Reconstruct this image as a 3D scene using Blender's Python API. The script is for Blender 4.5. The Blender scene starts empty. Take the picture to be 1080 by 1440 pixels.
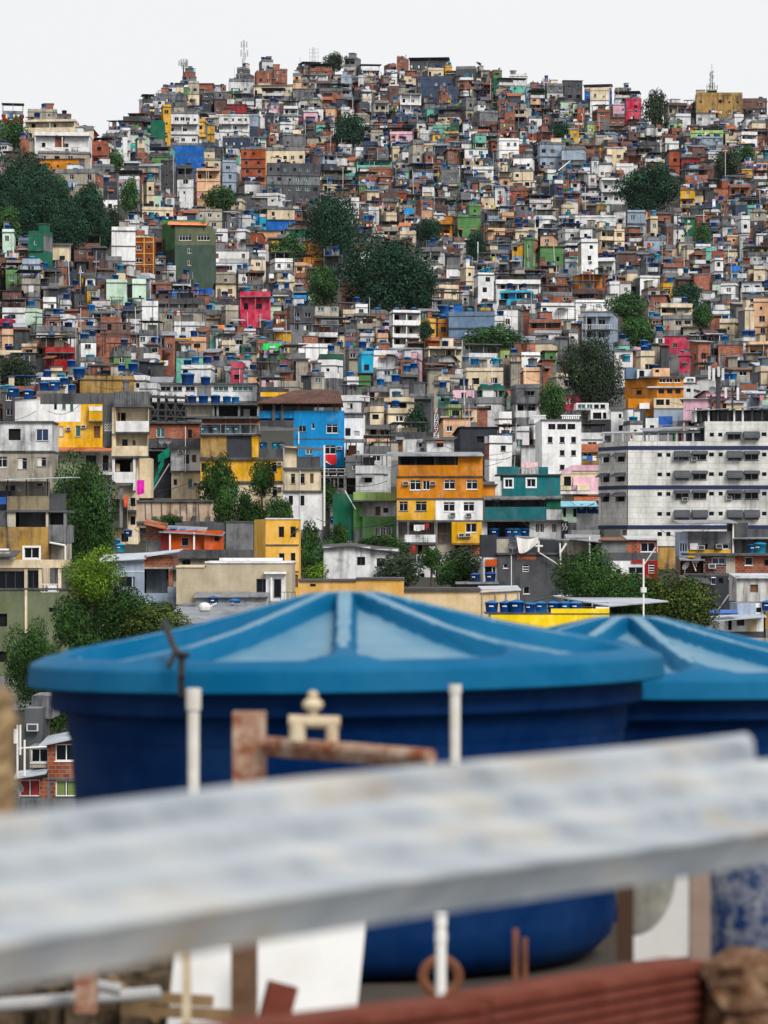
import bpy, math, random
from mathutils import Vector, Matrix
from math import sin, cos, pi, radians, hypot, atan2

# ------------------------------------------------------------------ camera mapping
F = 5000.0      # focal length in photo pixels (photo is 1080 x 1440)
HOR = 760.0     # eye level in the photo
sc = bpy.context.scene
COL = sc.collection


def at(px, py, Y):
    return Vector(((px - 540.0) / F * Y, Y, (HOR - py) / F * Y))


# ------------------------------------------------------------------ materials
MATS = {}


def nodes_of(name):
    m = bpy.data.materials.new(name)
    m.use_nodes = True
    nt = m.node_tree
    return m, nt, nt.nodes, nt.links, nt.nodes['Principled BSDF']


def plain(name, colour, rough=0.7, metal=0.0, spec=0.3, vary=0.0, coat=0.0):
    if name in MATS:
        return MATS[name]
    m, nt, N, L, b = nodes_of(name)
    b.inputs['Base Color'].default_value = (*colour, 1)
    b.inputs['Roughness'].default_value = rough
    b.inputs['Metallic'].default_value = metal
    b.inputs['Specular IOR Level'].default_value = spec
    if coat:
        b.inputs['Coat Weight'].default_value = coat
        b.inputs['Coat Roughness'].default_value = 0.15
    if vary:
        g = N.new('ShaderNodeNewGeometry')
        n = N.new('ShaderNodeTexNoise')
        n.inputs['Scale'].default_value = vary
        n.inputs['Detail'].default_value = 5
        L.new(g.outputs['Position'], n.inputs['Vector'])
        h = N.new('ShaderNodeHueSaturation')
        h.inputs['Color'].default_value = (*colour, 1)
        mr = N.new('ShaderNodeMapRange')
        mr.inputs[1].default_value = 0.3
        mr.inputs[2].default_value = 0.7
        mr.inputs[3].default_value = 0.6
        mr.inputs[4].default_value = 1.25
        L.new(n.outputs['Fac'], mr.inputs[0])
        L.new(mr.outputs[0], h.inputs['Value'])
        L.new(h.outputs['Color'], b.inputs['Base Color'])
    MATS[name] = m
    return m


def make_weather_group():
    g = bpy.data.node_groups.new('weathered_paint', 'ShaderNodeTree')
    g.interface.new_socket('Color', in_out='INPUT', socket_type='NodeSocketColor')
    g.interface.new_socket('Grime', in_out='INPUT', socket_type='NodeSocketFloat')
    g.interface.new_socket('Color', in_out='OUTPUT', socket_type='NodeSocketColor')
    N, L = g.nodes, g.links
    gi = N.new('NodeGroupInput')
    go = N.new('NodeGroupOutput')
    geo = N.new('ShaderNodeNewGeometry')
    oi = N.new('ShaderNodeObjectInfo')

    def noise(scale_v, scale, detail, lo, hi):
        mp = N.new('ShaderNodeMapping')
        mp.inputs['Scale'].default_value = scale_v
        L.new(geo.outputs['Position'], mp.inputs['Vector'])
        n = N.new('ShaderNodeTexNoise')
        n.inputs['Scale'].default_value = scale
        n.inputs['Detail'].default_value = detail
        n.inputs['Roughness'].default_value = 0.62
        L.new(mp.outputs['Vector'], n.inputs['Vector'])
        r = N.new('ShaderNodeMapRange')
        r.inputs[1].default_value = lo
        r.inputs[2].default_value = hi
        L.new(n.outputs['Fac'], r.inputs[0])
        return r.outputs[0]

    blotch = noise((1, 1, 1), 0.36, 7, 0.50, 0.72)
    streak = noise((1.7, 1.7, 0.16), 1.0, 6, 0.49, 0.72)
    fine = noise((1, 1, 1), 2.2, 4, 0.25, 0.75)
    patch = noise((1, 1, .6), .75, 3, 0.35, 0.65)

    def math_(op, a, b):
        n = N.new('ShaderNodeMath')
        n.operation = op
        for i, v in enumerate((a, b)):
            if isinstance(v, (int, float)):
                n.inputs[i].default_value = v
            else:
                L.new(v, n.inputs[i])
        return n.outputs[0]

    s = math_('ADD', math_('MULTIPLY', blotch, 0.75), math_('MULTIPLY', streak, 0.70))
    s = math_('MULTIPLY', s, gi.outputs['Grime'])
    s = math_('MINIMUM', s, 0.9)
    isl = geo.outputs['Random Per Island']
    val = math_('ADD', math_('MULTIPLY', fine, 0.16), 0.84)
    val = math_('MULTIPLY', val, math_('ADD', math_('MULTIPLY', oi.outputs['Random'], 0.26), 0.86))
    val = math_('MULTIPLY', val, math_('ADD', math_('MULTIPLY', isl, 0.10), 0.95))
    val = math_('MULTIPLY', val, math_('ADD', math_('MULTIPLY', patch, 0.24), 0.86))
    hs = N.new('ShaderNodeHueSaturation')
    L.new(gi.outputs['Color'], hs.inputs['Color'])
    L.new(val, hs.inputs['Value'])
    L.new(math_('ADD', math_('MULTIPLY', patch, -0.22), 1.14), hs.inputs['Saturation'])
    mx = N.new('ShaderNodeMix')
    mx.data_type = 'RGBA'
    L.new(s, mx.inputs[0])
    L.new(hs.outputs['Color'], mx.inputs[6])
    mx.inputs[7].default_value = (0.024, 0.026, 0.031, 1)
    L.new(mx.outputs[2], go.inputs['Color'])
    return g


WG = make_weather_group()


def weathered(name, colour, grime=0.5, brick=False, rough=0.85, board=None):
    if name in MATS:
        return MATS[name]
    m, nt, N, L, b = nodes_of(name)
    w = N.new('ShaderNodeGroup')
    w.node_tree = WG
    w.inputs['Color'].default_value = (*colour, 1)
    w.inputs['Grime'].default_value = grime
    if brick or board:
        geo = N.new('ShaderNodeNewGeometry')
        sep = N.new('ShaderNodeSeparateXYZ')
        L.new(geo.outputs['Position'], sep.inputs[0])
        ad = N.new('ShaderNodeMath')
        ad.operation = 'ADD'
        L.new(sep.outputs[0], ad.inputs[0])
        L.new(sep.outputs[1], ad.inputs[1])
        cb = N.new('ShaderNodeCombineXYZ')
        L.new(ad.outputs[0], cb.inputs[0])
        L.new(sep.outputs[2], cb.inputs[1])
        t = N.new('ShaderNodeTexBrick')
        L.new(cb.outputs[0], t.inputs['Vector'])
        bw, bh, mort = board or (0.42, 0.24, 0.022)
        t.inputs['Scale'].default_value = 1.0
        t.inputs['Brick Width'].default_value = bw
        t.inputs['Row Height'].default_value = bh
        t.inputs['Mortar Size'].default_value = mort
        c = colour
        if board:
            t.inputs['Color1'].default_value = (*c, 1)
            t.inputs['Color2'].default_value = (c[0] * .93, c[1] * .93, c[2] * .93, 1)
            t.inputs['Mortar'].default_value = (c[0] * .62, c[1] * .62, c[2] * .62, 1)
        else:
            t.inputs['Color1'].default_value = (c[0] * 1.2, c[1] * 1.15, c[2] * 1.05, 1)
            t.inputs['Color2'].default_value = (c[0] * .62, c[1] * .6, c[2] * .62, 1)
            t.inputs['Mortar'].default_value = (.26, .22, .19, 1)
        L.new(t.outputs['Color'], w.inputs['Color'])
    L.new(w.outputs['Color'], b.inputs['Base Color'])
    b.inputs['Roughness'].default_value = rough
    b.inputs['Specular IOR Level'].default_value = 0.25
    MATS[name] = m
    return m


# code: (words, colour, grime, brick)
PAL = {
    'W': ('white', (.82, .82, .82), .34, 0), 'w': ('stained white', (.68, .69, .70), .75, 0),
    'C': ('cream', (.72, .60, .42), .50, 0), 'Y': ('yellow', (.74, .41, .05), .55, 0),
    'O': ('orange', (.62, .225, .02), .45, 0), 'R': ('bare brick', (.37, .10, .045), .5, 1),
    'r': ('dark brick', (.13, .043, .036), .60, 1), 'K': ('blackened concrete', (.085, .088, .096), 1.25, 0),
    'G': ('grey concrete', (.18, .185, .195), 1.15, 0), 'N': ('slate blue', (.045, .065, .115), .35, 0),
    'n': ('blue-grey', (.13, .20, .30), .30, 0), 'B': ('strong blue', (.012, .13, .48), .30, 0),
    'b': ('pale blue-grey', (.33, .40, .50), .55, 0), 'g': ('green', (.105, .25, .085), .45, 0),
    'd': ('dark green', (.012, .125, .07), .40, 0), 'm': ('mint green', (.17, .50, .40), .45, 0),
    'p': ('pink', (.74, .46, .55), .35, 0), 'P': ('crimson', (.52, .055, .10), .35, 0),
    't': ('terracotta', (.36, .09, .04), .45, 0), 'T': ('teal', (.018, .15, .17), .45, 0),
    'e': ('beige', (.42, .38, .31), .8, 0), 's': ('peach', (.76, .47, .29), .38, 0),
    'L': ('lime green', (.36, .52, .18), .5, 0), 'Q': ('ochre', (.38, .235, .075), 1.1, 0),
    'c': ('sky blue', (.04, .40, .64), .30, 0), 'a': ('pale mint', (.56, .74, .60), .35, 0),
    'E': ('red', (.30, .025, .025), .5, 0), 'S': ('bright blue', (.0, .25, .60), .25, 0),
    'o': ('red-orange', (.58, .10, .025), .25, 0), 'v': ('olive green', (.135, .16, .09), .45, 0),
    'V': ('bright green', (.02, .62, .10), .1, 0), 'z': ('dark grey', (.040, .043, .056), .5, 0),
}


def WM(code):
    n, c, g, br = PAL[code]
    return weathered('wall_paint_' + n.replace(' ', '_').replace('-', '_'), c, g, bool(br))


concrete = weathered('raw_concrete', (.21, .214, .22), 1.25)
dark_concrete = weathered('mouldy_concrete', (.095, .096, .10), 1.2)
slab_mat = weathered('slab_edge_concrete', (.115, .119, .128), 1.0)
zinc = weathered('zinc_sheet', (.26, .275, .30), .8, rough=.5)
zinc_pale = weathered('pale_metal_sheet', (.46, .50, .56), .35, rough=.45)
fibro = weathered('fibre_cement_sheet', (.085, .085, .088), .7)
rust_sheet = weathered('rusty_sheet', (.22, .10, .06), .7)
tile_mat = weathered('clay_tile', (.40, .13, .06), .65)
tile_dark = weathered('old_clay_tile', (.13, .065, .05), .6)
glass = plain('dark_window_glass', (.005, .007, .011), .2, 0, .12)
glass_t = plain('green_window_glass', (.03, .11, .12), .18, 0, .3)
glass_b = plain('blue_window_glass', (.012, .03, .08), .18, 0, .3)
void = plain('dark_interior', (.005, .005, .007), .9)
alu = plain('aluminium_frame', (.40, .41, .42), .45, .2)
white_frame = plain('white_window_frame', (.78, .78, .78), .5)
dark_frame = plain('dark_window_frame', (.05, .05, .055), .5)
wood = plain('brown_wood', (.16, .075, .035), .7, vary=3)
steel_dark = plain('dark_steel', (.045, .045, .05), .6)
steel = plain('galvanised_steel', (.40, .41, .43), .45, .4)
rust = plain('rusted_iron', (.17, .065, .03), .85, vary=14)
pvc = plain('white_pipe_plastic', (.72, .71, .68), .45)
curtain = plain('pale_curtain', (.62, .62, .58), .9)
curtain_r = plain('red_curtain', (.30, .03, .035), .9)
curtain_g = plain('green_curtain', (.15, .20, .06), .9)
tank_blue = weathered('tank_blue_plastic', (.006, .06, .25), .2, rough=.5)
tank_lid = weathered('tank_lid_plastic', (.012, .15, .40), .2, rough=.5)
tank_cyan = weathered('tank_cyan_plastic', (.03, .30, .47), .25, rough=.4)
tank_navy = weathered('tank_navy_plastic', (.01, .035, .12), .2, rough=.4)
tank_grey = weathered('tank_grey_blue', (.10, .17, .23), .35, rough=.6)
tarp_blue = plain('blue_tarpaulin', (.01, .10, .42), .5, vary=1.2)
tarp_green = plain('green_netting', (.0, .26, .17), .7, vary=1.5)
bark = plain('tree_bark', (.07, .052, .038), .9, vary=5)
awning_grey = weathered('grey_awning_cloth', (.075, .08, .09), .3)

# ------------------------------------------------------------------ mesh collector


class MB:
    def __init__(s):
        s.v, s.f, s.m, s.slots = [], [], [], {}
        s.o = (0, 0, 0)
        s.ca, s.sa = 1.0, 0.0

    def T(s, o=(0, 0, 0), yaw=0.0):
        s.o, s.ca, s.sa = o, cos(yaw), sin(yaw)

    def p(s, q):
        x, y, z = q
        s.v.append((s.o[0] + x * s.ca - y * s.sa, s.o[1] + x * s.sa + y * s.ca, s.o[2] + z))
        return len(s.v) - 1

    def face(s, pts, mat):
        i = s.slots.get(mat)
        if i is None:
            i = s.slots[mat] = len(s.slots)
        s.f.append(tuple(s.p(q) for q in pts))
        s.m.append(i)

    def box(s, x0, x1, y0, y1, z0, z1, mat, skip=''):
        i = s.slots.get(mat)
        if i is None:
            i = s.slots[mat] = len(s.slots)
        a = [s.p((x, y, z)) for z in (z0, z1) for (x, y) in ((x0, y0), (x1, y0), (x1, y1), (x0, y1))]
        fs = {'b': (0, 3, 2, 1), 't': (4, 5, 6, 7), 'f': (0, 1, 5, 4), 'r': (1, 2, 6, 5), 'k': (2, 3, 7, 6), 'l': (3, 0, 4, 7)}
        for k, q in fs.items():
            if k not in skip:
                s.f.append(tuple(a[j] for j in q))
                s.m.append(i)

    def bar(s, p, q, r, mat, n=6, r2=None):
        p, q = Vector(p), Vector(q)
        d = q - p
        if d.length < 1e-6:
            return
        d.normalize()
        u = d.orthogonal().normalized()
        w = d.cross(u)
        r2 = r if r2 is None else r2
        i = s.slots.get(mat)
        if i is None:
            i = s.slots[mat] = len(s.slots)
        A, B = [], []
        for k in range(n):
            a = 2 * pi * k / n
            e = u * cos(a) + w * sin(a)
            A.append(s.p(p + e * r))
            B.append(s.p(q + e * r2))
        for k in range(n):
            j = (k + 1) % n
            s.f.append((A[k], A[j], B[j], B[k]))
            s.m.append(i)
        s.f.append(tuple(reversed(A)))
        s.m.append(i)
        s.f.append(tuple(B))
        s.m.append(i)

    def lathe(s, prof, mat, n=20, c=(0, 0, 0), cap=True):
        i = s.slots.get(mat)
        if i is None:
            i = s.slots[mat] = len(s.slots)
        rings = []
        for (r, z) in prof:
            rings.append([s.p((c[0] + r * cos(2 * pi * k / n), c[1] + r * sin(2 * pi * k / n), c[2] + z)) for k in range(n)])
        for a, b in zip(rings, rings[1:]):
            for k in range(n):
                j = (k + 1) % n
                s.f.append((a[k], a[j], b[j], b[k]))
                s.m.append(i)
        if cap:
            s.f.append(tuple(rings[-1]))
            s.m.append(i)

    def add(s, o, loc=(0, 0, 0), ang=0.0):
        """append collector o, turned by ang and moved to loc, inside this one's frame"""
        ca, sa = cos(ang), sin(ang)
        base = len(s.v)
        for (x, y, z) in o.v:
            s.p((loc[0] + x * ca - y * sa, loc[1] + x * sa + y * ca, loc[2] + z))
        inv = {}
        for mt, k in o.slots.items():
            i = s.slots.get(mt)
            if i is None:
                i = s.slots[mt] = len(s.slots)
            inv[k] = i
        s.f.extend(tuple(j + base for j in q) for q in o.f)
        s.m.extend(inv[k] for k in o.m)

    def split(s, mats):
        a, b = MB(), MB()
        for mt, i in s.slots.items():
            t = b if mt in mats else a
            for q, k in zip(s.f, s.m):
                if k == i:
                    t.face([s.v[j] for j in q], mt)
        return a, b

    def mesh(s, name, smooth=False):
        me = bpy.data.meshes.new(name)
        me.from_pydata(s.v, [], s.f)
        for mt in s.slots:
            me.materials.append(mt)
        me.polygons.foreach_set('material_index', s.m)
        if smooth:
            me.polygons.foreach_set('use_smooth', [True] * len(s.f))
        me.update()
        return me

    def build(s, name, parent=None, smooth=False, loc=None):
        if not s.f:
            return None
        o = bpy.data.objects.new(name, s.mesh(name, smooth))
        COL.objects.link(o)
        if parent:
            o.parent = parent
        if loc is not None:
            o.location = loc
        return o


def empty(name, loc, yaw=0.0):
    o = bpy.data.objects.new(name, None)
    COL.objects.link(o)
    o.empty_display_size = 0.5
    o.location = loc
    o.rotation_euler = (0, 0, yaw)
    return o


def tag(o, label=None, cat=None, group=None, kind=None):
    if label:
        o['label'] = label
    if cat:
        o['category'] = cat
    if group:
        o['group'] = group
    if kind:
        o['kind'] = kind
    return o


def panel(mb, A, B, z0, z1, holes, mat, rev=0.14):
    """wall from plan point A to B (outside is to the right-hand normal (uy,-ux)), with recessed openings"""
    ax, ay = A
    L = hypot(B[0] - ax, B[1] - ay)
    if L < .01:
        return
    ux, uy = (B[0] - ax) / L, (B[1] - ay) / L
    nx, ny = uy, -ux
    hs = [(max(.02, h[0]), min(L - .02, h[1]), max(z0 + .02, h[2]), min(z1 - .02, h[3])) for h in holes]
    hs = [h for h in hs if h[1] - h[0] > .05 and h[3] - h[2] > .05]
    us = sorted({0.0, L} | {h[0] for h in hs} | {h[1] for h in hs})
    zs = sorted({z0, z1} | {h[2] for h in hs} | {h[3] for h in hs})

    def P(u, z, d=0.0):
        return (ax + ux * u - nx * d, ay + uy * u - ny * d, z)
    for a, b in zip(us, us[1:]):
        run = None
        for c, d in zip(zs, zs[1:]):
            um, zm = (a + b) / 2, (c + d) / 2
            if any(h[0] < um < h[1] and h[2] < zm < h[3] for h in hs):
                if run is not None:
                    mb.face((P(a, run), P(b, run), P(b, c), P(a, c)), mat)
                    run = None
            elif run is None:
                run = c
        if run is not None:
            mb.face((P(a, run), P(b, run), P(b, z1), P(a, z1)), mat)
    for (a, b, c, d) in hs:
        mb.face((P(a, c), P(b, c), P(b, c, rev), P(a, c, rev)), mat)
        mb.face((P(a, d, rev), P(b, d, rev), P(b, d), P(a, d)), mat)
        mb.face((P(a, c), P(a, c, rev), P(a, d, rev), P(a, d)), mat)
        mb.face((P(b, c, rev), P(b, c), P(b, d), P(b, d, rev)), mat)


# ------------------------------------------------------------------ windows, doors (drawn round the centre, facing -Y)
def win_mb(style, w, h, detail=1):
    m = MB()
    x, z = w / 2, h / 2
    fr = {'a': alu, 'h': white_frame, 't': white_frame, 'B': white_frame, 'k': dark_frame, 'c': alu, 'r': white_frame,
          'v': white_frame, 'g': white_frame, 'l': white_frame, 's': wood, 'f': white_frame}.get(style)
    gm = {'t': glass_t, 'B': glass_b, 'c': curtain, 'r': curtain_r, 'v': curtain_g, 's': wood}.get(style, glass)
    t = 0.055 if w > .6 else .04
    if style in 'oxD':
        m.face(((-x, .16, -z), (x, .16, -z), (x, .16, z), (-x, .16, z)), void)
        return m
    if style == 'd':
        m.box(-x, x, .02, .05, -z, z, wood)
        m.box(-x + .08, x - .08, .0, .02, 0.05, z - .1, wood)
        return m
    if style == 'q':     # pierced block grille
        m.face(((-x, .1, -z), (x, .1, -z), (x, .1, z), (-x, .1, z)), void)
        k = 3
        for i in range(k):
            for j in range(k):
                cx, cz = -x + (i + .5) * w / k, -z + (j + .5) * h / k
                a = min(w, h) / k * .5
                m.bar((cx - a, .03, cz - a), (cx + a, .03, cz + a), .035, white_frame, 4)
                m.bar((cx - a, .03, cz + a), (cx + a, .03, cz - a), .035, white_frame, 4)
        m.box(-x, x, 0, .06, -z, -z + .05, white_frame)
        m.box(-x, x, 0, .06, z - .05, z, white_frame)
        return m
    if style == 'f':     # wide white surround
        e = .16
        m.box(-x - e, x + e, -.19, -.145, z, z + e, white_frame)
        m.box(-x - e, x + e, -.19, -.145, -z - e, -z, white_frame)
        m.box(-x - e, -x, -.19, -.145, -z, z, white_frame)
        m.box(x, x + e, -.19, -.145, -z, z, white_frame)
    # frame
    m.box(-x, x, 0, .06, -z, -z + t, fr)
    m.box(-x, x, 0, .06, z - t, z, fr)
    m.box(-x, -x + t, 0, .06, -z + t, z - t, fr)
    m.box(x - t, x, 0, .06, -z + t, z - t, fr)
    n = 1 if w < .75 else (2 if w < 1.7 else (3 if w < 2.4 else 4))
    zt = z - t
    if style in 'hacrv' and h > 1.0 and detail > 1:   # top light
        zt = z - h * .26
        m.box(-x + t, x - t, .005, .055, zt, zt + t * .8, fr)
    for k in range(1, n):
        cx = -x + w * k / n
        m.box(cx - t / 2, cx + t / 2, .005, .055, -z + t, z - t, fr)
    if style in 'cs' and n > 1:
        cx = -x + w / n
        m.face(((-x + t, .04, -z + t), (cx, .04, -z + t), (cx, .04, z - t), (-x + t, .04, z - t)), gm)
        m.face(((cx, .045, -z + t), (x - t, .045, -z + t), (x - t, .045, z - t), (cx, .045, z - t)), glass if style == 'c' else gm)
    elif style in 'rv':
        k = 7
        for i in range(k):
            a, b = -x + t + (w - 2 * t) * i / k, -x + t + (w - 2 * t) * (i + 1) / k
            m.face(((a, .04, -z + t), (b, .075, -z + t), (b, .075, z - t), (a, .04, z - t)), gm if i != 3 else glass)
    else:
        m.face(((-x + t, .04, -z + t), (x - t, .04, -z + t), (x - t, .04, z - t), (-x + t, .04, z - t)), gm)
    if style == 'g':
        k = max(3, int(w / .18))
        for i in range(1, k):
            cx = -x + w * i / k
            m.box(cx - .018, cx + .018, -.03, -.005, -z, z, white_frame)
    if style == 'l':
        k = max(3, int(h / .22))
        for i in range(1, k):
            cz = -z + h * i / k
            m.box(-x, x, -.02, .03, cz - .03, cz + .03, white_frame)
    if style == 's':
        k = max(3, int(h / .16))
        for i in range(1, k):
            cz = -z + h * i / k
            m.box(-x + t, x - t, .02, .04, cz - .012, cz + .012, wood)
    # sill
    if style in 'hatcrvB':
        m.box(-x - .06, x + .06, -.2, .02, -z - .06, -z, slab_mat if style != 'h' else white_frame)
    return m


WCACHE = {}


def win_key(style, w, h, q=.1):
    return (style, round(round(w / q) * q, 2), round(round(h / q) * q, 2))


class Ind:
    """a house made of separate parts under one Empty"""
    def __init__(s, root):
        s.root, s.parts, s.off = root, {}, (0.0, 0.0, 0.0)

    def mb(s, name):
        m = s.parts.setdefault(name, MB())
        m.T(s.off)
        return m

    def shift(s, off, o, yaw):
        s.off = off

    def inst(s, name, key, fn, loc, ang):
        me = WCACHE.get((name, key))
        if me is None:
            me = WCACHE[(name, key)] = fn().mesh(name)
        o = bpy.data.objects.new(name, me)
        COL.objects.link(o)
        o.parent = s.root
        o.location = (loc[0] + s.off[0], loc[1] + s.off[1], loc[2] + s.off[2])
        o.rotation_euler = (0, 0, ang)
        return o

    def close(s):
        for n, m in s.parts.items():
            m.build(n, s.root)


class Mass:
    """many small houses in one mesh"""
    def __init__(s):
        s.m = MB()
        s.c = {}

    def shift(s, off, o, yaw):
        ca, sa = cos(yaw), sin(yaw)
        s.m.T((o[0] + off[0] * ca - off[1] * sa, o[1] + off[0] * sa + off[1] * ca, o[2] + off[2]), yaw)

    def mb(s, name):
        return s.m

    def inst(s, name, key, fn, loc, ang):
        o = s.c.get((name, key))
        if o is None:
            o = s.c[(name, key)] = fn()
        s.m.add(o, loc, ang)

    def close(s):
        pass


def opening(S, holes_px, A, B, holes, styles, detail=1):
    """put a window mesh in each hole of a panel A-B"""
    L = hypot(B[0] - A[0], B[1] - A[1])
    ux, uy = (B[0] - A[0]) / L, (B[1] - A[1]) / L
    nx, ny = uy, -ux
    ang = atan2(uy, ux)
    for h, st in zip(holes, styles):
        w, hh = h[1] - h[0], h[3] - h[2]
        if w < .1 or hh < .1 or st == ' ':
            continue
        key = (st, round(w, 2), round(hh, 2), detail)
        cu, cz = (h[0] + h[1]) / 2, (h[2] + h[3]) / 2
        loc = (A[0] + ux * cu - nx * .13, A[1] + uy * cu - ny * .13, cz)
        nm = 'door' if st in 'dD' else 'window'
        if detail > 1 and isinstance(S, Ind) and st in 'ahtBkcrvgls f':
            full = win_mb(st, w, hh, detail)
            fr_, pn = full.split({glass, glass_t, glass_b, curtain, curtain_r, curtain_g})
            o_ = S.inst(nm, key, lambda: fr_, loc, ang)
            c_ = S.inst('pane', key, lambda: pn, (0, 0, 0), 0)
            c_.parent = o_
            c_.location = (0, 0, 0)
        else:
            S.inst(nm, key, lambda: win_mb(st, w, hh, detail), loc, ang)


def ac_mb():
    m = MB()
    m.box(-.33, .33, -.38, 0, -.21, .21, WM('w'))
    m.box(-.26, .26, -.395, -.38, -.16, .16, steel_dark)
    m.box(-.33, .33, -.36, 0, -.26, -.21, steel_dark)
    return m


def dish_mb():
    m = MB()
    prof = [(.02, .0), (.2, .02), (.36, .08), (.45, .13)]
    d = MB()
    d.lathe(prof, steel, 12, cap=False)
    for (x, y, z) in d.v:       # tilt up towards the sky in the north
        m.v.append((x, -z * .8 - y * .5, y * .85 - z * .4 + .75))
    m.f, m.m, m.slots = list(d.f), list(d.m), dict(d.slots)
    m.bar((0, 0, 0), (0, 0, .75), .03, steel, 5)
    m.bar((0, -.05, .72), (0, -.5, .95), .015, steel, 4)
    return m


TANKS = []     # (world position, diameter, kind, house record)


def sheet(mb, x0, x1, yf, zf, yb, zb, mat, th=.06, zf1=None, zb1=None):
    """roof sheet with thickness; front edge at (yf,zf) to back edge (yb,zb); zf1/zb1 are heights at the x1 end"""
    zf1 = zf if zf1 is None else zf1
    zb1 = zb if zb1 is None else zb1
    a, b, c, d = (x0, yf, zf), (x1, yf, zf1), (x1, yb, zb1), (x0, yb, zb)
    lo = [(q[0], q[1], q[2] - th) for q in (a, b, c, d)]
    mb.face((a, b, c, d), mat)
    mb.face(tuple(reversed(lo)), mat)
    for i in range(4):
        j = (i + 1) % 4
        up = (a, b, c, d)
        mb.face((lo[i], lo[j], up[j], up[i]), mat)


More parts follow.
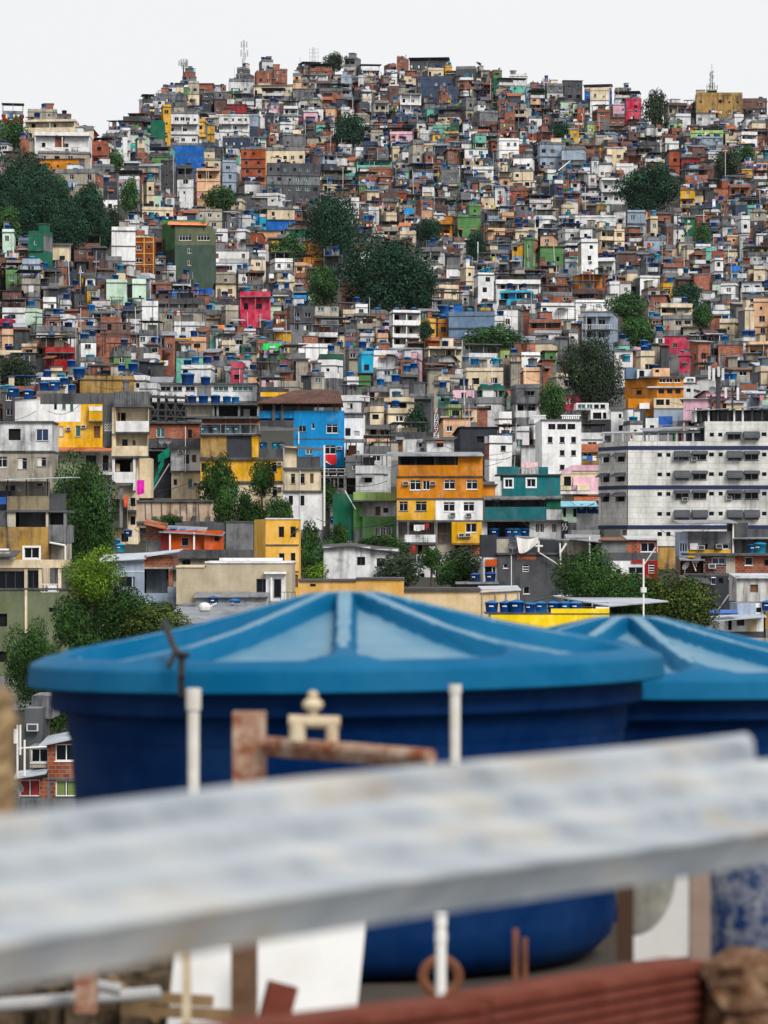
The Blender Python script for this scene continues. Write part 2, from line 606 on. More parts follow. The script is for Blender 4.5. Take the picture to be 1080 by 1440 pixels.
def gen_house(S, rng, w, d, nf, sh, cols, roof, yaw, rec, nw=None, bal='', base=7.0, o=(0, 0, 0)):
    # a later storey is often narrower or set back, leaving a terrace
    if nf >= 2 and w > 4 and not bal and rng.random() < (.30 if rec.get('traced') else .42):
        k = 1 if nf == 2 or rng.random() < .7 else 2
        gen_house(S, rng, w, d, nf - k, sh, cols[:max(1, len(cols) - k)], 'f', yaw, rec, nw, 'w' * (nf - k), base, o)
        w2 = w * rng.uniform(.5, .85)
        x2 = rng.choice([0.0, w - w2])
        y2 = rng.choice([0.0, 0.0, 1.2])
        off = (x2, y2, (nf - k) * sh + .17)
        S.shift(off, o, yaw)
        ca, sa = cos(yaw), sin(yaw)
        o2 = (o[0] + x2 * ca - y2 * sa, o[1] + x2 * sa + y2 * ca, o[2] + off[2])
        gen_house(S, rng, w2, d - y2, k, sh, cols[-k:], roof, yaw, rec, nw, 'w' * k if k == 1 else 'ww', .1, o2)
        S.shift((0, 0, 0), o, yaw)
        return nf * sh
    W = S.mb('wall')
    W.box(.04, w - .04, .04, d, -base, -.01, WM(cols[0]) if rng.random() < .4 else concrete, 't')
    styles = rng.choices(['a', 'h', 't', 'o', 'B', 's', 'c', 'k', 'g'], [5, 5, 2, 4, 1.5, 1, 2, 3, 1.5], k=2)
    st0 = styles[0]
    for f in range(nf):
        code = cols[min(f, len(cols) - 1)]
        mat = WM(code)
        z0, z1 = f * sh, (f + 1) * sh
        t = bal[f] if f < len(bal) else rng.choices(['w', 'b', 'v'], [6, 1.7, 1.5] if not (isinstance(rec, dict) and rec.get('traced')) else [12, .8, .4])[0]
        if w < 3.2:
            t = 'w' if t != 'p' else 'p'
        slab = rng.random() < .62
        holes, sty = [], []
        if t == 'w':
            n = nw if nw is not None else max(1, int(w / rng.uniform(1.7, 2.9)))
            ww, wh = rng.uniform(.7, 1.25), rng.uniform(.75, 1.15)
            pitch = w / n
            ww = min(ww, pitch * .7)
            for k in range(n):
                if n > 1 and rng.random() < .14:
                    continue
                cu = pitch * (k + .5) + rng.uniform(-.12, .12) * pitch
                cw = ww * (1 if rng.random() < .8 else .55)
                chh = wh * (1 if cw == ww else .6)
                s0 = z0 + rng.uniform(.95, 1.1)
                holes.append((cu - cw / 2, cu + cw / 2, s0, min(s0 + chh, z1 - .2)))
                sty.append(st0 if rng.random() < .75 else styles[1])
            if f == 0 and rng.random() < .25 and w > 4:
                holes = holes[1:]
                sty = sty[1:]
                holes.append((.25, 1.1, z0 + .05, z0 + 2.05))
                sty.append(rng.choice('dDg'))
        if t in 'bv':
            dep = 1.3 if t == 'b' else 2.6
            pw = 1.0 if rng.random() < .7 else .75
            rail = rng.random() < .3
            B_ = WM(cols[-1]) if rng.random() < .3 else mat
            if not rail:
                W.box(0, w, 0, .12, z0, z0 + pw, B_)
            else:
                W.box(0, w, .03, .07, z0 + .9, z0 + .96, white_frame)
                k = max(4, int(w / .35))
                for i in range(k + 1):
                    x = .03 + (w - .06) * i / k
                    W.box(x - .02, x + .02, .03, .07, z0, z0 + .9, white_frame)
            npost = 2 if w < 5 else 3
            for i in range(npost):
                x = (w - .2) * i / (npost - 1)
                W.box(x, x + .2, .125, .3, z0, z1, B_)
            W.box(0, w, .13, dep, z0 - .12, z0 - .002, concrete)
            hb = [(w * .12, w * .12 + .85, z0 + .05, z0 + 2.1), (w * .5, min(w * .5 + 1.3, w - .3), z0 + .95, z0 + 2.0)]
            panel(W, (0, dep), (w, dep), z0, z1, hb, mat)
            opening(S, None, (0, dep), (w, dep), hb, ['D', st0])
            panel(W, (0, d), (0, dep), z0, z1, [], mat)
            panel(W, (w, dep), (w, d), z0, z1, [], mat)
            slab = True
        else:
            panel(W, (0, 0), (w, 0), z0, z1, holes, mat)
            opening(S, None, (0, 0), (w, 0), holes, sty)
            hl = []
            if rng.random() < .5 and d > 4:
                c = d * rng.uniform(.3, .7)
                hl = [(c - .5, c + .5, z0 + 1.0, z0 + 2.0)]
            smat = mat if rng.random() < .7 else WM(rng.choice('RGGe'))
            panel(W, (0, d), (0, 0), z0, z1, hl if yaw > 0 else [], smat)
            panel(W, (w, 0), (w, d), z0, z1, hl if yaw <= 0 else [], smat)
            if hl and yaw > 0:
                opening(S, None, (0, d), (0, 0), hl, [st0])
            elif hl:
                opening(S, None, (w, 0), (w, d), hl, [st0])
            if holes and rng.random() < .16:
                h = rng.choice(holes)
                S.inst('air_conditioner', 'ac', ac_mb, ((h[0] + h[1]) / 2 + .2, 0, h[2] - .4), 0)
            if holes and rng.random() < .10:
                am = rng.choice([zinc, tile_mat, awning_grey, fibro])

                def awn(hw, am=am):
                    A = MB()
                    sheet(A, -hw, hw, -.75, -.12, 0, .25, am, .05)
                    return A
                for h in holes[:2]:
                    hw = round((h[1] - h[0]) / 2 + .2, 1)
                    S.inst('awning', ('aw', am.name, hw), lambda: awn(hw), ((h[0] + h[1]) / 2, 0, h[3]), 0)
        W.face(((0, d, z0), (w, d, z0), (w, d, z1), (0, d, z1)), mat)
        if slab and f < nf - 1:
            oo = rng.choice([.04, .08, .12, .35])
            W.box(-.04, w + .04, -oo, d + .03, z1 - .1, z1 + .09, slab_mat)
    H = nf * sh
    top = WM(cols[-1])
    Rf = S.mb('roof')
    oo = rng.choice([.05, .1, .2])
    if roof in 'fkx':
        Rf.box(-oo, w + oo, -oo, d + oo, H, H + .16, slab_mat)
        if roof == 'x':
            for (x, y) in ((.05, .05), (w - .3, .05), (w * .5, .05), (.05, d - .3), (w - .3, d - .3)):
                h = rng.uniform(.5, 1.5)
                Rf.box(x, x + .22, y, y + .22, H + .16, H + .16 + h, concrete)
            if rng.random() < .6:
                Rf.box(.02, w * rng.uniform(.35, .9), .03, .15, H + .16, H + rng.uniform(.6, 1.1), WM('R'))
        else:
            ph = rng.uniform(.35, 1.0)
            pm = top if rng.random() < .6 else concrete
            Rf.box(0, w, 0, .12, H + .16, H + .16 + ph, pm)
            Rf.box(0, .12, .12, d, H + .16, H + .16 + ph, pm)
            Rf.box(w - .12, w, .12, d, H + .16, H + .16 + ph, pm)
            Rf.box(.12, w - .12, d - .12, d, H + .16, H + .16 + ph, pm)
        if rng.random() < (.4 if nf > 1 or rec.get('traced') else .15):      # stair hut
            hw = min(w * .45, rng.uniform(1.8, 3.0))
            x = rng.uniform(0, w - hw)
            Rf.box(x, x + hw, d * .45, d * .95, H + .16, H + 2.3, WM(rng.choice('GRwCe' + cols[-1])))
            Rf.box(x - .15, x + hw + .15, d * .45 - .15, d, H + 2.3, H + 2.42, slab_mat)
    elif roof == 's':
        m = rng.choices([fibro, zinc, rust_sheet, zinc_pale], [3.5, 4, 1.2, 1.5])[0]
        up = rng.uniform(.4, 1.1)
        if rng.random() < .6:
            zf, zb = H + .12, H + .12 + up
        else:
            zf, zb = H + .12 + up, H + .12
            Rf.face(((0, 0, H), (w, 0, H), (w, 0, zf - .06), (0, 0, zf - .06)), top)
        Rf.face(((0, d, H), (0, 0, H), (0, 0, zf - .06), (0, d, zb - .06)), top)
        Rf.face(((w, 0, H), (w, d, H), (w, d, zb - .06), (w, 0, zf - .06)), top)
        ov = rng.uniform(.2, .6)
        sheet(Rf, -ov, w + ov, -ov, zf - (zb - zf) / d * ov, d + .2, zb, m)
    elif roof == 't':
        Rf.box(-oo, w + oo, -oo, d + oo, H, H + .16, slab_mat)
        ph = rng.uniform(.7, 1.0)
        pm = top if rng.random() < .55 else WM(rng.choice('RGwK'))
        Rf.box(0, w, 0, .12, H + .16, H + .16 + ph, pm)
        Rf.box(0, .12, .12, d, H + .16, H + .16 + ph, pm)
        Rf.box(w - .12, w, .12, d, H + .16, H + .16 + ph, pm)
        hh = rng.uniform(2.0, 2.6)
        m = rng.choices([fibro, zinc, rust_sheet, tarp_blue, zinc_pale], [4, 4, 1, .5, 1])[0]
        tilt = rng.uniform(-.35, .35)
        zf, zb = H + .16 + hh, H + .16 + hh + tilt
        for (x, y) in ((.02, .02), (w - .14, .02), (w * .5, .02), (.02, d - .15), (w - .14, d - .15)):
            z = zf + (zb - zf) * y / d - .06
            Rf.box(x, x + .12, y + .001, y + .12, H + .16 + (ph if y < .1 else 0), z, rng.choice([concrete, steel_dark]))
        ov = rng.uniform(.2, .7)
        sheet(Rf, -ov, w + ov, -ov, zf - tilt / d * ov, d + .2, zb, m)
        if rng.random() < .7:
            x = rng.uniform(0, w * .4)
            Rf.box(x, x + w * rng.uniform(.3, .55), d * .4, d * .42, H + .16, zb - .5, WM(rng.choice('RGweC')))
    elif roof == 'h':
        m = rng.choice([tile_mat, tile_dark, tile_mat])
        r = rng.uniform(.8, 1.4)
        sheet(Rf, -.4, w + .4, -.5, H - .05, d * .5, H + r, m, .1)
        sheet(Rf, -.4, w + .4, d * .5 + .01, H + r, d + .4, H - .05, m, .1)
        for x in (0, w):
            Rf.face(((x, 0, H), (x, d, H), (x, d * .5, H + r - .1)), top)
    # extras
    if rng.random() < .35:
        P_ = S.mb('drainpipe')
        x = rng.uniform(.1, w - .1)
        P_.bar((x, -.06, -1), (x, -.06, H), .05, rng.choice([pvc, steel_dark, steel]), 5)
    if roof in 'fkx' and rng.random() < .45:
        S.inst('satellite_dish', 'dish', dish_mb, (rng.uniform(.5, max(.6, w - .5)), rng.uniform(.4, d * .3), H + .16), rng.uniform(-.6, .6))
    if roof in 'fkx' and rng.random() < (.95 if roof == 'k' else .6):
        n = rng.choice([1, 1, 2, 2, 3]) if roof == 'k' else rng.choice([1, 1, 2])
        for i in range(n):
            x = w * (i + .5) / n + rng.uniform(-.3, .3)
            y = d * rng.uniform(.12, .45)
            st = rng.choice([0, 0, .5, 1.0])
            if st:
                Rf.box(x - .6, x + .6, y - .6, y + .6, H + .16, H + .16 + st, concrete)
            ca, sa = cos(yaw), sin(yaw)
            TANKS.append((Vector((o[0] + x * ca - y * sa, o[1] + x * sa + y * ca, o[2] + H + .16 + st)), rng.uniform(1.15, 1.55), rng.choices('bclng', [5, 1.5, 2, 2, .6])[0], rec))
    return H

# ------------------------------------------------------------------ terrain
DY = [(60, 1270), (100, 1205), (150, 1140), (200, 1075), (250, 1005), (300, 935), (350, 860), (400, 785), (450, 708), (500, 635),
      (550, 572), (600, 520), (650, 476), (700, 440), (750, 405), (800, 372), (850, 340), (900, 310)]


LEFT = [(60, .72), (150, .73), (300, .74), (350, .78), (400, .82), (450, .87), (500, .92), (560, .97), (620, 1.0), (900, 1.0)]


def smooth(t):
    t = max(0., min(1., t))
    return t * t * (3 - 2 * t)


def D(px, py):
    py = max(60, min(900, py))
    for (a, u), (b, v) in zip(DY, DY[1:]):
        if a <= py <= b:
            base = u + (v - u) * (py - a) / (b - a)
            break
    k = LEFT[-1][1]
    for (a, u), (b, v) in zip(LEFT, LEFT[1:]):
        if a <= py <= b:
            k = u + (v - u) * (py - a) / (b - a)
            break
    f = 1 - (1 - k) * smooth((340 - px) / 300)
    return base * f


SKY = [(-400, 175), (0, 172), (40, 160), (105, 172), (135, 196), (150, 190), (180, 172), (200, 140), (225, 134), (255, 112), (300, 118), (325, 118), (345, 100),
       (385, 104), (415, 112), (425, 92), (480, 92), (520, 100), (560, 92), (580, 82), (630, 88), (640, 98), (700, 108), (720, 116), (745, 116),
       (815, 118), (860, 122), (900, 134), (935, 152), (975, 150), (985, 140), (1040, 140), (1080, 146), (1500, 150)]


def skyline(x):
    for (a, u), (b, v) in zip(SKY, SKY[1:]):
        if a <= x <= b:
            return u + (v - u) * (x - a) / (b - a)
    return 160


def ground_point(px, py):
    p = at(px, py, D(px, py))
    p.z -= 3.5
    return p


earth = weathered('hillside_earth', (.045, .044, .034), .6)
xs = [-12000, -6000, -3000, -1500, -800, -400] + list(range(-200, 1300, 50)) + [1400, 1700, 2200, 3500, 7000, 13000]
rows = []
ts = [i / 26 for i in range(27)]
gb = MB()
grid = []
for x in xs:
    sk = skyline(max(-390, min(1490, x))) + 16
    colp = []
    c0 = ground_point(x, 880)
    k = x - 540
    for (yy, zz) in ((-60, -34), (30, -34), (150, -30), (215, -24), (270, -18.5)):
        colp.append((k / F * max(yy, 120) * 1.0, yy, zz))
    for t in ts:
        y = 880 + (sk - 880) * t
        q = ground_point(x, y)
        colp.append(tuple(q))
    q = Vector(colp[-1])
    for (dy, dz) in ((40, -12), (150, -60), (500, -150), (2500, -170)):
        s_ = (q.y + dy) / q.y
        colp.append((q.x * s_, q.y + dy, q.z + dz))
    grid.append(colp)
for a, b in zip(grid, grid[1:]):
    for j in range(len(a) - 1):
        gb.face((a[j], b[j], b[j + 1], a[j + 1]), earth)
tag(gb.build('ground'), 'earth hillside under the crowded houses', kind='structure')

# ------------------------------------------------------------------ hillside houses read from the photo: x0 y0 x1 y1 walls(bottom..top) [roof]
HILL = '''
0 151 32 174 E t;35 168 108 200 CC f;36 155 80 170 e k;74 159 100 176 Gr f;48 187 126 213 W f b;50 211 126 232 e f;126 200 151 233 t f;48 220 116 243 O s;24 196 41 219 R x;
70 240 142 276 e f;142 258 165 300 Wz f;158 225 195 246 K s;160 238 196 282 w t;117 230 160 249 G f;165 180 183 226 w f;0 204 13 217 W f;
256 114 280 148 Ce f;257 102 275 116 R x;203 138 232 162 Gw f;219 130 262 148 G f;181 158 206 182 K t;225 147 240 194 YY f;278 160 290 202 YY t;288 174 302 200 Y f;
246 143 268 157 C f;303 160 350 197 w f;313 191 351 209 N f;340 160 365 192 Nb f;311 132 325 151 O f;337 145 357 160 Wm s;312 147 348 162 E x;246 233 272 278 wK f;
284 211 310 238 C f;240 201 286 241 BB f p;234 157 279 204 WWW f wbw;272 237 310 284 ss f;185 210 238 232 g t;195 230 225 252 e s;226 222 245 267 K s;310 225 332 270 b f;335 255 366 280 W k;338 207 373 262 tt f;
290 126 320 152 G s;320 112 357 132 w f;332 95 357 115 GK f;357 100 382 119 R f;358 118 380 129 C f;284 128 300 150 K s;300 140 318 160 r s;
383 96 404 117 R f;363 84 384 100 wG k;357 118 412 136 C s;412 105 436 126 s f;421 86 450 106 eG t;436 92 468 109 R t;436 106 462 115 W f;483 80 507 106 eG f;507 97 534 108 W t;
447 118 482 138 R t;412 126 445 138 G s;369 132 400 144 w t;392 151 426 174 K f;427 155 448 174 pw f;420 142 436 157 w s;458 150 474 168 s f;475 152 492 167 w f;
500 143 520 162 K f;500 160 520 174 e f;522 142 547 170 ee f b;527 134 545 147 W f;391 187 430 207 G f;374 209 430 229 C f;360 208 374 258 O f;373 228 450 287 KGK f;
457 196 473 215 R s;472 198 495 217 w t;496 209 518 223 W f;500 222 551 237 m s;520 235 552 250 R f;484 230 500 249 w s;428 175 440 192 r f;548 205 562 227 CC f;
576 80 632 100 Kz t;558 83 575 92 R x;540 90 566 102 R f;594 96 624 109 C f;622 92 636 107 Y f;641 95 671 112 K k;671 98 690 112 e f;689 97 706 119 dg f;587 109 645 140 NN f;
561 108 585 119 C s;560 130 592 162 wW f b;616 128 630 149 R x;596 152 614 169 m s;616 155 650 174 C t;645 148 656 162 R f;650 138 668 168 eG f;645 115 665 127 R s;
547 178 580 200 p t;585 170 600 185 W f;665 123 690 137 r s;668 155 700 182 rG f;700 158 724 187 R x;700 113 740 129 m t;717 105 742 121 W k;700 195 730 224 W f;688 195 699 214 t s;
609 180 628 190 m f;623 187 645 197 Y f;652 206 686 222 W s;652 222 680 237 C s;664 237 694 249 W f;619 238 646 260 G f;625 212 635 227 R s;612 215 624 232 e s;
556 225 574 242 w f;573 232 609 252 b t;722 219 753 240 WO f;722 238 753 267 C f;653 250 684 264 N f;744 134 766 147 s t;767 118 792 142 wG f;792 110 819 142 KK s;
822 118 862 148 BB t;830 125 859 155 WC f;860 145 880 160 p f;880 138 902 172 PP f;865 130 902 147 G t;786 155 800 169 w f;834 155 858 167 R t;858 162 880 177 R s;823 172 836 189 L f;
757 200 795 237 b f;790 208 826 240 Gb f;738 250 754 265 W f;720 265 746 282 R f;746 264 755 280 W f;848 205 877 227 C s;842 228 863 252 W f;827 222 842 238 w f;845 250 880 287 WW f bb;
818 268 845 287 w t b;754 213 770 232 Km t;935 145 967 162 er f;979 132 1045 164 QQ f;938 170 960 184 L f;971 182 1018 197 L t;973 194 1017 204 b f;1028 162 1046 180 W f;
1044 140 1080 162 Kr k;979 158 1010 174 w s;1040 187 1065 210 W f;1025 198 1040 212 C f;933 199 955 213 W f;898 198 930 214 K t;925 188 950 200 R s;961 200 970 213 b f;
990 215 1010 227 w f;958 225 985 237 E s;962 234 986 248 b f;962 246 996 262 R t;942 244 955 259 w s;1023 245 1061 264 b s;1063 225 1082 242 s f;1060 240 1082 268 K t;
996 264 1025 282 R s;1025 260 1055 277 R f;903 225 930 238 w f;1046 178 1082 192 r s;1060 192 1082 206 R t;
0 322 20 368 aa f;5 306 20 324 w f;24 315 56 329 w t;40 326 71 374 dd f;20 334 41 354 w f;20 352 41 368 R f;71 340 97 374 Cw s;0 366 30 386 e f;30 367 56 404 bb f;0 385 28 402 g t;
20 402 56 416 e t;97 345 141 364 r t;124 362 171 384 Gr f;153 320 190 388 wWW f p;167 310 196 332 w f;147 393 178 430 aa f p;178 395 205 427 a f;116 394 132 412 W s;118 411 132 424 Y f;
131 395 147 414 r k;56 405 80 422 e s;56 421 79 442 W f;32 415 56 434 G f;0 415 30 430 r s;0 432 36 457 w t;35 434 57 470 a f;82 424 97 446 w f;97 424 120 438 K t;74 376 92 400 R x;
60 454 83 467 R f;0 455 12 470 P f;15 455 36 477 O s;86 463 108 484 e f;122 455 183 492 Rr x;170 450 197 472 w t;45 465 85 484 w t;0 466 9 499 s f;108 474 137 486 d s;
107 482 135 499 W k;45 484 95 507 e t b;55 501 105 514 E t b;10 496 50 518 K s;150 503 184 519 g t;122 510 153 532 R s;107 528 188 552 Q f p;51 539 95 554 W k;188 535 205 554 W f;
0 545 12 594 K f;175 465 196 492 r s;195 292 243 310 C f;180 302 200 324 w t;263 293 312 324 e f;313 295 335 324 G s;353 275 375 302 G s;358 292 382 324 cC t;
281 350 350 386 W k;348 360 372 397 C f;283 385 302 406 R f;300 382 332 402 e f;330 380 348 402 W f b;347 382 362 402 t f;218 360 246 377 W t;245 360 264 394 Cw s;218 376 230 394 R f;
229 376 246 396 w f;203 396 240 414 R f;236 350 264 362 r s;223 420 287 442 e t b;224 435 288 457 e f;335 413 381 464 PP f;310 432 335 464 e f;289 441 318 458 e k;300 400 332 420 C s;
333 400 346 418 w s;346 398 370 414 G t;352 330 372 352 t s;333 322 351 347 w f;316 335 333 352 t k;240 450 288 474 w t;195 463 228 488 W t;228 466 240 499 R s;205 487 228 504 R x;
245 497 285 522 m k;247 482 268 499 w s;265 482 290 497 s k;318 470 348 492 W f;304 483 330 502 C t;290 471 313 482 m k;335 486 350 504 d f;276 472 290 482 R s;202 503 222 522 W t;
255 520 300 537 w k;325 513 345 542 P f;287 500 312 512 t s;360 273 402 290 W k;366 290 414 324 BC s;415 300 436 322 r t b;400 320 452 334 d s;360 325 395 347 s s;377 340 393 355 Y f;
425 335 452 375 OO s p;455 360 482 382 K x v;378 365 412 382 W t;378 380 413 398 W f;380 396 413 410 C f;414 372 438 387 s t;415 388 436 404 R t;480 398 508 432 RR f;493 430 517 447 W f;
475 280 505 307 W f;472 270 491 288 R t;505 258 512 277 g f;512 265 533 287 C s;535 280 560 302 C f b;515 290 533 307 w t;525 325 540 340 C f;535 318 560 337 e t b;512 310 526 327 e f;
449 240 490 264 r t b;450 262 475 272 C f;500 246 530 264 b t;530 248 550 267 R s;360 418 380 434 P f;380 412 406 427 W f;412 415 430 424 c f;402 430 440 472 GK f;440 425 476 460 Ge s;
385 445 411 457 R f;384 465 409 482 Y s p;376 493 395 507 w f;415 488 466 505 W f p;466 489 487 505 R x;391 505 430 522 rE t;447 503 483 519 d k;447 515 482 532 W f;
483 530 500 582 WWW f;485 487 503 512 G f;503 493 525 530 cc k;525 487 548 502 W f;525 504 560 517 W f;530 520 560 537 w s;501 530 515 562 g f;508 545 560 570 e f;475 445 500 457 C t;
497 451 517 459 W f;521 437 546 458 R k;447 465 485 482 K t v;430 530 456 547 e f;360 525 386 547 p t;388 527 403 540 e f;430 478 475 490 r t b;
547 435 591 492 eeW f bbv;591 440 615 452 m s;592 449 612 477 Y f;611 450 628 475 O f;630 440 696 477 nn f p;695 448 710 467 W f;700 430 737 464 WW f;597 484 637 494 t h;597 492 650 507 C f;
548 492 594 507 w s;560 510 594 522 p f;560 518 583 527 R f;565 525 585 545 d f;617 507 640 527 r s;595 515 617 527 K t v;612 530 650 550 e f;612 540 628 554 C f;652 517 708 549 C f;
651 503 700 520 w t;673 547 709 567 d f;615 552 635 574 m f;641 573 671 594 C s;627 580 641 594 L f;671 564 714 587 w f;697 583 714 614 W f;617 594 662 617 s s;540 550 575 564 e f;
540 565 583 585 C f b;540 582 575 602 C f;576 555 610 577 G f;700 490 720 512 L s;716 495 736 517 s f;572 254 599 268 R f;619 240 646 272 eG f;662 267 693 282 W s;
674 280 695 294 C s;696 262 713 292 w s;716 262 740 282 R f;640 287 676 334 ggg f;630 292 641 312 e f;612 312 638 334 O f;608 290 630 304 r t;610 303 628 314 W f;558 328 585 342 C f;
557 292 580 304 e k;540 300 558 320 C f;594 262 612 282 W s;683 322 710 337 s t;683 340 718 362 N s;722 322 740 340 C f;680 360 715 369 C f;590 350 626 372 Ww f v;600 370 622 386 W f;
629 350 648 366 r x;622 348 655 356 w f;607 384 625 398 C f;628 374 648 400 W f;648 373 667 414 CC f bb;667 382 694 434 WWW f;608 402 645 420 C t;616 418 650 442 BW t;648 413 667 430 W f;
697 388 760 413 W t;703 410 752 426 c f b;720 322 755 339 C f;737 333 756 374 gg f;756 348 792 374 g s;720 340 737 375 bY s;760 335 785 347 s s;752 296 784 320 W t;787 280 813 302 w f;
788 290 808 304 C f;758 318 787 334 N s;744 284 775 297 w t;726 285 745 314 G s;820 288 856 300 Q f p;808 303 866 322 W f;786 320 816 339 w t;815 318 840 340 W f;840 320 866 352 CC f b;
788 337 815 357 w f;815 337 841 388 WWW f;864 322 880 352 C f;795 353 816 372 m t v;795 367 815 382 W f;840 364 868 387 W f b;862 298 880 320 w s;882 295 910 330 b f;880 330 905 352 r t;
870 352 897 380 r s;897 335 920 352 Ge s;778 388 803 404 w f;768 386 780 406 r f;808 386 852 409 Ot x v;770 402 803 417 r f;758 415 805 430 R t;805 411 850 427 r t v;758 426 808 447 W f;
806 424 852 440 W f;872 393 890 417 W s;818 440 870 482 bb s b;740 455 790 469 R f;753 466 790 484 W s;792 466 813 484 W f;813 442 830 467 e f;752 480 785 500 C f p;760 498 782 514 g s;
735 478 750 494 w s;722 500 760 517 W f;734 517 759 540 s f p;758 515 775 530 R s;776 525 817 552 eC f;790 550 827 577 P f;720 540 760 587 wG f;864 487 886 502 m f;864 500 897 514 W s;
870 512 884 545 W f;943 300 965 320 W f;947 318 965 347 W f;960 302 977 332 d s;978 300 993 322 R s;1000 295 1013 310 W f;1037 305 1055 327 W f;1055 295 1082 322 Ke f;1015 315 1035 337 w f;
1040 327 1057 347 w s;1065 345 1082 359 Y s;1045 345 1065 359 e f;1018 335 1040 345 s f;903 335 930 354 b f;930 347 950 362 s f;933 315 945 337 r f;1003 362 1017 397 WW f;993 372 1005 387 C s;
971 370 993 384 w t;1023 360 1037 374 C f;1060 375 1082 399 CC f;928 400 946 420 Y f;905 405 928 422 er f;915 420 945 437 R s;925 433 974 447 C f v;930 448 974 464 e f;909 448 930 464 R f;
1014 398 1042 418 W f;1050 357 1082 372 w t;980 415 1000 432 w s;1000 440 1030 457 W f;1012 450 1042 472 C f;1042 432 1060 479 CCC f p;1059 420 1086 477 sss f;1053 480 1084 509 ss f b;
1010 480 1050 514 Rt k;934 471 975 497 P s;955 495 976 524 P f;917 480 934 490 W f;1025 515 1055 537 e s;980 513 1000 547 r t;1050 548 1082 572 b s;
760 630 790 652 w f;700 612 735 640 w t;486 655 520 672 G t;512 575 540 600 C t;515 600 556 624 s s;520 624 560 648 e s;548 612 600 638 w t;600 622 640 640 w s;640 618 700 632 z s;
510 640 550 660 w t;683 620 720 645 W f;720 600 745 640 w f;745 590 764 640 W f;500 660 545 690 w t;196 556 222 566 w f;360 556 400 570 K t;480 556 520 584 W t;
790 600 850 640 w t;815 640 850 656 Q h;455 700 485 720 K t;212 540 240 556 W s;880 590 900 620 W f;
'''

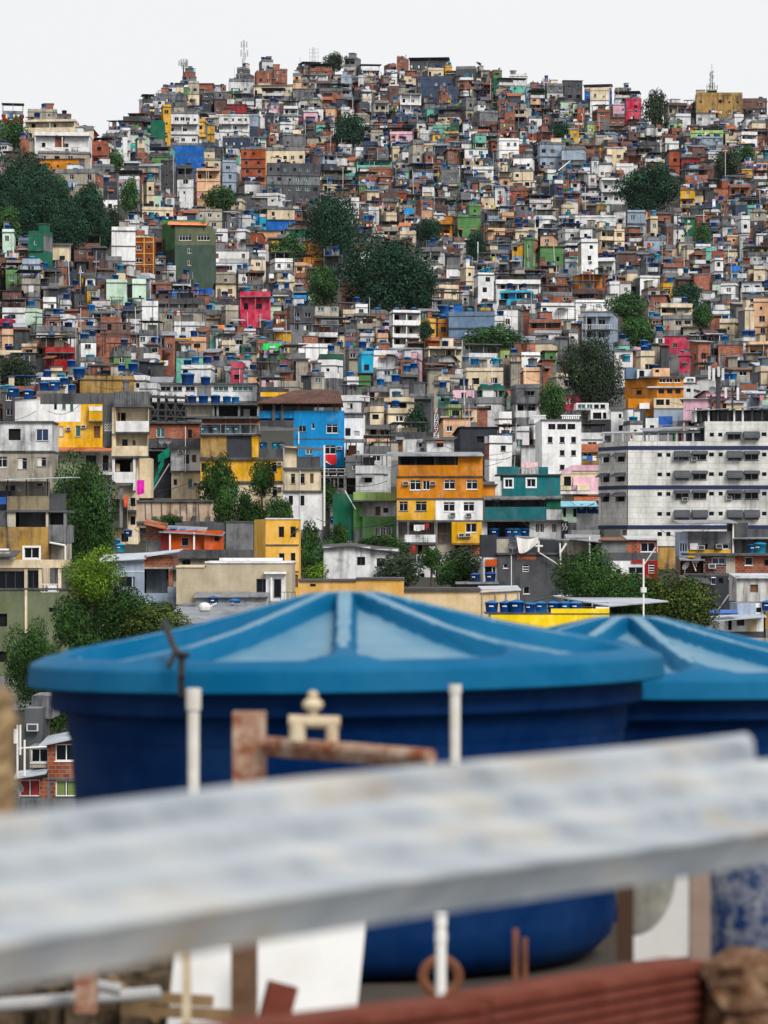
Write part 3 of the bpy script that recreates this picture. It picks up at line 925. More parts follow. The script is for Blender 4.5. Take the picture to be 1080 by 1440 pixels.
# ------------------------------------------------------------------ trees: x0 y0 x1 y1 colour variant label
TREES = [
    (340, 706, 374, 740, 'f', 0, 'shrub on the wall top between the slim trees and the merlons'),
    (372, 702, 402, 738, 'm', 1, 'leafy shrub on the wall top before the cream house'),
    (-12, 238, 40, 300, 'k', 3, 'dark dense tree at the very edge of the wooded bank'),
    (20, 232, 84, 292, 'k', 1, 'dark tree standing behind the pale dusty tree on the wooded bank'),
    (-14, 292, 34, 346, 'm', 2, 'low green tree beside the tall pale mint house'),
    (104, 262, 142, 306, 'k', 0, 'dark tree just below the end of the long beige wall'),
    (60, 296, 128, 352, 'k', 3, 'lowest dark tree of the wooded bank, above the brick sheds'),
    (126, 300, 160, 350, 'k', 2, 'dark tree of the bank beside the big white-stained wall'),
    (146, 292, 172, 326, 'u', 1, 'dusty dark tree between the white balconies and the bank'),
    (24, 290, 70, 334, 'k', 0, 'dark tree of the bank right above the dark green house'),
    (560, 370, 612, 436, 'k', 1, 'dark tree on the flank of the broad dome beside the white terraces'),
    (66, 690, 120, 790, 'f', 0, 'dark leafy tree close beside the ochre house'),
    (120, 720, 164, 786, 'f', 2, 'dark bush under the balcony house'),
    (48, 912, 96, 990, 'f', 3, 'dark undergrowth bush under the olive wall corner'),
    (96, 878, 160, 940, 'f', 1, 'dark bush just above the corner of the big lid'),
    (424, 790, 482, 826, 'y', 2, 'bright green low bush under the creeper tree'),
    (462, 738, 492, 776, 'f', 2, 'weeds on the bank beside the dark green wall'),
    (618, 770, 676, 812, 'u', 2, 'dry creeper over the rock below the oriel'),
    (866, 816, 956, 892, 'q', 1, 'dark leafy tree in the middle behind the white canopy'),
    (330, 690, 356, 740, 'f', 2, 'small shrub between the two slim trees'),
    (388, 702, 412, 736, 'f', 2, 'low hedge bush at the foot of the cream base house'),
    (300, 690, 332, 742, 'f', 3, 'hanging shrub above the concrete merlons'),
    (308, 762, 340, 786, 'f', 2, 'potted bush beside the red-orange house'),
    (330, 756, 362, 782, 'm', 0, 'spiky potted plant on the black planter wall'),
    (866, 232, 962, 296, 'k', 1, 'broad dark tree with a pale trunk standing high among the houses below the ochre block'),
    (470, 160, 514, 208, 'k', 0, 'dark rounded tree among grey houses under the ridge'),
    (773, 172, 804, 198, 'k', 2, 'small dark tree below the stone house on the ridge'),
    (428, 274, 505, 372, 'k', 1, 'tall dark tree above the orange house with grey awnings'),
    (476, 338, 608, 438, 'k', 3, 'largest tree on the slope, a wide dark green dome'),
    (380, 332, 430, 374, 'm', 2, 'mid green tree in front of the orange house with grey awnings'),
    (432, 374, 478, 428, 'm', 0, 'leafy tree beside a brick house just below the broadest dark tree'),
    (455, 74, 484, 100, 'u', 2, 'dusty tree on the ridge beside the square concrete tower'),
    (904, 128, 940, 178, 'u', 1, 'feathery tree on the ridge to the side of the crimson house'),
    (585, 308, 624, 338, 'k', 2, 'small dark tree beside the orange cube house and the green block'),
    (654, 328, 682, 366, 'k', 0, 'narrow dark tree under the light green three-storey block'),
    (653, 460, 737, 500, 'm', 3, 'low spreading green tree below the blue-grey house'),
    (785, 474, 872, 574, 'u', 1, 'big brownish dark tree above the pink ground floor'),
    (758, 538, 797, 594, 'm', 0, 'green tree beside the pink ground floor'),
    (852, 412, 908, 450, 'm', 2, 'leafy tree below a white house on posts'),
    (872, 445, 920, 492, 'm', 3, 'green shrubby tree over a bank beside the pale house with green balconies'),
    (945, 398, 988, 434, 'k', 2, 'dark low tree beside the small yellow cube house'),
    (972, 428, 1002, 460, 'm', 0, 'small green tree beside the long cream veranda house'),
    (567, 572, 602, 622, 'k', 0, 'narrow dark tree beside the thin red and white mast'),
    (588, 452, 608, 494, 'k', 0, 'slim dark tree against the beige balcony block'),
    (1035, 205, 1064, 230, 'm', 2, 'palm-like bushy tree high on the slope beside a pole'),
    (1005, 212, 1042, 252, 'u', 1, 'grey-brown tree high on the slope below a white house'),
    (974, 316, 1002, 346, 'm', 2, 'small tree below a dark green wall on the slope'),
    (286, 262, 334, 296, 'm', 3, 'low green tree under the tall peach house'),
    (0, 168, 40, 208, 'm', 1, 'green tree under the red house with a canopy'),
    (0, 215, 70, 276, 'u', 1, 'pale dusty tree in front of the brick shack'),
    (0, 262, 48, 326, 'k', 0, 'dark tree at the edge of the wood above the pale mint house'),
    (36, 258, 110, 346, 'k', 3, 'big dark tree in the middle of the wooded bank'),
    (92, 268, 152, 352, 'k', 1, 'dark tree of the wood below the long beige wall'),
    (62, 248, 98, 290, 'm', 2, 'lighter tree on top of the wooded bank'),
    (140, 214, 176, 240, 'm', 2, 'small tree beside the terracotta house'),
    (168, 252, 196, 302, 'm', 0, 'leafy tree under the dark veranda house'),
    (-8, 500, 50, 548, 'u', 3, 'tangled shrubs behind two strapped blue tanks'),
    (281, 643, 334, 722, 'f', 0, 'tall glossy tree in front of the sooty yellow house'),
    (352, 648, 388, 722, 'f', 0, 'slim tree with leaning trunk in front of the yellow and cream house'),
    (426, 678, 480, 716, 'f', 3, 'flat-topped tree with bare forked trunk before the white base wall'),
    (418, 736, 452, 808, 'f', 1, 'bushy creeper tree between the yellow block and the white cottage'),
    (440, 762, 478, 812, 'm', 2, 'spiky shrub beside the white stained cottage'),
    (500, 754, 576, 788, 'f', 3, 'wide bush under the green balcony house'),
    (610, 786, 668, 826, 'f', 2, 'weedy shrub on the bank under the oriel'),
    (528, 780, 592, 828, 'u', 3, 'grey leafless-looking shrub before the white railing'),
    (70, 652, 162, 786, 'f', 3, 'tall dark green tree between the ochre house and the balcony house'),
    (90, 778, 174, 856, 'y', 0, 'bright green rounded tree beside the olive house'),
    (74, 842, 134, 912, 'f', 2, 'dark round bush against the olive wall'),
    (126, 826, 214, 898, 'f', 3, 'dark leafy bush below the blue-grey house'),
    (162, 848, 266, 910, 'q', 2, 'yellowing bush just above the big blue lid'),
    (8, 880, 82, 990, 'f', 1, 'shaggy bush at the foot of the olive wall'),
    (780, 776, 874, 852, 'f', 3, 'round dark tree beside the red louvred house'),
    (820, 806, 932, 894, 'f', 3, 'dense tree behind the white canopy'),
    (898, 812, 1010, 906, 'q', 3, 'dense tree with yellow tips below the dark slate house'),
    (590, 770, 622, 800, 'f', 2, 'small bush below the white railing'),
    (216, 724, 258, 744, 'f', 2, 'hanging creeper on the old retaining wall'),
    (40, 650, 82, 672, 'f', 2, 'small shrub under the beige wall'),
    (60, 960, 108, 1030, 'f', 1, 'dark shrub in the gap beside the brick annex'),
    (200, 655, 214, 690, 'f', 2, 'small creeper in the gap behind the hanging magenta cloth'),
]

# ------------------------------------------------------------------ which houses stand where
rec_list = []
GX, GY = 4, 4
MW, MH = 1400 // GX, 1000 // GY
mask = [[0.0] * MW for _ in range(MH)]      # front-most base line covering each cell


def cells(x0, y0, x1, y1):
    for j in range(max(0, int(y0 // GY)), min(MH, int(y1 // GY) + 1)):
        for i in range(max(0, int((x0 + 160) // GX)), min(MW, int((x1 + 160) // GX) + 1)):
            yield i, j


for ent in HILL.replace('\n', '').split(';'):
    q = ent.split()
    if len(q) < 5:
        continue
    x0, y0, x1, y1 = map(float, q[:4])
    rec_list.append(dict(x0=x0, y0=y0, x1=x1, y1=y1, cols=q[4], roof=q[5] if len(q) > 5 else 'f', bal=q[6] if len(q) > 6 else '', traced=True))
blockers = [(r['x0'], r['y0'], r['x1'], r['y1']) for r in rec_list]
blockers += [(t[0] + 4, t[1] + 5, t[2] - 4, t[3]) for t in TREES]
NEAR_RECTS = [(0, 558, 212, 940), (205, 556, 460, 835), (364, 545, 512, 835), (497, 640, 680, 835), (680, 655, 792, 842), (790, 652, 850, 730), (762, 590, 818, 668), (847, 592, 1090, 775),
              (790, 725, 1090, 890), (880, 515, 980, 620), (811, 566, 905, 620), (222, 535, 364, 566)]
blockers += NEAR_RECTS
for (x0, y0, x1, y1) in blockers:
    for i, j in cells(x0, y0, x1, y1):
        mask[j][i] = max(mask[j][i], y1)
rf = random.Random(11)
FILLW = {'far': 'RRRRRrrrrGGGKKKKKwwwwWWWWWCCCezzzRNNbbgtYeewWWsmRtpdCa', 'mid': 'RRRrGGKKwwwwwWWWWWWWWCCCCezeRGbbNdpsYteam'}
fills = []
y = 640.0
while y > 96:
    Dm = D(540, y)
    st = 2.35 / Dm * F
    x = -110.0 + rf.uniform(0, 20)
    while x < 1190:
        Dl = D(x, y)
        stl = 2.35 / Dl * F
        w = rf.choice([rf.uniform(2.2, 3.8), rf.uniform(3.0, 5.2)]) / Dl * F
        nf = rf.choices([1, 2, 3, 4], [4.5, 5, 1.6, .3])[0]
        yb = y + rf.uniform(-.35, .35) * st
        yt = yb - nf * stl * rf.uniform(.92, 1.0)
        sk = skyline(x + w / 2) + rf.uniform(-3, 8)
        if yb < sk + 7:
            x += w
            continue
        if yt < sk:
            nf = max(1, int((yb - sk) / stl))
            yt = yb - nf * stl
        # keep clear of the fronts of houses standing behind
        lim = 0
        for (a, b, c, d) in blockers:
            if a < x + w - 1.5 and c > x + 1.5 and d < yb and d > yt - 1.5 and b < yb:
                lim = max(lim, d)
        if lim:
            nf2 = int((yb - lim + 2) / stl)
            nf = min(nf, nf2)
            yt = yb - nf * stl
        tot = cov = 0
        if nf >= 1:
            for i, j in cells(x, yt, x + w, yb):
                tot += 1
                if mask[j][i] >= yb - 2:
                    cov += 1
        if nf >= 1 and tot and (tot - cov) / tot > .12 and yt > skyline(x + w / 2) - 8:
            pal = FILLW['far' if y < 400 else 'mid']
            cc = ''.join(rf.choice(pal) for _ in range(1 if rf.random() < .5 else nf))
            rchoice = rf.choices('ftskhx', [5.5, 3.6 if nf > 1 else .4, 3.6, 3, .4, 1.8])[0]
            fills.append(dict(x0=x, y0=yt, x1=x + w, y1=yb, cols=cc, roof=rchoice, bal='', traced=False,
                              nf=nf, area=(tot - cov) * GX * GY))
        x += w * rf.uniform(.82, 1.06)
    y -= st * rf.uniform(.40, .54)

# how much of each house shows: paint base lines front to back
vis = [[None] * MW for _ in range(MH)]
allh = rec_list + fills
for r in sorted(allh, key=lambda r: r['y1']):
    for i, j in cells(r['x0'], r['y0'], r['x1'], r['y1']):
        vis[j][i] = r
for t in TREES:
    for i, j in cells(t[0] + 3, t[1] + 4, t[2] - 3, t[3]):
        if vis[j][i] is not None and vis[j][i]['y1'] < t[3] + 2:
            vis[j][i] = None
for a in NEAR_RECTS:
    for i, j in cells(*a):
        if vis[j][i] is not None and vis[j][i]['y1'] < a[3]:
            vis[j][i] = None
for r in allh:
    r['area'] = 0
for j in range(MH):
    for i in range(40, 40 + 270):
        if vis[j][i] is not None:
            vis[j][i]['area'] += 1
allh = [r for r in allh if r['traced'] or r['area'] > 0 or r['x0'] < -10 or r['x1'] > 1090]
N_SINGLE = 262
single = sorted(allh, key=lambda r: -(r['area'] + (3 if r['traced'] else 0)))[:N_SINGLE]
single_ids = {id(r) for r in single}
mass = Mass()
for k, r in enumerate(allh):
    rng = random.Random(1000 + k)
    xc = (r['x0'] + r['x1']) / 2
    Y = D(xc, r['y1'])
    s = Y / F
    H = (r['y1'] - r['y0']) * s
    roof = r['roof']
    if roof in 't':
        H -= 2.5
    elif roof in 'fk':
        H -= .7
    elif roof in 'sh':
        H -= .7
    H = max(H, 2.0)
    nf = max(1, round(H / 2.75), len(r['cols']) if len(r['cols']) <= H / 2.0 else 1)
    if r['traced'] and len(r['cols']) > 1 and nf > len(r['cols']):
        # spread the listed colours over the storeys
        c = r['cols']
        r['cols'] = ''.join(c[min(len(c) - 1, int(i * len(c) / nf))] for i in range(nf))
    sh = H / nf
    Wt = (r['x1'] - r['x0']) * s
    a = radians(rng.choice([-1, 1, 1]) * rng.choice([rng.uniform(1, 8), rng.uniform(4, 18)]))
    if r['traced'] and Wt > 9:
        a *= .45
    d = rng.uniform(5.0, 8.0)
    if abs(sin(a)) * d > .30 * Wt:
        d = max(3.6, .30 * Wt / abs(sin(a)))
    if abs(sin(a)) * d > .5 * Wt:
        a = math.copysign(math.asin(min(.9, .3 * Wt / d)), a)
    w = max(1.8, (Wt - d * abs(sin(a))) / cos(a))
    p = at(r['x0'], r['y1'], Y)
    if a > 0:
        p.x += d * sin(a)
    r.update(nf=nf, Y=Y, k=k)
    bal = ''.join({'b': 'b', 'v': 'v', 'p': 'p'}.get(ch, 'w') for ch in r['bal'])
    if bal and r['bal'] != 'p':
        bal = (bal * 4)[:nf] if len(bal) < nf else bal
    elif bal == 'p':
        bal = 'p' * nf
    if id(r) in single_ids:
        root = empty('house', p, a)
        root.rotation_euler = (rng.uniform(-.012, .012), rng.uniform(-.014, .014), a)
        r['root'] = root
        S = Ind(root)
        r['H'] = gen_house(S, rng, w, d, nf, sh, r['cols'], roof, a, r, bal=bal, o=tuple(p))
        S.close()
    else:
        r['root'] = None
        mass.m.T(tuple(p), a)
        gen_house(mass, rng, w, d, nf, sh, r['cols'], roof, a, r, bal=bal, o=tuple(p))
# lean-to sheds, low walls and posts wedged between the houses
rs = random.Random(31)
for r in allh:
    for _ in range(rs.choice([0, 1, 1, 2])):
        s = r['Y'] / F
        px = rs.uniform(r['x0'] - 2, r['x1'] + 2)
        py = r['y1'] - rs.uniform(-1.0, .4) / s
        p = at(px, py, r['Y'] - rs.uniform(.9, 2.2))
        if any(a - 3 < px < c + 3 and b < py < d_ + 6 for (a, b, c, d_) in NEAR_RECTS):
            continue
        mass.m.T(tuple(p), radians(rs.uniform(-20, 20)))
        ww, hh = rs.uniform(1.2, 3.2), rs.uniform(.9, 1.9)
        code = rs.choice('RRrGGKKKzzwWee')
        kind = rs.random()
        if kind < .55:
            mass.m.box(-ww / 2, ww / 2, 0, 1.1, -3, hh, WM(code), 'b')
            sheet(mass.m, -ww / 2 - .3, ww / 2 + .3, -.5, hh + .05, 1.3, hh + rs.uniform(.1, .5), rs.choice([fibro, zinc, rust_sheet, fibro, dark_concrete]))
        elif kind < .8:
            sheet(mass.m, -ww / 2 - .3, ww / 2 + .3, -.5, hh + .3, 1.3, hh + rs.uniform(.3, .8), rs.choice([fibro, zinc, rust_sheet, zinc_pale]))
            for x in (-ww / 2, ww / 2):
                mass.m.box(x - .05, x + .05, -.35, -.25, -2, hh + .3, steel_dark)
        else:
            mass.m.bar((0, -.4, -2), (rs.uniform(-.3, .3), -.4, hh + rs.uniform(1.5, 5)), .06, rs.choice([steel, pvc, steel_dark]), 4)
# roofs down in the valley
rv = random.Random(8)
yv = 120.0
while yv < 300:
    px = -900.0
    while px < 2000:
        w_ = rv.uniform(5, 9)
        pw = w_ / yv * F
        nfv = rv.choice([1, 2, 2, 3])
        zg = -30 + (yv - 150) / 150 * 13 if yv > 150 else -31
        ptop = HOR - (zg + nfv * 2.7 + 2.8) / yv * F
        hid = (110 < px and px + pw < 1100 and ptop > 955) or px > 1100 or px + pw < -30
        if hid and rv.random() < .8:
            p = at(px, HOR, yv)
            p.z = zg
            a_ = radians(rv.uniform(-12, 12))
            mass.m.T(tuple(p), a_)
            gen_house(mass, rv, w_, rv.uniform(6, 9), nfv, 2.7, rv.choice('RRWwwCGGKbse'), rv.choice('fsstf'), a_, {'cols': 'W'}, o=tuple(p), base=5)
        px += pw * rv.uniform(.9, 1.2)
    yv += rv.uniform(9, 12)
mass.m.T()
mo = mass.m.build('small_hillside_houses')
tag(mo, 'the smallest crowded houses filling the gaps over the whole slope', 'houses', kind='stuff')
print('HOUSES', len(allh), 'single', len(single), 'mass faces', len(mass.m.f))

# ------------------------------------------------------------------ buildings of the lower slope, read from the photo wall by wall
NEAR_HOUSES = []


class NB:
    """a building whose walls are given in photo pixels at its own distance and turned into metres"""
    def __init__(s, label, x0, x1, yb, Y=None, name='house', cat='house', group=None):
        s.xc, s.yb = (x0 + x1) / 2, yb
        s.Y = Y or D(s.xc, yb)
        s.s = s.Y / F
        p = at(s.xc, yb, s.Y)
        s.pos = p
        s.root = empty(name, p)
        tag(s.root, label, cat, group)
        s.S = Ind(s.root)
        s.label = label
        s.blocks = []

    def X(s, px):
        return (px - s.xc) * s.s

    def Z(s, py):
        return (s.yb - py) * s.s

    def block(s, x0, y0, x1, y1, code, wins=(), dep=8, f=0.0, xl=None, xr=None, part='wall', lw=(), rw=(), top=True, rev=.15, mat=None):
        s.blocks.append((x0, y0, x1, y1, f, dep))
        m = mat or WM(code)
        W = s.S.mb(part)
        a0, a1, z0, z1 = s.X(x0), s.X(x1), s.Z(y1), s.Z(y0)
        bl = s.X(xl) if xl is not None else a0
        br = s.X(xr) if xr is not None else a1
        P = [(bl, f + dep), (a0, f), (a1, f), (br, f + dep)]

        def do(A, B, ws):
            hs = [(u0, u1, s.Z(c), s.Z(b)) for (u0, b, u1, c, st) in ws]
            panel(W, A, B, z0, z1, hs, m, rev)
            opening(s.S, None, A, B, hs, [q[4] for q in ws], 2)
        do(P[1], P[2], [(s.X(w[0]) - a0, w[1], s.X(w[2]) - a0, w[3], w[4]) for w in wins])
        Ls = hypot(P[1][0] - P[0][0], P[1][1] - P[0][1])
        do(P[0], P[1], [((w[0] - xl) / (x0 - xl) * Ls, w[1], (w[2] - xl) / (x0 - xl) * Ls, w[3], w[4]) for w in lw] if xl is not None else [])
        do(P[2], P[3], [((w[0] - x1) / (xr - x1) * Ls, w[1], (w[2] - x1) / (xr - x1) * Ls, w[3], w[4]) for w in rw] if xr is not None else [])
        panel(W, P[3], P[0], z0, z1, [], m)
        if top:
            W.face([(q[0], q[1], z1 - .003) for q in P], concrete)
        return s

    def box(s, part, x0, y0, x1, y1, mat, f0, f1):
        m = MB()
        m.box(s.X(x0), s.X(x1), f0, f1, s.Z(y1), s.Z(y0), mat if not isinstance(mat, str) else WM(mat))
        m.build(part, s.root)
        return s

    def slab(s, x0, x1, y, out=.2, th=.2, mat=None, dep=6, part='floor_slab'):
        z = s.Z(y)
        s.S.mb(part).box(s.X(x0), s.X(x1), -out, dep, z - th / 2, z + th / 2, mat or slab_mat)
        return s

    def roof(s, x0, x1, yf, yb, f0, f1, mat, yf1=None, yb1=None, th=.08, part='roof'):
        sheet(s.S.mb(part), s.X(x0), s.X(x1), f0, s.Z(yf), f1, s.Z(yb), mat, th, s.Z(yf1) if yf1 else None, s.Z(yb1) if yb1 else None)
        return s

    def posts(s, xs_, y0, y1, f=0.0, w=.14, mat=None, part='post'):
        for x in xs_:
            m = MB()
            a = s.X(x)
            m.box(a - w / 2, a + w / 2, f, f + w, s.Z(y1), s.Z(y0), mat or concrete)
            m.build(part, s.root)
        return s

    def rail(s, x0, x1, y0, y1, f=-.6, step=.3, mat=None):
        m = MB()
        mat = mat or steel_dark
        a0, a1, z0, z1 = s.X(x0), s.X(x1), s.Z(y1), s.Z(y0)
        m.box(a0, a1, f, f + .05, z1 - .05, z1, mat)
        m.box(a0, a1, f, f + .05, z0, z0 + .05, mat)
        n = max(2, int((a1 - a0) / step))
        for i in range(n + 1):
            x = a0 + (a1 - a0) * i / n
            m.box(x - .02, x + .02, f, f + .04, z0 + .05, z1 - .05, mat)
        m.build('railing', s.root)
        return s

    def ac(s, x, y, f=0.0):
        s.S.inst('air_conditioner', 'ac', ac_mb, (s.X(x), f, s.Z(y)), 0)
        return s

    def dish(s, x, y, f=0.0, a=0.3):
        s.S.inst('satellite_dish', 'dish', dish_mb, (s.X(x), f, s.Z(y)), a)
        return s

    def pipe(s, x, y0, y1, f=-.08, r=.05, mat=None):
        s.S.mb('drainpipe').bar((s.X(x), f, s.Z(y1)), (s.X(x), f, s.Z(y0)), r, mat or pvc, 6)
        return s

    def bar(s, part, x0, y0, x1, y1, f0=-.3, f1=None, r=.06, mat=None):
        m = MB() if part in ('pergola_beam', 'beam', 'strut', 'loose_cable', 'stair', 'pipe', 'gutter') else s.S.mb(part)
        m.bar((s.X(x0), f0, s.Z(y0)), (s.X(x1), f0 if f1 is None else f1, s.Z(y1)), r, mat or steel_dark, 6)
        if m not in s.S.parts.values():
            m.build(part, s.root)
        return s

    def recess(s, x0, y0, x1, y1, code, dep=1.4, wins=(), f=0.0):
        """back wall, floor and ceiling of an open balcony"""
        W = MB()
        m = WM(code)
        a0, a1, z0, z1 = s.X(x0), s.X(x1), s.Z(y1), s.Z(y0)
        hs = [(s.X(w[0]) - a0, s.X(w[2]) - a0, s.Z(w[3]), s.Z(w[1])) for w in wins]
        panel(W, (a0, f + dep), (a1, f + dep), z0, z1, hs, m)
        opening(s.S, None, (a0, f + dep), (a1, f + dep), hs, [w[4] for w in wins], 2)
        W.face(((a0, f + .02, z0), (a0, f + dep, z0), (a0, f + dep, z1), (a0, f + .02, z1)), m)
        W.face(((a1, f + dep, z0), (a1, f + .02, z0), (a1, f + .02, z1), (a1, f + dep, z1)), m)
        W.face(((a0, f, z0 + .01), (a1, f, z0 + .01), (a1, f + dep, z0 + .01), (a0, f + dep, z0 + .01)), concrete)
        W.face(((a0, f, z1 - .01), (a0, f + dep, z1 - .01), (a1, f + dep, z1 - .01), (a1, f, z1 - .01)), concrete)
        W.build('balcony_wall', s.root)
        return s

    def tank(s, x, y, dia=1.35, kind='b', f=1.5):
        TANKS.append((s.pos + Vector((s.X(x), f, s.Z(y))), dia, kind, s))
        return s

    def done(s):
        for (x0, y0, x1, y1, f, dep) in s.blocks:
            if dep < 3 or y1 < s.yb - 45:
                continue
            if not any(b[1] >= y1 - 2 and b[0] < x1 - 2 and b[2] > x0 + 2 for b in s.blocks):
                m = MB()
                m.box(s.X(x0) + .03, s.X(x1) - .03, f + .03, f + dep - .03, s.Z(y1) - 16, s.Z(y1) - .003, concrete, 'b')
                m.build('foundation', s.root)
        s.S.close()
        NEAR_HOUSES.append(s)


def wn(st, *r):
    """windows of one style: flat list of x0 y0 x1 y1"""
    return [(r[i], r[i + 1], r[i + 2], r[i + 3], st) for i in range(0, len(r), 4)]


# --- left side
h = NB('long white house with a low bent roof and three small windows, above the yellow house', 12, 114, 591)
h.block(12, 561, 114, 596, 'W', wn('k', 76, 567, 80, 576) + wn('t', 87, 566, 92.5, 576, 98, 566, 103, 578), dep=9, top=False)
h.roof(10, 64, 561, 556, -.5, 9, zinc, 556, 552).roof(64, 130, 556, 552, -.5, 9, zinc, 563, 558)
h.box('foundation', 0, 592, 76, 593.6, dark_concrete, -.3, 3)
h.done()
h = NB('house with a mould-stained white upper floor over a beige floor with curtained windows', 0, 73, 676, Y=D(36, 672) - 8)
h.block(-12, 594, 73, 634, 'w', wn('o', 12, 603, 29, 619) + wn('B', 51, 603.5, 68, 620), dep=9)
h.block(-12, 635.5, 73, 690, 'e', wn('h', -4, 642, 10, 657, ) + wn('c', 25, 644, 38, 660, 52, 643, 65, 656), dep=9)
h.slab(-12, 74, 634.8, .25, .2, dark_concrete, 8).slab(-12, 75, 593.4, .3, .18, dark_concrete, 8)
h.done()
h = NB('yellow house with five narrow windows over a red tiled awning', 74, 150, 640, Y=D(110, 640))
h.block(74, 593, 113.5, 629, 'Y', wn('k', 78, 600, 81, 609) + wn('c', 83, 599.5, 89, 614) + wn('t', 106, 598.5, 113, 614), dep=8)
h.block(113.5, 568, 144, 629, 'Y', wn('d', 132, 599, 141, 616), dep=8, f=-.01)
h.ac(96.5, 603).ac(117.5, 600)
h.box('balcony', 126, 578.5, 144, 592, 'Y', -1.1, -.02).box('balcony', 125, 592, 146, 594, dark_concrete, -1.2, -.02).box('balcony', 126, 572, 144, 578, 'W', -.9, -.05)
h.roof(76, 159, 634, 629, -1.6, -.02, tile_mat, 634, 629, .1, 'awning')
h.block(75, 636, 158, 672, 'e', wn('k', 78, 640, 83, 658, 120, 640, 135, 654) + wn('D', 144, 640, 152, 662), dep=7, f=.6)
h.rail(122, 158, 652, 664, -.8)
h.box('balcony', 122, 664, 158, 668, 'w', -.9, .59)
h.done()
h = NB('narrow cream house with three stacked balconies under a grey concrete parapet', 158, 209, 742, Y=D(185, 725))
h.box('parapet', 161, 551, 211, 569, concrete, -1.0, -.8).box('parapet', 160.5, 569, 212, 573, dark_concrete, -1.15, 6)
for i in range(15):
    h.box('parapet', 162 + i * 3.4, 551, 163.2 + i * 3.4, 569, slab_mat, -1.06, -1.0)
h.box('parapet', 56, 553, 160.5, 568, dark_concrete, .5, .8)
h.block(144, 568, 160, 628, 'K', wn('q', 146, 594, 158, 606), dep=6, f=.4)
h.recess(163, 573, 209, 609, 'C', 1.8, wn('k', 165, 580, 168, 592) + wn('D', 169, 580, 176, 597), f=-.9)
h.block(158, 573, 163.5, 642, 'C', dep=6, f=-.5)
h.box('balcony', 163.6, 592.5, 210, 607.5, 'W', -1.0, -.88).box('balcony', 163.6, 607.5, 210, 610, dark_concrete, -1.1, 1)
h.recess(158, 610, 208, 643, 'C', 1.5, wn('k', 171, 617.5, 179, 627) + wn('s', 186, 619, 190, 626), f=-.8)
h.box('balcony', 158, 627.5, 208, 641.5, 'C', -.95, -.82).box('balcony', 158, 641.5, 208, 644, dark_concrete, -1.0, 1.2)
h.block(158, 644, 194, 795, 'C', wn('k', 183, 700, 190, 712, 183, 726, 190, 738, 170, 750, 180, 762), dep=8, f=.5).block(194, 643, 209, 700, 'C', dep=5, f=4).recess(194, 700, 214, 740, 'K', 3, f=2)
h.slab(150, 196, 719, .9, .2, dark_concrete, 1).rail(152, 193, 709, 718, -1.0, .4)
h.recess(162, 646, 187, 680, 'C', 1.2, wn('k', 162.5, 652, 168, 663) + wn('D', 183, 650, 186, 668), f=-.7)
h.box('balcony', 161, 664, 187.5, 679, 'W', -.85, -.72).box('balcony', 160, 679, 188, 681, dark_concrete, -.95, .4)
h.box('balcony', 158.5, 645, 162, 682, 'W', -.7, -.5).box('balcony', 187.6, 645, 191, 690, 'W', -.7, .45)
h.roof(152, 186, 684, 679, -2.2, -.72, dark_concrete, 682, 679, .1, 'awning')
h.posts((156, 172), 684, 742, -1.9, .35)
h.recess(150, 702, 180, 742, 'e', 2, wn('D', 161, 715, 170, 726), f=-1.6)
h.done()
h = NB('two-storey sooty cream house with a brick top floor and two dishes', 205, 282, 700)
h.block(205, 597, 282, 617, 'R', wn('t', 220, 602, 232, 615) + wn('k', 264, 604, 270, 616), dep=8)
h.block(208, 617, 282, 630, 'K', dep=8, f=.05)
h.slab(204, 283, 594.5, .5, .25, dark_concrete, 8)
h.block(240, 630, 282, 662.5, 'w', wn('k', 259, 639, 266, 652) + wn('s', 270, 639.5, 276, 650), dep=8, f=.1)
h.block(241, 664, 281, 702, 'C', wn('k', 244, 674, 249, 682) + wn('t', 264, 673, 271, 686), dep=8, f=.1)
h.slab(239, 283, 663.2, .35, .22, dark_concrete, 5).slab(239, 283, 630, .5, .3, dark_concrete, 5)
h.ac(254, 635).ac(275, 681, .1).pipe(261, 600, 664, -.4).pipe(256, 664, 700, -.3).dish(228, 628, -.9, .5).dish(237, 628, -.9, .2)
h.recess(209, 634, 239, 700, 'K', 2.5, f=.2)
h.done()
t = NB('green netting draped down a stair beside hanging laundry', 212, 238, 690, Y=D(225, 700) - 3, name='green_tarpaulin', cat='tarpaulin')
m = t.S.mb('netting_sheet')
for (q0, q1) in (((222, 640), (238, 628)), ((213, 688), (222, 658)), ((222, 658), (230, 640))):
    a, b, c, d = (t.X(q0[0]), 0, t.Z(q0[1])), (t.X(q1[0]), .3, t.Z(q1[1])), (t.X(q1[0]), .8, t.Z(q1[1] + 14)), (t.X(q0[0]), .4, t.Z(q0[1] + 10))
    m.face((a, d, c, b), tarp_green)
    m.face([(p[0], p[1] + .05, p[2]) for p in (a, b, c, d)], tarp_green)
t.bar('pole', 214, 692, 238, 652, -.2, .4, .08, steel)
t.S.close()

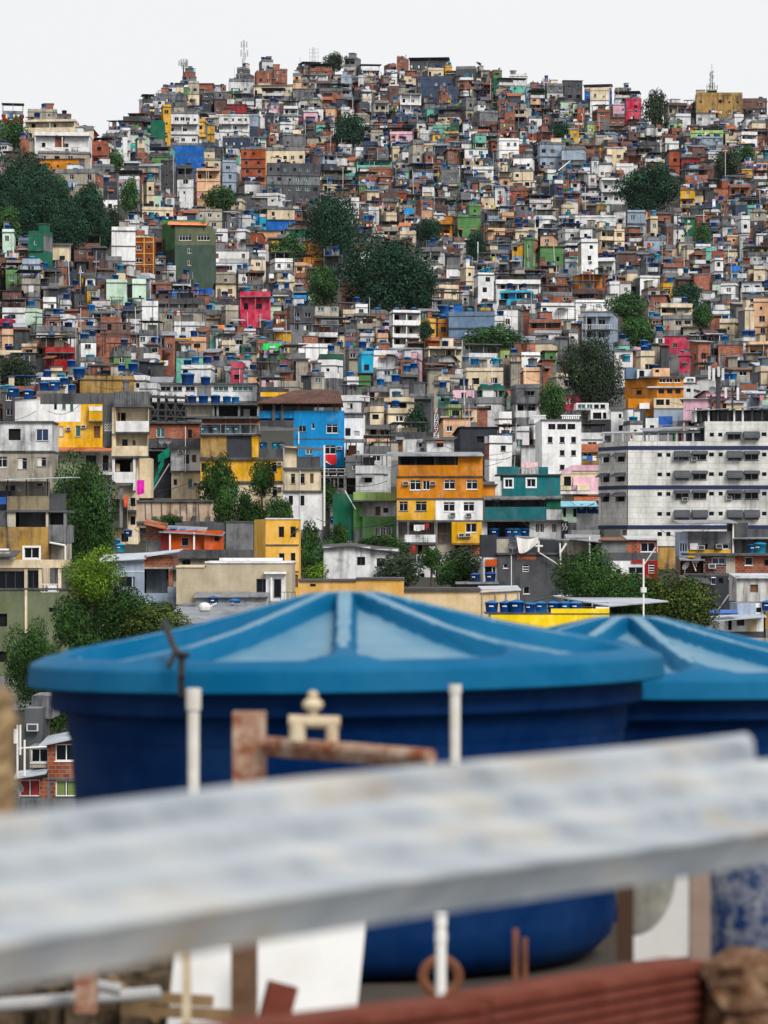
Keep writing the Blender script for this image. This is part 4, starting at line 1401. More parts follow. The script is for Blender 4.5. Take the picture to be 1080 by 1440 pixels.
h = NB('sooty yellow and cream house with black upper wall behind two slim trees', 282, 396, 712)
h.block(282, 613, 319, 643, 'Q', dep=7).block(319, 612.5, 354, 643, 'z', dep=7, f=.08).block(354, 612, 363.5, 643, 'Y', dep=7, f=-.05)
h.block(363.5, 631, 396, 643.5, 'K', dep=6, f=.1)
h.block(282, 647, 356, 677, 'Y', wn('k', 283, 651, 290, 664), dep=8, f=.1).block(356, 646, 396, 676, 'Y', wn('k', 357, 651, 360.5, 657) + wn('a', 382, 650, 389.5, 664), dep=8)
h.block(282, 679, 335, 730, 'C', wn('t', 324, 682, 334, 700), dep=8, f=.2).block(335, 679, 396, 730, 'C', wn('a', 367, 684.5, 373, 698, 383, 684, 390, 698), dep=8)
h.slab(281, 397, 645, .3, .3, dark_concrete, 6).slab(281, 397, 678, .3, .25, dark_concrete, 6).slab(281, 365, 611.3, .4, .2, dark_concrete, 7)
h.pipe(399, 625, 680, -.3, .09, steel).ac(393, 652).ac(393, 687)
h.rail(283, 365, 596, 610, .0, 2.2, steel)
h.posts((317, 352), 586, 611, .2, .16)
h.roof(276, 365, 588, 585, -.6, 6, fibro).roof(363, 418, 606, 600, -1.2, 5, fibro, 606, 600)
for x in (287, 303, 321, 334):
    h.tank(x, 609.5, 1.25, 'g', .9)
for x, c in ((370, 'l'), (387, 'c'), (396, 'g')):
    h.tank(x, 630.5, 1.0, c, 1.0)
h.done()
h = NB('dark open concrete terrace house with bare columns above grey water tanks', 262, 364, 600, Y=D(310, 640))
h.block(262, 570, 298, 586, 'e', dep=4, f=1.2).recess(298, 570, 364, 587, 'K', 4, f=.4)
h.slab(258, 366, 568.5, .5, .28, dark_concrete, 8).posts((300, 306, 336, 363), 569.5, 586, .1, .3)
h.block(282, 588, 364, 597, 'R', dep=5, f=3).slab(258, 366, 586.5, .3, .2, dark_concrete, 7)
h.box('door', 341, 574, 350, 585, 'W', 3.5, 3.6)
h.box('parapet', 330, 586.5, 416, 599, 'K', 3.2, 3.4)
h.done()
h = NB('blackened steel lattice terrace over the brick-topped house', 210, 262, 597, Y=D(236, 628))
for z in (557, 566, 576, 585, 593):
    h.bar('lattice_frame', 210, z, 262, z + 2, 0, 0, .12).bar('lattice_frame', 210, z, 262, z + 2, 3, 3, .10)
for x in (211, 222, 233, 246, 261):
    h.bar('lattice_frame', x, 555, x, 596, 0, 0, .13).bar('lattice_frame', x, 555, x, 596, 3, 3, .13)
for x in (211, 233, 246):
    h.bar('lattice_frame', x, 592, x + 14, 568, 0, 0, .08).bar('lattice_frame', x + 14, 592, x, 568, 0, 0, .08)
for x in (211, 233, 246, 261):
    h.bar('lattice_frame', x, 557.2, x, 557.2, 0, 3, .1)
h.roof(208, 264, 559, 553, -.6, 5, fibro, 561, 556)
h.recess(212, 566, 260, 590, 'G', 3, wn('h', 218, 577, 228, 588, 240, 576, 252, 588), f=2)
h.done()
h = NB('wide low white building with one long row of window panes', 222, 361, 564)
h.block(222, 540.5, 361, 564, 'w', wn('a', 226, 543.5, 240, 550, 243, 543.5, 256, 550, 261, 543.5, 274, 550) + wn('t', 300, 543, 321, 550, 327, 543, 356, 550), dep=9)
h.box('panel', 277, 544, 297, 559, concrete, -.06, -.003)
h.slab(220, 363, 539.6, .5, .25, dark_concrete, 9)
h.done()
h = NB('bright blue house with a dark tiled veranda roof', 364, 484, 664)
h.block(413, 577.5, 484, 657, 'S', wn('h', 459, 596.5, 475, 609, 456, 626, 472, 638.5) + wn('a', 420, 599, 430.5, 607.5) + wn('h', 438.5, 595, 442.5, 603), dep=10)
h.block(364, 577.5, 413, 588, 'S', dep=8, f=.3).posts((385, 397), 566, 592, -.2, .4, dark_concrete)
h.block(405, 629, 452, 642, 'S', wn('t', 430, 630, 440, 639), dep=3, f=-.4)
h.recess(364, 567, 413, 578, 'R', 5, f=3.5)
h.posts((368, 420, 447, 470, 478), 566, 578, .2, .2, wood)
h.block(395, 570, 440, 578, 'e', dep=1, f=5)
RT = h.S.mb('roof')
A, B_, C_, D_ = (h.X(362), -1.2, h.Z(568)), (h.X(482), -1.2, h.Z(568)), (h.X(475), 5, h.Z(547)), (h.X(415), 5, h.Z(547))
RT.face((A, B_, C_, D_), tile_dark)
RT.face(((h.X(482), -1.2, h.Z(568)), (h.X(482), 10, h.Z(568)), C_), tile_dark)
RT.face(((h.X(362), -1.2, h.Z(568)), D_, (h.X(362), 10, h.Z(568))), tile_dark)
RT.face(((h.X(362), 10, h.Z(568)), D_, C_, (h.X(482), 10, h.Z(568))), tile_dark)
RT.face(((h.X(362), -1.2, h.Z(569)), (h.X(362), 10, h.Z(569)), (h.X(482), 10, h.Z(569)), (h.X(482), -1.2, h.Z(569))), wood)
for i in range(30):
    u = i / 29
    RT.bar((h.X(362 + 120 * u), -1.2, h.Z(567.4)), (h.X(415 + 60 * u), 5, h.Z(546.6)), .09, tile_dark, 5)
h.box('parapet', 364, 549, 428, 555, 'Y', 6, 6.3)
h.ac(477, 630).slab(412, 485, 617, .06, .12, None, 1).pipe(420, 607, 624, -.3, .08)
h.done()
fl = NB('red and white banner hanging below a window of the bright blue house', 458, 473, 655, Y=D(424, 664) - .5, name='banner', cat='banner')
m = fl.S.mb('cloth')
red_cloth = plain('red_cloth', (.62, .015, .02), .8)
white_cloth = plain('white_cloth', (.7, .68, .66), .9)
n = 8
for i in range(n):
    u0, u1 = i / n, (i + 1) / n

    def bot(u):
        return 650 + 4.5 * (1 - abs(u - .62) / .62)
    a, b = 458 + 15 * u0, 458 + 15 * u1
    w0, w1 = .06 * sin(u0 * 9), .06 * sin(u1 * 9)
    m.face(((fl.X(a), w0, fl.Z(bot(u0))), (fl.X(b), w1, fl.Z(bot(u1))), (fl.X(b), w1, fl.Z(639)), (fl.X(a), w0, fl.Z(639))), red_cloth)
    if i < 4:
        m.face(((fl.X(a), w0 - .02, fl.Z(bot(u0))), (fl.X(b), w1 - .02, fl.Z(bot(u1))), (fl.X(b), w1 - .02, fl.Z(bot(u1) - 2.2 + i * .5)), (fl.X(a), w0 - .02, fl.Z(bot(u0) - 2.4 + i * .5))), white_cloth)
fl.S.close()
h = NB('narrow white house with grey bands and pierced block windows beside the bright blue house', 484, 511, 648, Y=D(424, 664) + 2)
h.block(484.2, 582, 511, 644, 'W', wn('k', 485.5, 602, 493, 613, 485.5, 632, 493, 643) + wn('q', 498, 606, 505.5, 613.5, 498, 634, 505.5, 641.5), dep=9, xr=513)
h.box('band', 484.2, 582, 511, 588, 'G', -.03, -.003).box('band', 484.2, 617.5, 511, 622.5, 'G', -.03, -.003).slab(484, 512, 581.3, .2, .2, None, 9)
h.bar('stair', 494, 668, 511, 642, -.8, -.8, .25).bar('stair', 484, 645, 512, 645, -.9, -.9, .16)
h.block(486, 645, 511, 690, 'K', dep=7, f=1.2)
h.done()
h = NB('cream house on a white base with dark parapet terrace, before the bright blue house', 397, 452, 732)
h.block(400, 628, 417, 660, 'C', dep=7).block(417, 642.5, 450, 658, 'K', dep=.3, f=.0)
h.block(400, 660, 450, 690, 'C', wn('a', 409, 666, 415, 680, 422, 666, 428.5, 680) + wn('s', 436, 666, 441, 679.5), dep=8)
h.block(398, 691.5, 452, 745, 'W', wn('k', 406, 697, 412, 710, 421, 697, 428, 711), dep=8)
h.slab(398, 452, 659, .35, .28, dark_concrete, 7).slab(397, 453, 691, .3, .22, dark_concrete, 6)
h.roof(396, 453, 629, 624, -.8, 6, fibro, 633, 628).pipe(422, 660, 728, -.15, .05)
h.done()
h = NB('dark open garage structure under the bright blue house', 450, 500, 700, Y=D(475, 694))
h.recess(450, 657, 484, 670, 'K', 3, f=.2).rail(450, 485, 659, 669, -.2, .9, white_frame).slab(448, 487, 671, .3, .25, dark_concrete, 6)
h.recess(450, 672, 500, 700, 'K', 4, wn('t', 452, 674, 461, 686), f=.3).slab(448, 502, 700, .3, .25, dark_concrete, 6)
h.posts((456, 470, 486), 672, 700, 0, .2)
h.done()
h = NB('green house with a pale green parapet, open balcony and a barred window', 468, 557, 757)
h.block(468, 695, 497, 760, 'd', dep=6, f=1.0).block(497, 706, 511, 745, 'g', dep=5, f=.4)
h.box('parapet', 497, 692, 541, 703, 'L', -.5, -.3).box('parapet', 520, 692.5, 557, 704, 'L', -.62, -.5).slab(496, 558, 704.5, .6, .18, dark_concrete, 8)
h.recess(505, 705, 556, 727, 'w', 1.8, wn('d', 528, 712, 535, 725) + wn('k', 539, 714, 546, 721), f=-.3)
h.block(510, 726, 557, 760, 'g', wn('g', 526, 741, 551, 753), dep=8, f=-.45)
h.bar('drainpipe', 485, 690, 500, 716, -.2, -.2, .06, pvc)
h.done()
# --- the big orange building
h = NB('big orange and yellow building of four floors with a roofed terrace', 557, 680, 798, Y=D(618, 768))
h.block(560, 654, 644, 669.5, 'O', dep=9).block(644, 639, 679, 669.5, 'O', dep=9, f=.01)
h.block(558, 671, 679, 701, 'O', wn('h', 576.5, 675, 592, 689, 594.5, 676, 604.5, 688.5) + wn('h', 624.5, 675, 640, 688, 656, 675, 671.5, 688), dep=10)
h.block(558, 702, 612.7, 732, 'Y', wn('a', 561.5, 705, 573.5, 718.5, 584.5, 705, 600, 718.5), dep=10)
h.block(612.7, 701.5, 679, 732, 'W', wn('h', 623.5, 706, 639.5, 719, 651.5, 706, 667, 719), dep=10, f=.01)
h.recess(612, 640, 644, 654, 'e', 3, wn('k', 618, 641, 628, 651), f=2).recess(560, 640, 612, 654, 'z', 3, f=1.5)
h.roof(544, 680, 639, 633, -.7, 8, zinc, 640, 633).roof(544, 680, 641, 638.9, -.9, -.6, zinc)
h.posts((562, 585, 612, 640), 640, 655, .3, .2, dark_concrete)
h.ac(570.5, 679.5).ac(608.5, 679.5).ac(636.5, 723.5).ac(659, 724)
h.slab(557, 680.5, 670.2, .15, .16, dark_concrete, 6).slab(557, 680.5, 701.4, .12, .16, dark_concrete, 6).slab(556, 681, 733, .2, .25, dark_concrete, 8)
h.recess(558, 734, 613, 763, 'e', 2.2, wn('k', 577, 738, 598, 746), f=-.2)
h.box('parapet', 569, 752, 612.5, 762.5, 'w', -.5, -.35).box('parapet', 567, 762.5, 613, 765, dark_concrete, -.6, 2)
h.posts((559, 574, 612), 734, 765, -.35, .2, concrete)
h.recess(614, 734, 635, 763, 'e', 2, f=.1).rail(614, 635, 750, 762, -.1, .5, rust)
h.block(635, 734, 677, 764, 'Y', wn('h', 654.5, 736, 670, 748.5), dep=6, f=-1.0).ac(648.5, 752.5, -1).ac(657.5, 752.5, -1)
h.box('oriel_base', 636, 764, 676, 766, 'Y', -.85, 3)
h.recess(578, 766, 613, 783, 'C', 2, wn('D', 588, 767, 594, 780), f=-.2).box('parapet', 566, 782, 613, 785, dark_concrete, -.5, 2)
h.block(615, 765, 664, 800, 'e', wn('o', 640, 767, 652, 779) + wn('B', 654, 767, 663, 782), dep=7, f=.3).block(664, 765, 678, 780, 'R', dep=6, f=.2)
h.box('parapet', 614, 783, 679, 793, 'w', -.6, -.4)
h.block(580, 785, 613, 830, 'w', wn('D', 592, 806, 597, 822), dep=7, f=.3)
h.rail(586, 612, 780, 800, -.9, .35, white_frame).pipe(613.5, 733, 800, -.35, .12, concrete)
h.done()
# --- teal house
h = NB('teal house with white-framed windows and a long open gallery', 680, 789, 757, Y=D(735, 735))
h.block(707, 668, 788, 697, 'T', wn('f', 710, 674, 720.5, 685, 741, 673.5, 753, 684.5), dep=9)
h.block(696, 676, 707.2, 697, 'w', dep=6, f=.3).block(679.5, 682, 696.5, 699, 'O', dep=5, f=.1)
h.box('parapet', 699, 656, 730, 667, 'T', .3, .5).box('parapet', 757, 656.5, 771, 666.5, 'T', .3, .5).rail(730, 757, 658, 667, .3, .4, white_frame)
h.slab(698, 789, 667.5, .3, .15, dark_concrete, 8)
h.roof(679, 700, 681, 676, -.4, 5, fibro)
h.roof(680, 790, 702, 697.5, -1.3, .0, concrete, 700, 697, .15, 'balcony_roof')
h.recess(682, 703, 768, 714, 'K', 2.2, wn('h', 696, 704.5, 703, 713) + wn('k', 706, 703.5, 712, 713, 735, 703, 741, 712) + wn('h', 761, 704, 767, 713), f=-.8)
h.box('parapet', 682, 713, 768, 731, 'T', -1.0, -.82)
h.block(768, 700.5, 788, 716, 'd', dep=5, f=-.8).block(768, 716, 789, 731, 'w', dep=5, f=-.75)
h.slab(678, 792, 732.3, 1.4, .22, dark_concrete, 8)
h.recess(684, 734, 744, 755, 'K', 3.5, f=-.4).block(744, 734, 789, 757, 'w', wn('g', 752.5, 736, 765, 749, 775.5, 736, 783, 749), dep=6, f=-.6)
h.block(676, 734, 685, 757, 'w', dep=5, f=-.5).box('base_wall', 676, 755, 745, 760, dark_concrete, -.8, 4)
h.block(789.5, 733, 799, 757, 'z', dep=5, f=-.4)
for dx in (0, 4):      # two broken white S strokes painted on the dark wall
    for (q, r_) in (((791.5 + dx, 736), (790.5 + dx, 739)), ((790.5 + dx, 739), (793.5 + dx, 742)), ((793.5 + dx, 742), (791 + dx, 746))):
        h.bar('painted_mark', q[0], q[1], r_[0], r_[1], -.42, -.42, .07, white_frame)
for x, c in ((695, 'b'), (717, 'b'), (727, 'l'), (740, 'b')):
    h.tank(x, 755, 1.3, c, -.1)
h.done()
# --- dark stained block
h = NB('tall black-stained concrete block with few small windows', 677, 788, 845, Y=D(732, 842))
h.block(699.5, 779, 787.5, 850, 'K', wn('h', 708, 793, 714, 799) + wn('l', 735, 793.5, 744, 804) + wn('h', 736, 825, 744.5, 835), dep=10)
h.block(677, 752, 698.5, 783, 'z', dep=7, f=.2).block(680, 783, 699.5, 822, 'w', wn('o', 682, 797, 692, 810) + wn('h', 692.5, 797, 697, 810), dep=7, f=.3).block(683, 786.5, 699, 796, 'o', dep=.2, f=.05)
h.block(698, 758, 716, 779, 'e', dep=4, f=.6).block(716, 758, 787, 779, 'z', dep=4, f=2.0)
h.box('brick_patch', 727, 779, 754, 787, 'R', -.02, -.003).slab(698, 790, 778.6, .25, .2, dark_concrete, 7)
h.bar('beam', 724, 755, 800, 760, -.6, -.6, .13, zinc).bar('beam', 757, 760, 757, 776, -.5, -.5, .1, pvc).bar('beam', 752, 768, 763, 768, -.5, -.5, .1, pvc)
h.bar('beam', 758, 777, 785, 794, -.5, -.5, .05, pvc).bar('beam', 787, 764, 788, 802, -.6, -.6, .08, pvc).bar('beam', 796, 764, 787, 778, -.6, -.6, .1, pvc)
h.pipe(719, 780, 830).dish(720, 772, 0, .6).dish(721, 777, 0, -.2)
h.box('shed_roof', 640, 818, 700, 821, zinc, -2.5, .28).block(644, 821, 680, 832, 'r', dep=2, f=-1.8)
h.tank(668, 818, 1.05, 'n', -1.2).tank(689, 818, 1.15, 'n', -1.4)
h.done()
t = NB('off-white tarpaulin slung below a pale beam on the black-stained block', 726, 757, 777, Y=D(732, 842) - .8, name='white_tarpaulin', cat='tarpaulin')
m = t.S.mb('cloth')
n = 7
for i in range(n):
    for j in range(n):
        def q(u, v):
            x = 726 + 31 * u
            yb = 777 - 14 * u * u - 6 * (1 - u) * 0
            y = 755 + 3 * sin(u * pi) + (yb - 755) * v
            xx = x + (733 - x) * .5 * v * (1 - u)
            return (t.X(xx), -.2 * sin(u * 11 + v * 2) * v, t.Z(y))
        m.face((q(i / n, (j + 1) / n), q((i + 1) / n, (j + 1) / n), q((i + 1) / n, j / n), q(i / n, j / n)), white_cloth)
t.S.close()
# --- pink and white group
h = NB('plain white four-storey house with rows of small grilled windows', 762, 818, 668)
h.block(762, 591, 817.5, 675, 'W', wn('k', 771, 596, 781, 604, 783.5, 596, 796, 604, 798, 596, 809, 604) + wn('a', 770, 614, 777, 623, 787, 614, 794, 623, 803, 614, 810, 623, 787, 633, 794, 641, 803, 633, 810, 641, 787, 653.5, 794, 661), dep=9, xl=757)
h.slab(761, 819, 590.5, .2, .2, None, 9)
for x in range(9):
    h.box('parapet', 790.5 + x * 2.8, 585, 792.3 + x * 2.8, 590, 'W', .2, .5)
h.box('parapet', 789, 583.5, 817, 585, 'W', .15, .55).box('parapet', 745, 583.5, 768, 585, 'w', .15, .55)
for x in range(8):
    h.box('parapet', 746 + x * 2.8, 585, 747.8 + x * 2.8, 590, 'w', .2, .5)
h.done()
h = NB('pink and cream house with a broad pink panel and stepped parapet', 786, 849, 700)
h.block(788, 666, 848, 704, 'C', wn('D', 793, 670, 803, 683), dep=7).box('pink_panel', 806, 671, 841, 692, 'p', -.3, -.003)
P_ = h.S.mb('pink_parapet')
pm = WM('p')
P_.box(h.X(804), h.X(849), -.25, .1, h.Z(662), h.Z(654), pm)
P_.face(((h.X(788), -.2, h.Z(666)), (h.X(804), -.2, h.Z(664)), (h.X(804), -.2, h.Z(654)), (h.X(792), -.2, h.Z(661))), pm)
h.box('wall', 804.3, 662, 848, 666, 'C', -.1, 1)
h.box('balcony', 811, 682, 829, 690, 'C', -1.2, -.31).box('balcony', 788, 690, 828, 692, dark_concrete, -1.3, -.01).rail(788, 811, 683, 690, -1.2)
h.roof(806, 849, 704, 695, -2.5, -.4, tile_mat).box('eaves', 786, 691, 845, 695, 'w', -1.6, -1.31)
h.done()
h = NB('mint shack under a pale blue sheet roof with three tanks beside it', 789, 848, 730)
h.block(790, 712, 811, 735, 'a', wn('D', 792, 714, 796, 727) + wn('o', 806, 715, 811, 727), dep=5).roof(788, 841, 712, 704, -1.0, 5, plain('pale_blue_sheet', (.22, .58, .72), .45, vary=.8))
h.block(811, 722, 850, 745, 'w', dep=6, f=.5)
for x in (818.5, 833, 843):
    h.tank(x, 722, 1.3, 'b', .9)
h.done()
# --- grey tiled apartment block
h = NB('long pale grey tiled apartment block with navy bands and dark awnings', 847, 1090, 775, Y=D(960, 775) + 12, name='apartment_block', cat='apartment block')
tiled = weathered('pale_grey_tiles', (.60, .60, .575), .5, board=(1.9, .62, .02))
navy = plain('navy_band', (.012, .022, .075), .5)
wl = []
aw = []
for yy in (637, 664.5, 692, 720):
    wl += wn('k', 924.5, yy, 931, yy + 5.5, 937, yy, 943, yy + 5.5, 997, yy - .5, 1004, yy + 5, 1010.5, yy - .5, 1016.5, yy + 5, 1071.5, yy - .5, 1078, yy + 5)
    for (a, b, k) in ((949, 969, 0), (974, 994, 1), (1023, 1043, 0), (1047, 1067, 1)):
        wl += wn('a', a + .5, yy - 2, b - .5, yy + 10)
        aw.append((a - 1, b + 1, yy - 3, {0: (9, 11, 5, 11), 1: (5, 5, 4, 11)}[k][int((yy - 630) // 27.5)] if not (a > 1000 and yy < 640 and k == 0) else 10))
for (a, b, k) in ((997, 1003.5, 0), (1010, 1016, 0), (1071, 1078, 0)):
    pass
top_w = wn('k', 998, 608.5, 1004, 614, 1010, 608.5, 1016, 614, 1071, 608, 1078, 613.5) + wn('a', 1023, 607.5, 1042, 618, 1047, 607.5, 1067, 618)
aw += [(1021, 1043, 607, 4), (1045.5, 1068, 606.5, 10)]
h.block(882, 620.5, 1094, 768, 'W', [w for w in wl if w[3] < 760] + wn('k', 924.5, 748, 931, 754, 937, 748, 943, 754), dep=12, mat=tiled, top=True)
h.block(991, 592.5, 1094, 620.4, 'W', top_w, dep=10, f=.02, mat=tiled)
lwn = []
for yy in (638, 666, 694):
    lwn += [(850, yy, 860, yy + 11, 'o'), (868, yy, 879, yy + 11, 'o')]
h.block(882.05, 620.6, 883, 745, 'W', dep=7, mat=tiled, xl=847, lw=lwn, top=False)
for yy in (627, 682.5, 738.5):
    h.box('band', 882, yy, 1094, yy + 5.5, navy, -.06, -.004)
    b0 = MB()
    ax0, ax1 = h.X(847), h.X(882)
    b0.face(((ax0 - .05, 6.95, h.Z(yy + 5.5)), (ax1 - .0, -.06, h.Z(yy + 5.5)), (ax1, -.06, h.Z(yy)), (ax0 - .05, 6.95, h.Z(yy))), navy)
    b0.build('band', h.root)
AW = {}
for (a, b, y0, hh) in aw:
    m = MB()
    A0, A1, z1, dz = h.X(a), h.X(b), h.Z(y0), hh * h.s
    k = 6
    pr = [(-.02 - .85 * sin(i / k * pi / 2), z1 - dz * (1 - cos(i / k * pi / 2)) - .0) for i in range(k + 1)]
    for (p0, p1) in zip(pr, pr[1:]):
        m.face(((A0, p1[0], p1[1]), (A1, p1[0], p1[1]), (A1, p0[0], p0[1]), (A0, p0[0], p0[1])), awning_grey)
    for xx in (A0, A1):
        m.face([(xx, -.02, pr[-1][1])] + [(xx, p[0], p[1]) for p in pr], awning_grey)
    m.build('awning', h.root)
for yy in (636, 664, 692):
    for (a, b) in ((849, 861), (867, 880)):
        m = MB()
        for xx0, xx1 in ((a, b),):
            u0, u1 = (a - 847) / 35, (b - 847) / 35
            P0 = (h.X(a), 7 * (1 - u0)), (h.X(b), 7 * (1 - u1))
            nx, ny = -.75, -.66
            q = [(P0[0][0], P0[0][1], h.Z(yy)), (P0[1][0], P0[1][1], h.Z(yy)), (P0[1][0] + nx, P0[1][1] + ny, h.Z(yy + 6)), (P0[0][0] + nx, P0[0][1] + ny, h.Z(yy + 6))]
            m.face(q, awning_grey)
            m.face(((P0[0][0], P0[0][1], h.Z(yy)), q[3], (P0[0][0], P0[0][1], h.Z(yy + 6))), awning_grey)
            m.face(((P0[1][0], P0[1][1], h.Z(yy)), (P0[1][0], P0[1][1], h.Z(yy + 6)), q[2]), awning_grey)
        m.build('awning', h.root)
h.ac(950, 645).ac(976, 645).ac(1025, 700).ac(963, 702)
h.posts((849, 862, 876, 891, 905, 913, 926, 940, 952, 963, 975), 609, 621, .3, .2, steel)
h.bar('pergola_beam', 847, 609, 985, 607, .4, .4, .14, steel).bar('pergola_beam', 847, 610, 985, 608, 3, 3, .14, steel)
h.roof(905, 992, 606, 600, -.3, 6, zinc, 600, 596)
h.block(972, 604, 991, 620, 'z', dep=6, f=1.0)
h.roof(974, 1094, 577, 573, -.3, 8, zinc, 570.5, 567)
for x in (979, 986, 997, 1010, 1024, 1033, 1045, 1058, 1072, 1084):
    h.bar('pergola_beam', x, 574, x, 593, .5, .5, .12, pvc if x % 2 else steel_dark)
h.recess(980, 576, 1094, 592, 'w', 6, f=1.2)
h.block(925, 770, 956, 806, 'Q', dep=6, f=.02)
h.block(882, 769, 925, 800, 'W', dep=6, f=.03, mat=tiled)
for (x, c) in ((948, 'green'), (953, 'red'), (957, 'red'), (961, 'white')):
    h.box('stored_panel', x, 606, x + 3, 620, {'green': WM('V'), 'red': WM('E'), 'white': WM('W')}[c], 2, 2.2)
h.done()
# antenna cluster on the apartment roof
t = NB('telecom mast with white panel antennas above the apartment block', 1005, 1012, 592, Y=D(960, 775) + 15, name='telecom_mast', cat='mast')
t.bar('pole', 1010, 592, 1010, 520, 0, 0, .28, steel_dark).bar('pole', 1000, 592, 1000, 555, 0, 0, .12, steel_dark).bar('pole', 1030, 592, 1030, 545, 0, 0, .12, steel_dark)
for (x, y0, y1) in ((997, 515, 534), (1003, 518, 536), (1010, 516, 530), (1016, 518, 535), (1020, 545, 560), (1037, 545, 563)):
    m = MB()
    m.box(t.X(x) - .14, t.X(x) + .14, -.6, -.4, t.Z(y1), t.Z(y0), WM('w'))
    m.bar((t.X(x), -.36, (t.Z(y0) + t.Z(y1)) / 2), (t.X(1010 if x < 1019 else 1030), 0, (t.Z(y0) + t.Z(y1)) / 2 - .3), .05, steel_dark)
    m.build('antenna_panel', t.root)
t.bar('crossbar', 994, 530, 1020, 530, -.1, -.1, .07).bar('crossbar', 1018, 556, 1046, 556, -.1, -.1, .07)
t.dish(1001, 557, -.5, 0).S.close()
# --- orange house behind the apartment block
h = NB('orange two-storey house with dark orange side, above the apartment block', 880, 978, 600, Y=D(930, 590))
h.block(924, 545, 961, 560, 'O', wn('k', 926, 547, 934, 553.5, 938, 547, 945.5, 553.5, 949.5, 547, 957, 553.5), dep=7, xl=883, lw=[(898, 547, 904.5, 553.5, 'k')], f=0)
h.block(924, 531, 961, 544, 'O', wn('h', 927, 532, 936, 538, 937, 532, 946, 538, 948, 532, 957, 538), dep=7, xl=883, f=.05)
h.slab(910, 963, 544.4, .5, .22, zinc_pale, 6).slab(900, 963, 530.4, .4, .2, dark_concrete, 6)
h.block(919, 517, 943, 530.5, 's', wn('k', 922.5, 519, 928, 523), dep=5, f=1.5).block(883, 516, 898, 531, 'n', dep=4, f=4).block(898, 518, 919, 531, 'w', wn('o', 901, 520, 908, 530), dep=4, f=3)
h.block(919, 560, 978, 574.5, 'C', wn('k', 922, 562, 933, 570, 935.5, 562, 941, 570), dep=7, f=-1).block(884, 560, 918.8, 585, 'O', dep=6, f=1)
h.block(919, 575, 978, 592, 'b', dep=6, f=-.8).box('box_tank', 899, 567, 913, 575, 'W', -.6, .9)
h.block(961, 530, 978, 538, 'W', wn('t', 966, 532, 976, 536.5), dep=5, f=.4).block(961, 539, 976, 560, 'w', wn('k', 966, 546, 972, 551), dep=5, f=.8)
h.done()
h = NB('white flat-roofed house with a dark grey panel, beside the orange house', 811, 900, 622, Y=D(855, 612))
h.block(859, 577, 900, 625, 'W', wn('k', 870, 582, 874, 588) + wn('t', 876, 579, 892, 587.5) + wn('k', 870, 598, 876, 606, 886, 598, 893, 605), dep=8).block(831, 576, 859, 590, 'W', wn('o', 834, 580, 846, 589, 848, 580, 853, 589), dep=7, f=.3)
h.block(831, 590, 859, 618, 'z', dep=6, f=-.3).block(811, 566, 857, 576, 'W', wn('t', 813, 568, 824, 574, 826, 568, 834, 574) + wn('a', 836, 568, 843, 574, 845, 568, 852, 574), dep=6, f=1.5)
h.block(900, 576, 908, 620, 'K', dep=5, f=.2).block(908, 588, 926, 620, 'W', wn('k', 914, 598, 920, 605), dep=6, f=.1)
h.slab(858, 901, 576.3, .25, .18, None, 7)
h.done()
t = NB('deep blue tarpaulin sheet stretched over a white terrace', 926, 947, 606, Y=D(930, 600) - 4, name='blue_tarpaulin', cat='tarpaulin')
m = t.S.mb('sheet')
m.face(((t.X(926), 0, t.Z(597)), (t.X(946), .2, t.Z(597)), (t.X(946), .3, t.Z(585)), (t.X(926), 0, t.Z(585.5))), tarp_blue)
m.face(((t.X(928), -1.5, t.Z(603)), (t.X(949), -1.2, t.Z(603)), (t.X(946), .0, t.Z(598)), (t.X(933), .0, t.Z(598))), tarp_blue)
t.S.close()
# --- nearest row of the slope
h = NB('ochre stained house with two dark openings under a concrete parapet and a long thin roof', -14, 93, 800, Y=318)
h.block(10, 741, 68, 789, 'Q', wn('f', 34, 770, 55, 785), dep=8, f=.02).block(-14, 741, 10, 789, 'Q', wn('f', -4, 774, 10, 783), dep=8)
h.recess(22, 720, 65, 741, 'G', 3).block(10, 718, 22, 741, 'e', dep=3).block(64.5, 720, 68, 741, 'e', dep=3)
h.box('parapet', 10, 697.5, 69, 717, weathered('brown_stained_concrete', (.23, .19, .12), 1.2), -.15, .05).slab(9, 70, 718.6, .25, .2, None, 8)
h.box('parapet', 69.5, 694, 93, 717, 'K', -.05, .15).recess(69, 720, 90, 738, 'G', 3, f=.1).block(68.3, 738, 93, 763, 'G', dep=8).block(69, 763, 92, 787, 'e', dep=5, f=1.5)
h.box('wall_post', 89.5, 718, 93, 788, concrete, -.05, .3).slab(68, 94, 719, .2, .2, None, 8)
h.block(-14, 718, 10, 741, 'K', dep=8, f=.3).block(-14, 690, 10, 717, 'z', dep=6, f=1)
h.roof(-14, 103, 675, 672, -1.5, 7, zinc_pale, 671, 669)
h.block(-14, 676, 36, 700, 'e', wn('h', 2, 681, 8, 690) + wn('a', 8.5, 681, 17, 690), dep=4, f=3).block(36, 676, 60, 700, 'e', dep=4, f=3.1).ac(52, 681, 3).dish(26, 696, 1, .8)
h.posts((10, 36, 66, 90), 672, 698, .5, .1, steel_dark)
h.box('tarp', -2, 699, 9, 709, tarp_blue, -.4, -.2)
h.bar('gutter', 70, 763, 92, 767, -.15, -.15, .09, pvc).bar('gutter', 92, 767, 92, 787, -.15, -.15, .09, pvc)
h.done()
h = NB('olive green house with beige posts and a glazed veranda', -14, 110, 940, Y=300)
h.block(-14, 829, 110, 950, 'v', wn('k', 68.5, 854.5, 79, 861) + wn('o', -6, 863, 10, 881, -6, 916, 10, 931), dep=9)
h.box('beam', -14, 787, 98, 798.5, 'C', -.25, .2).slab(-14, 110, 828.3, .12, .16, None, 9)
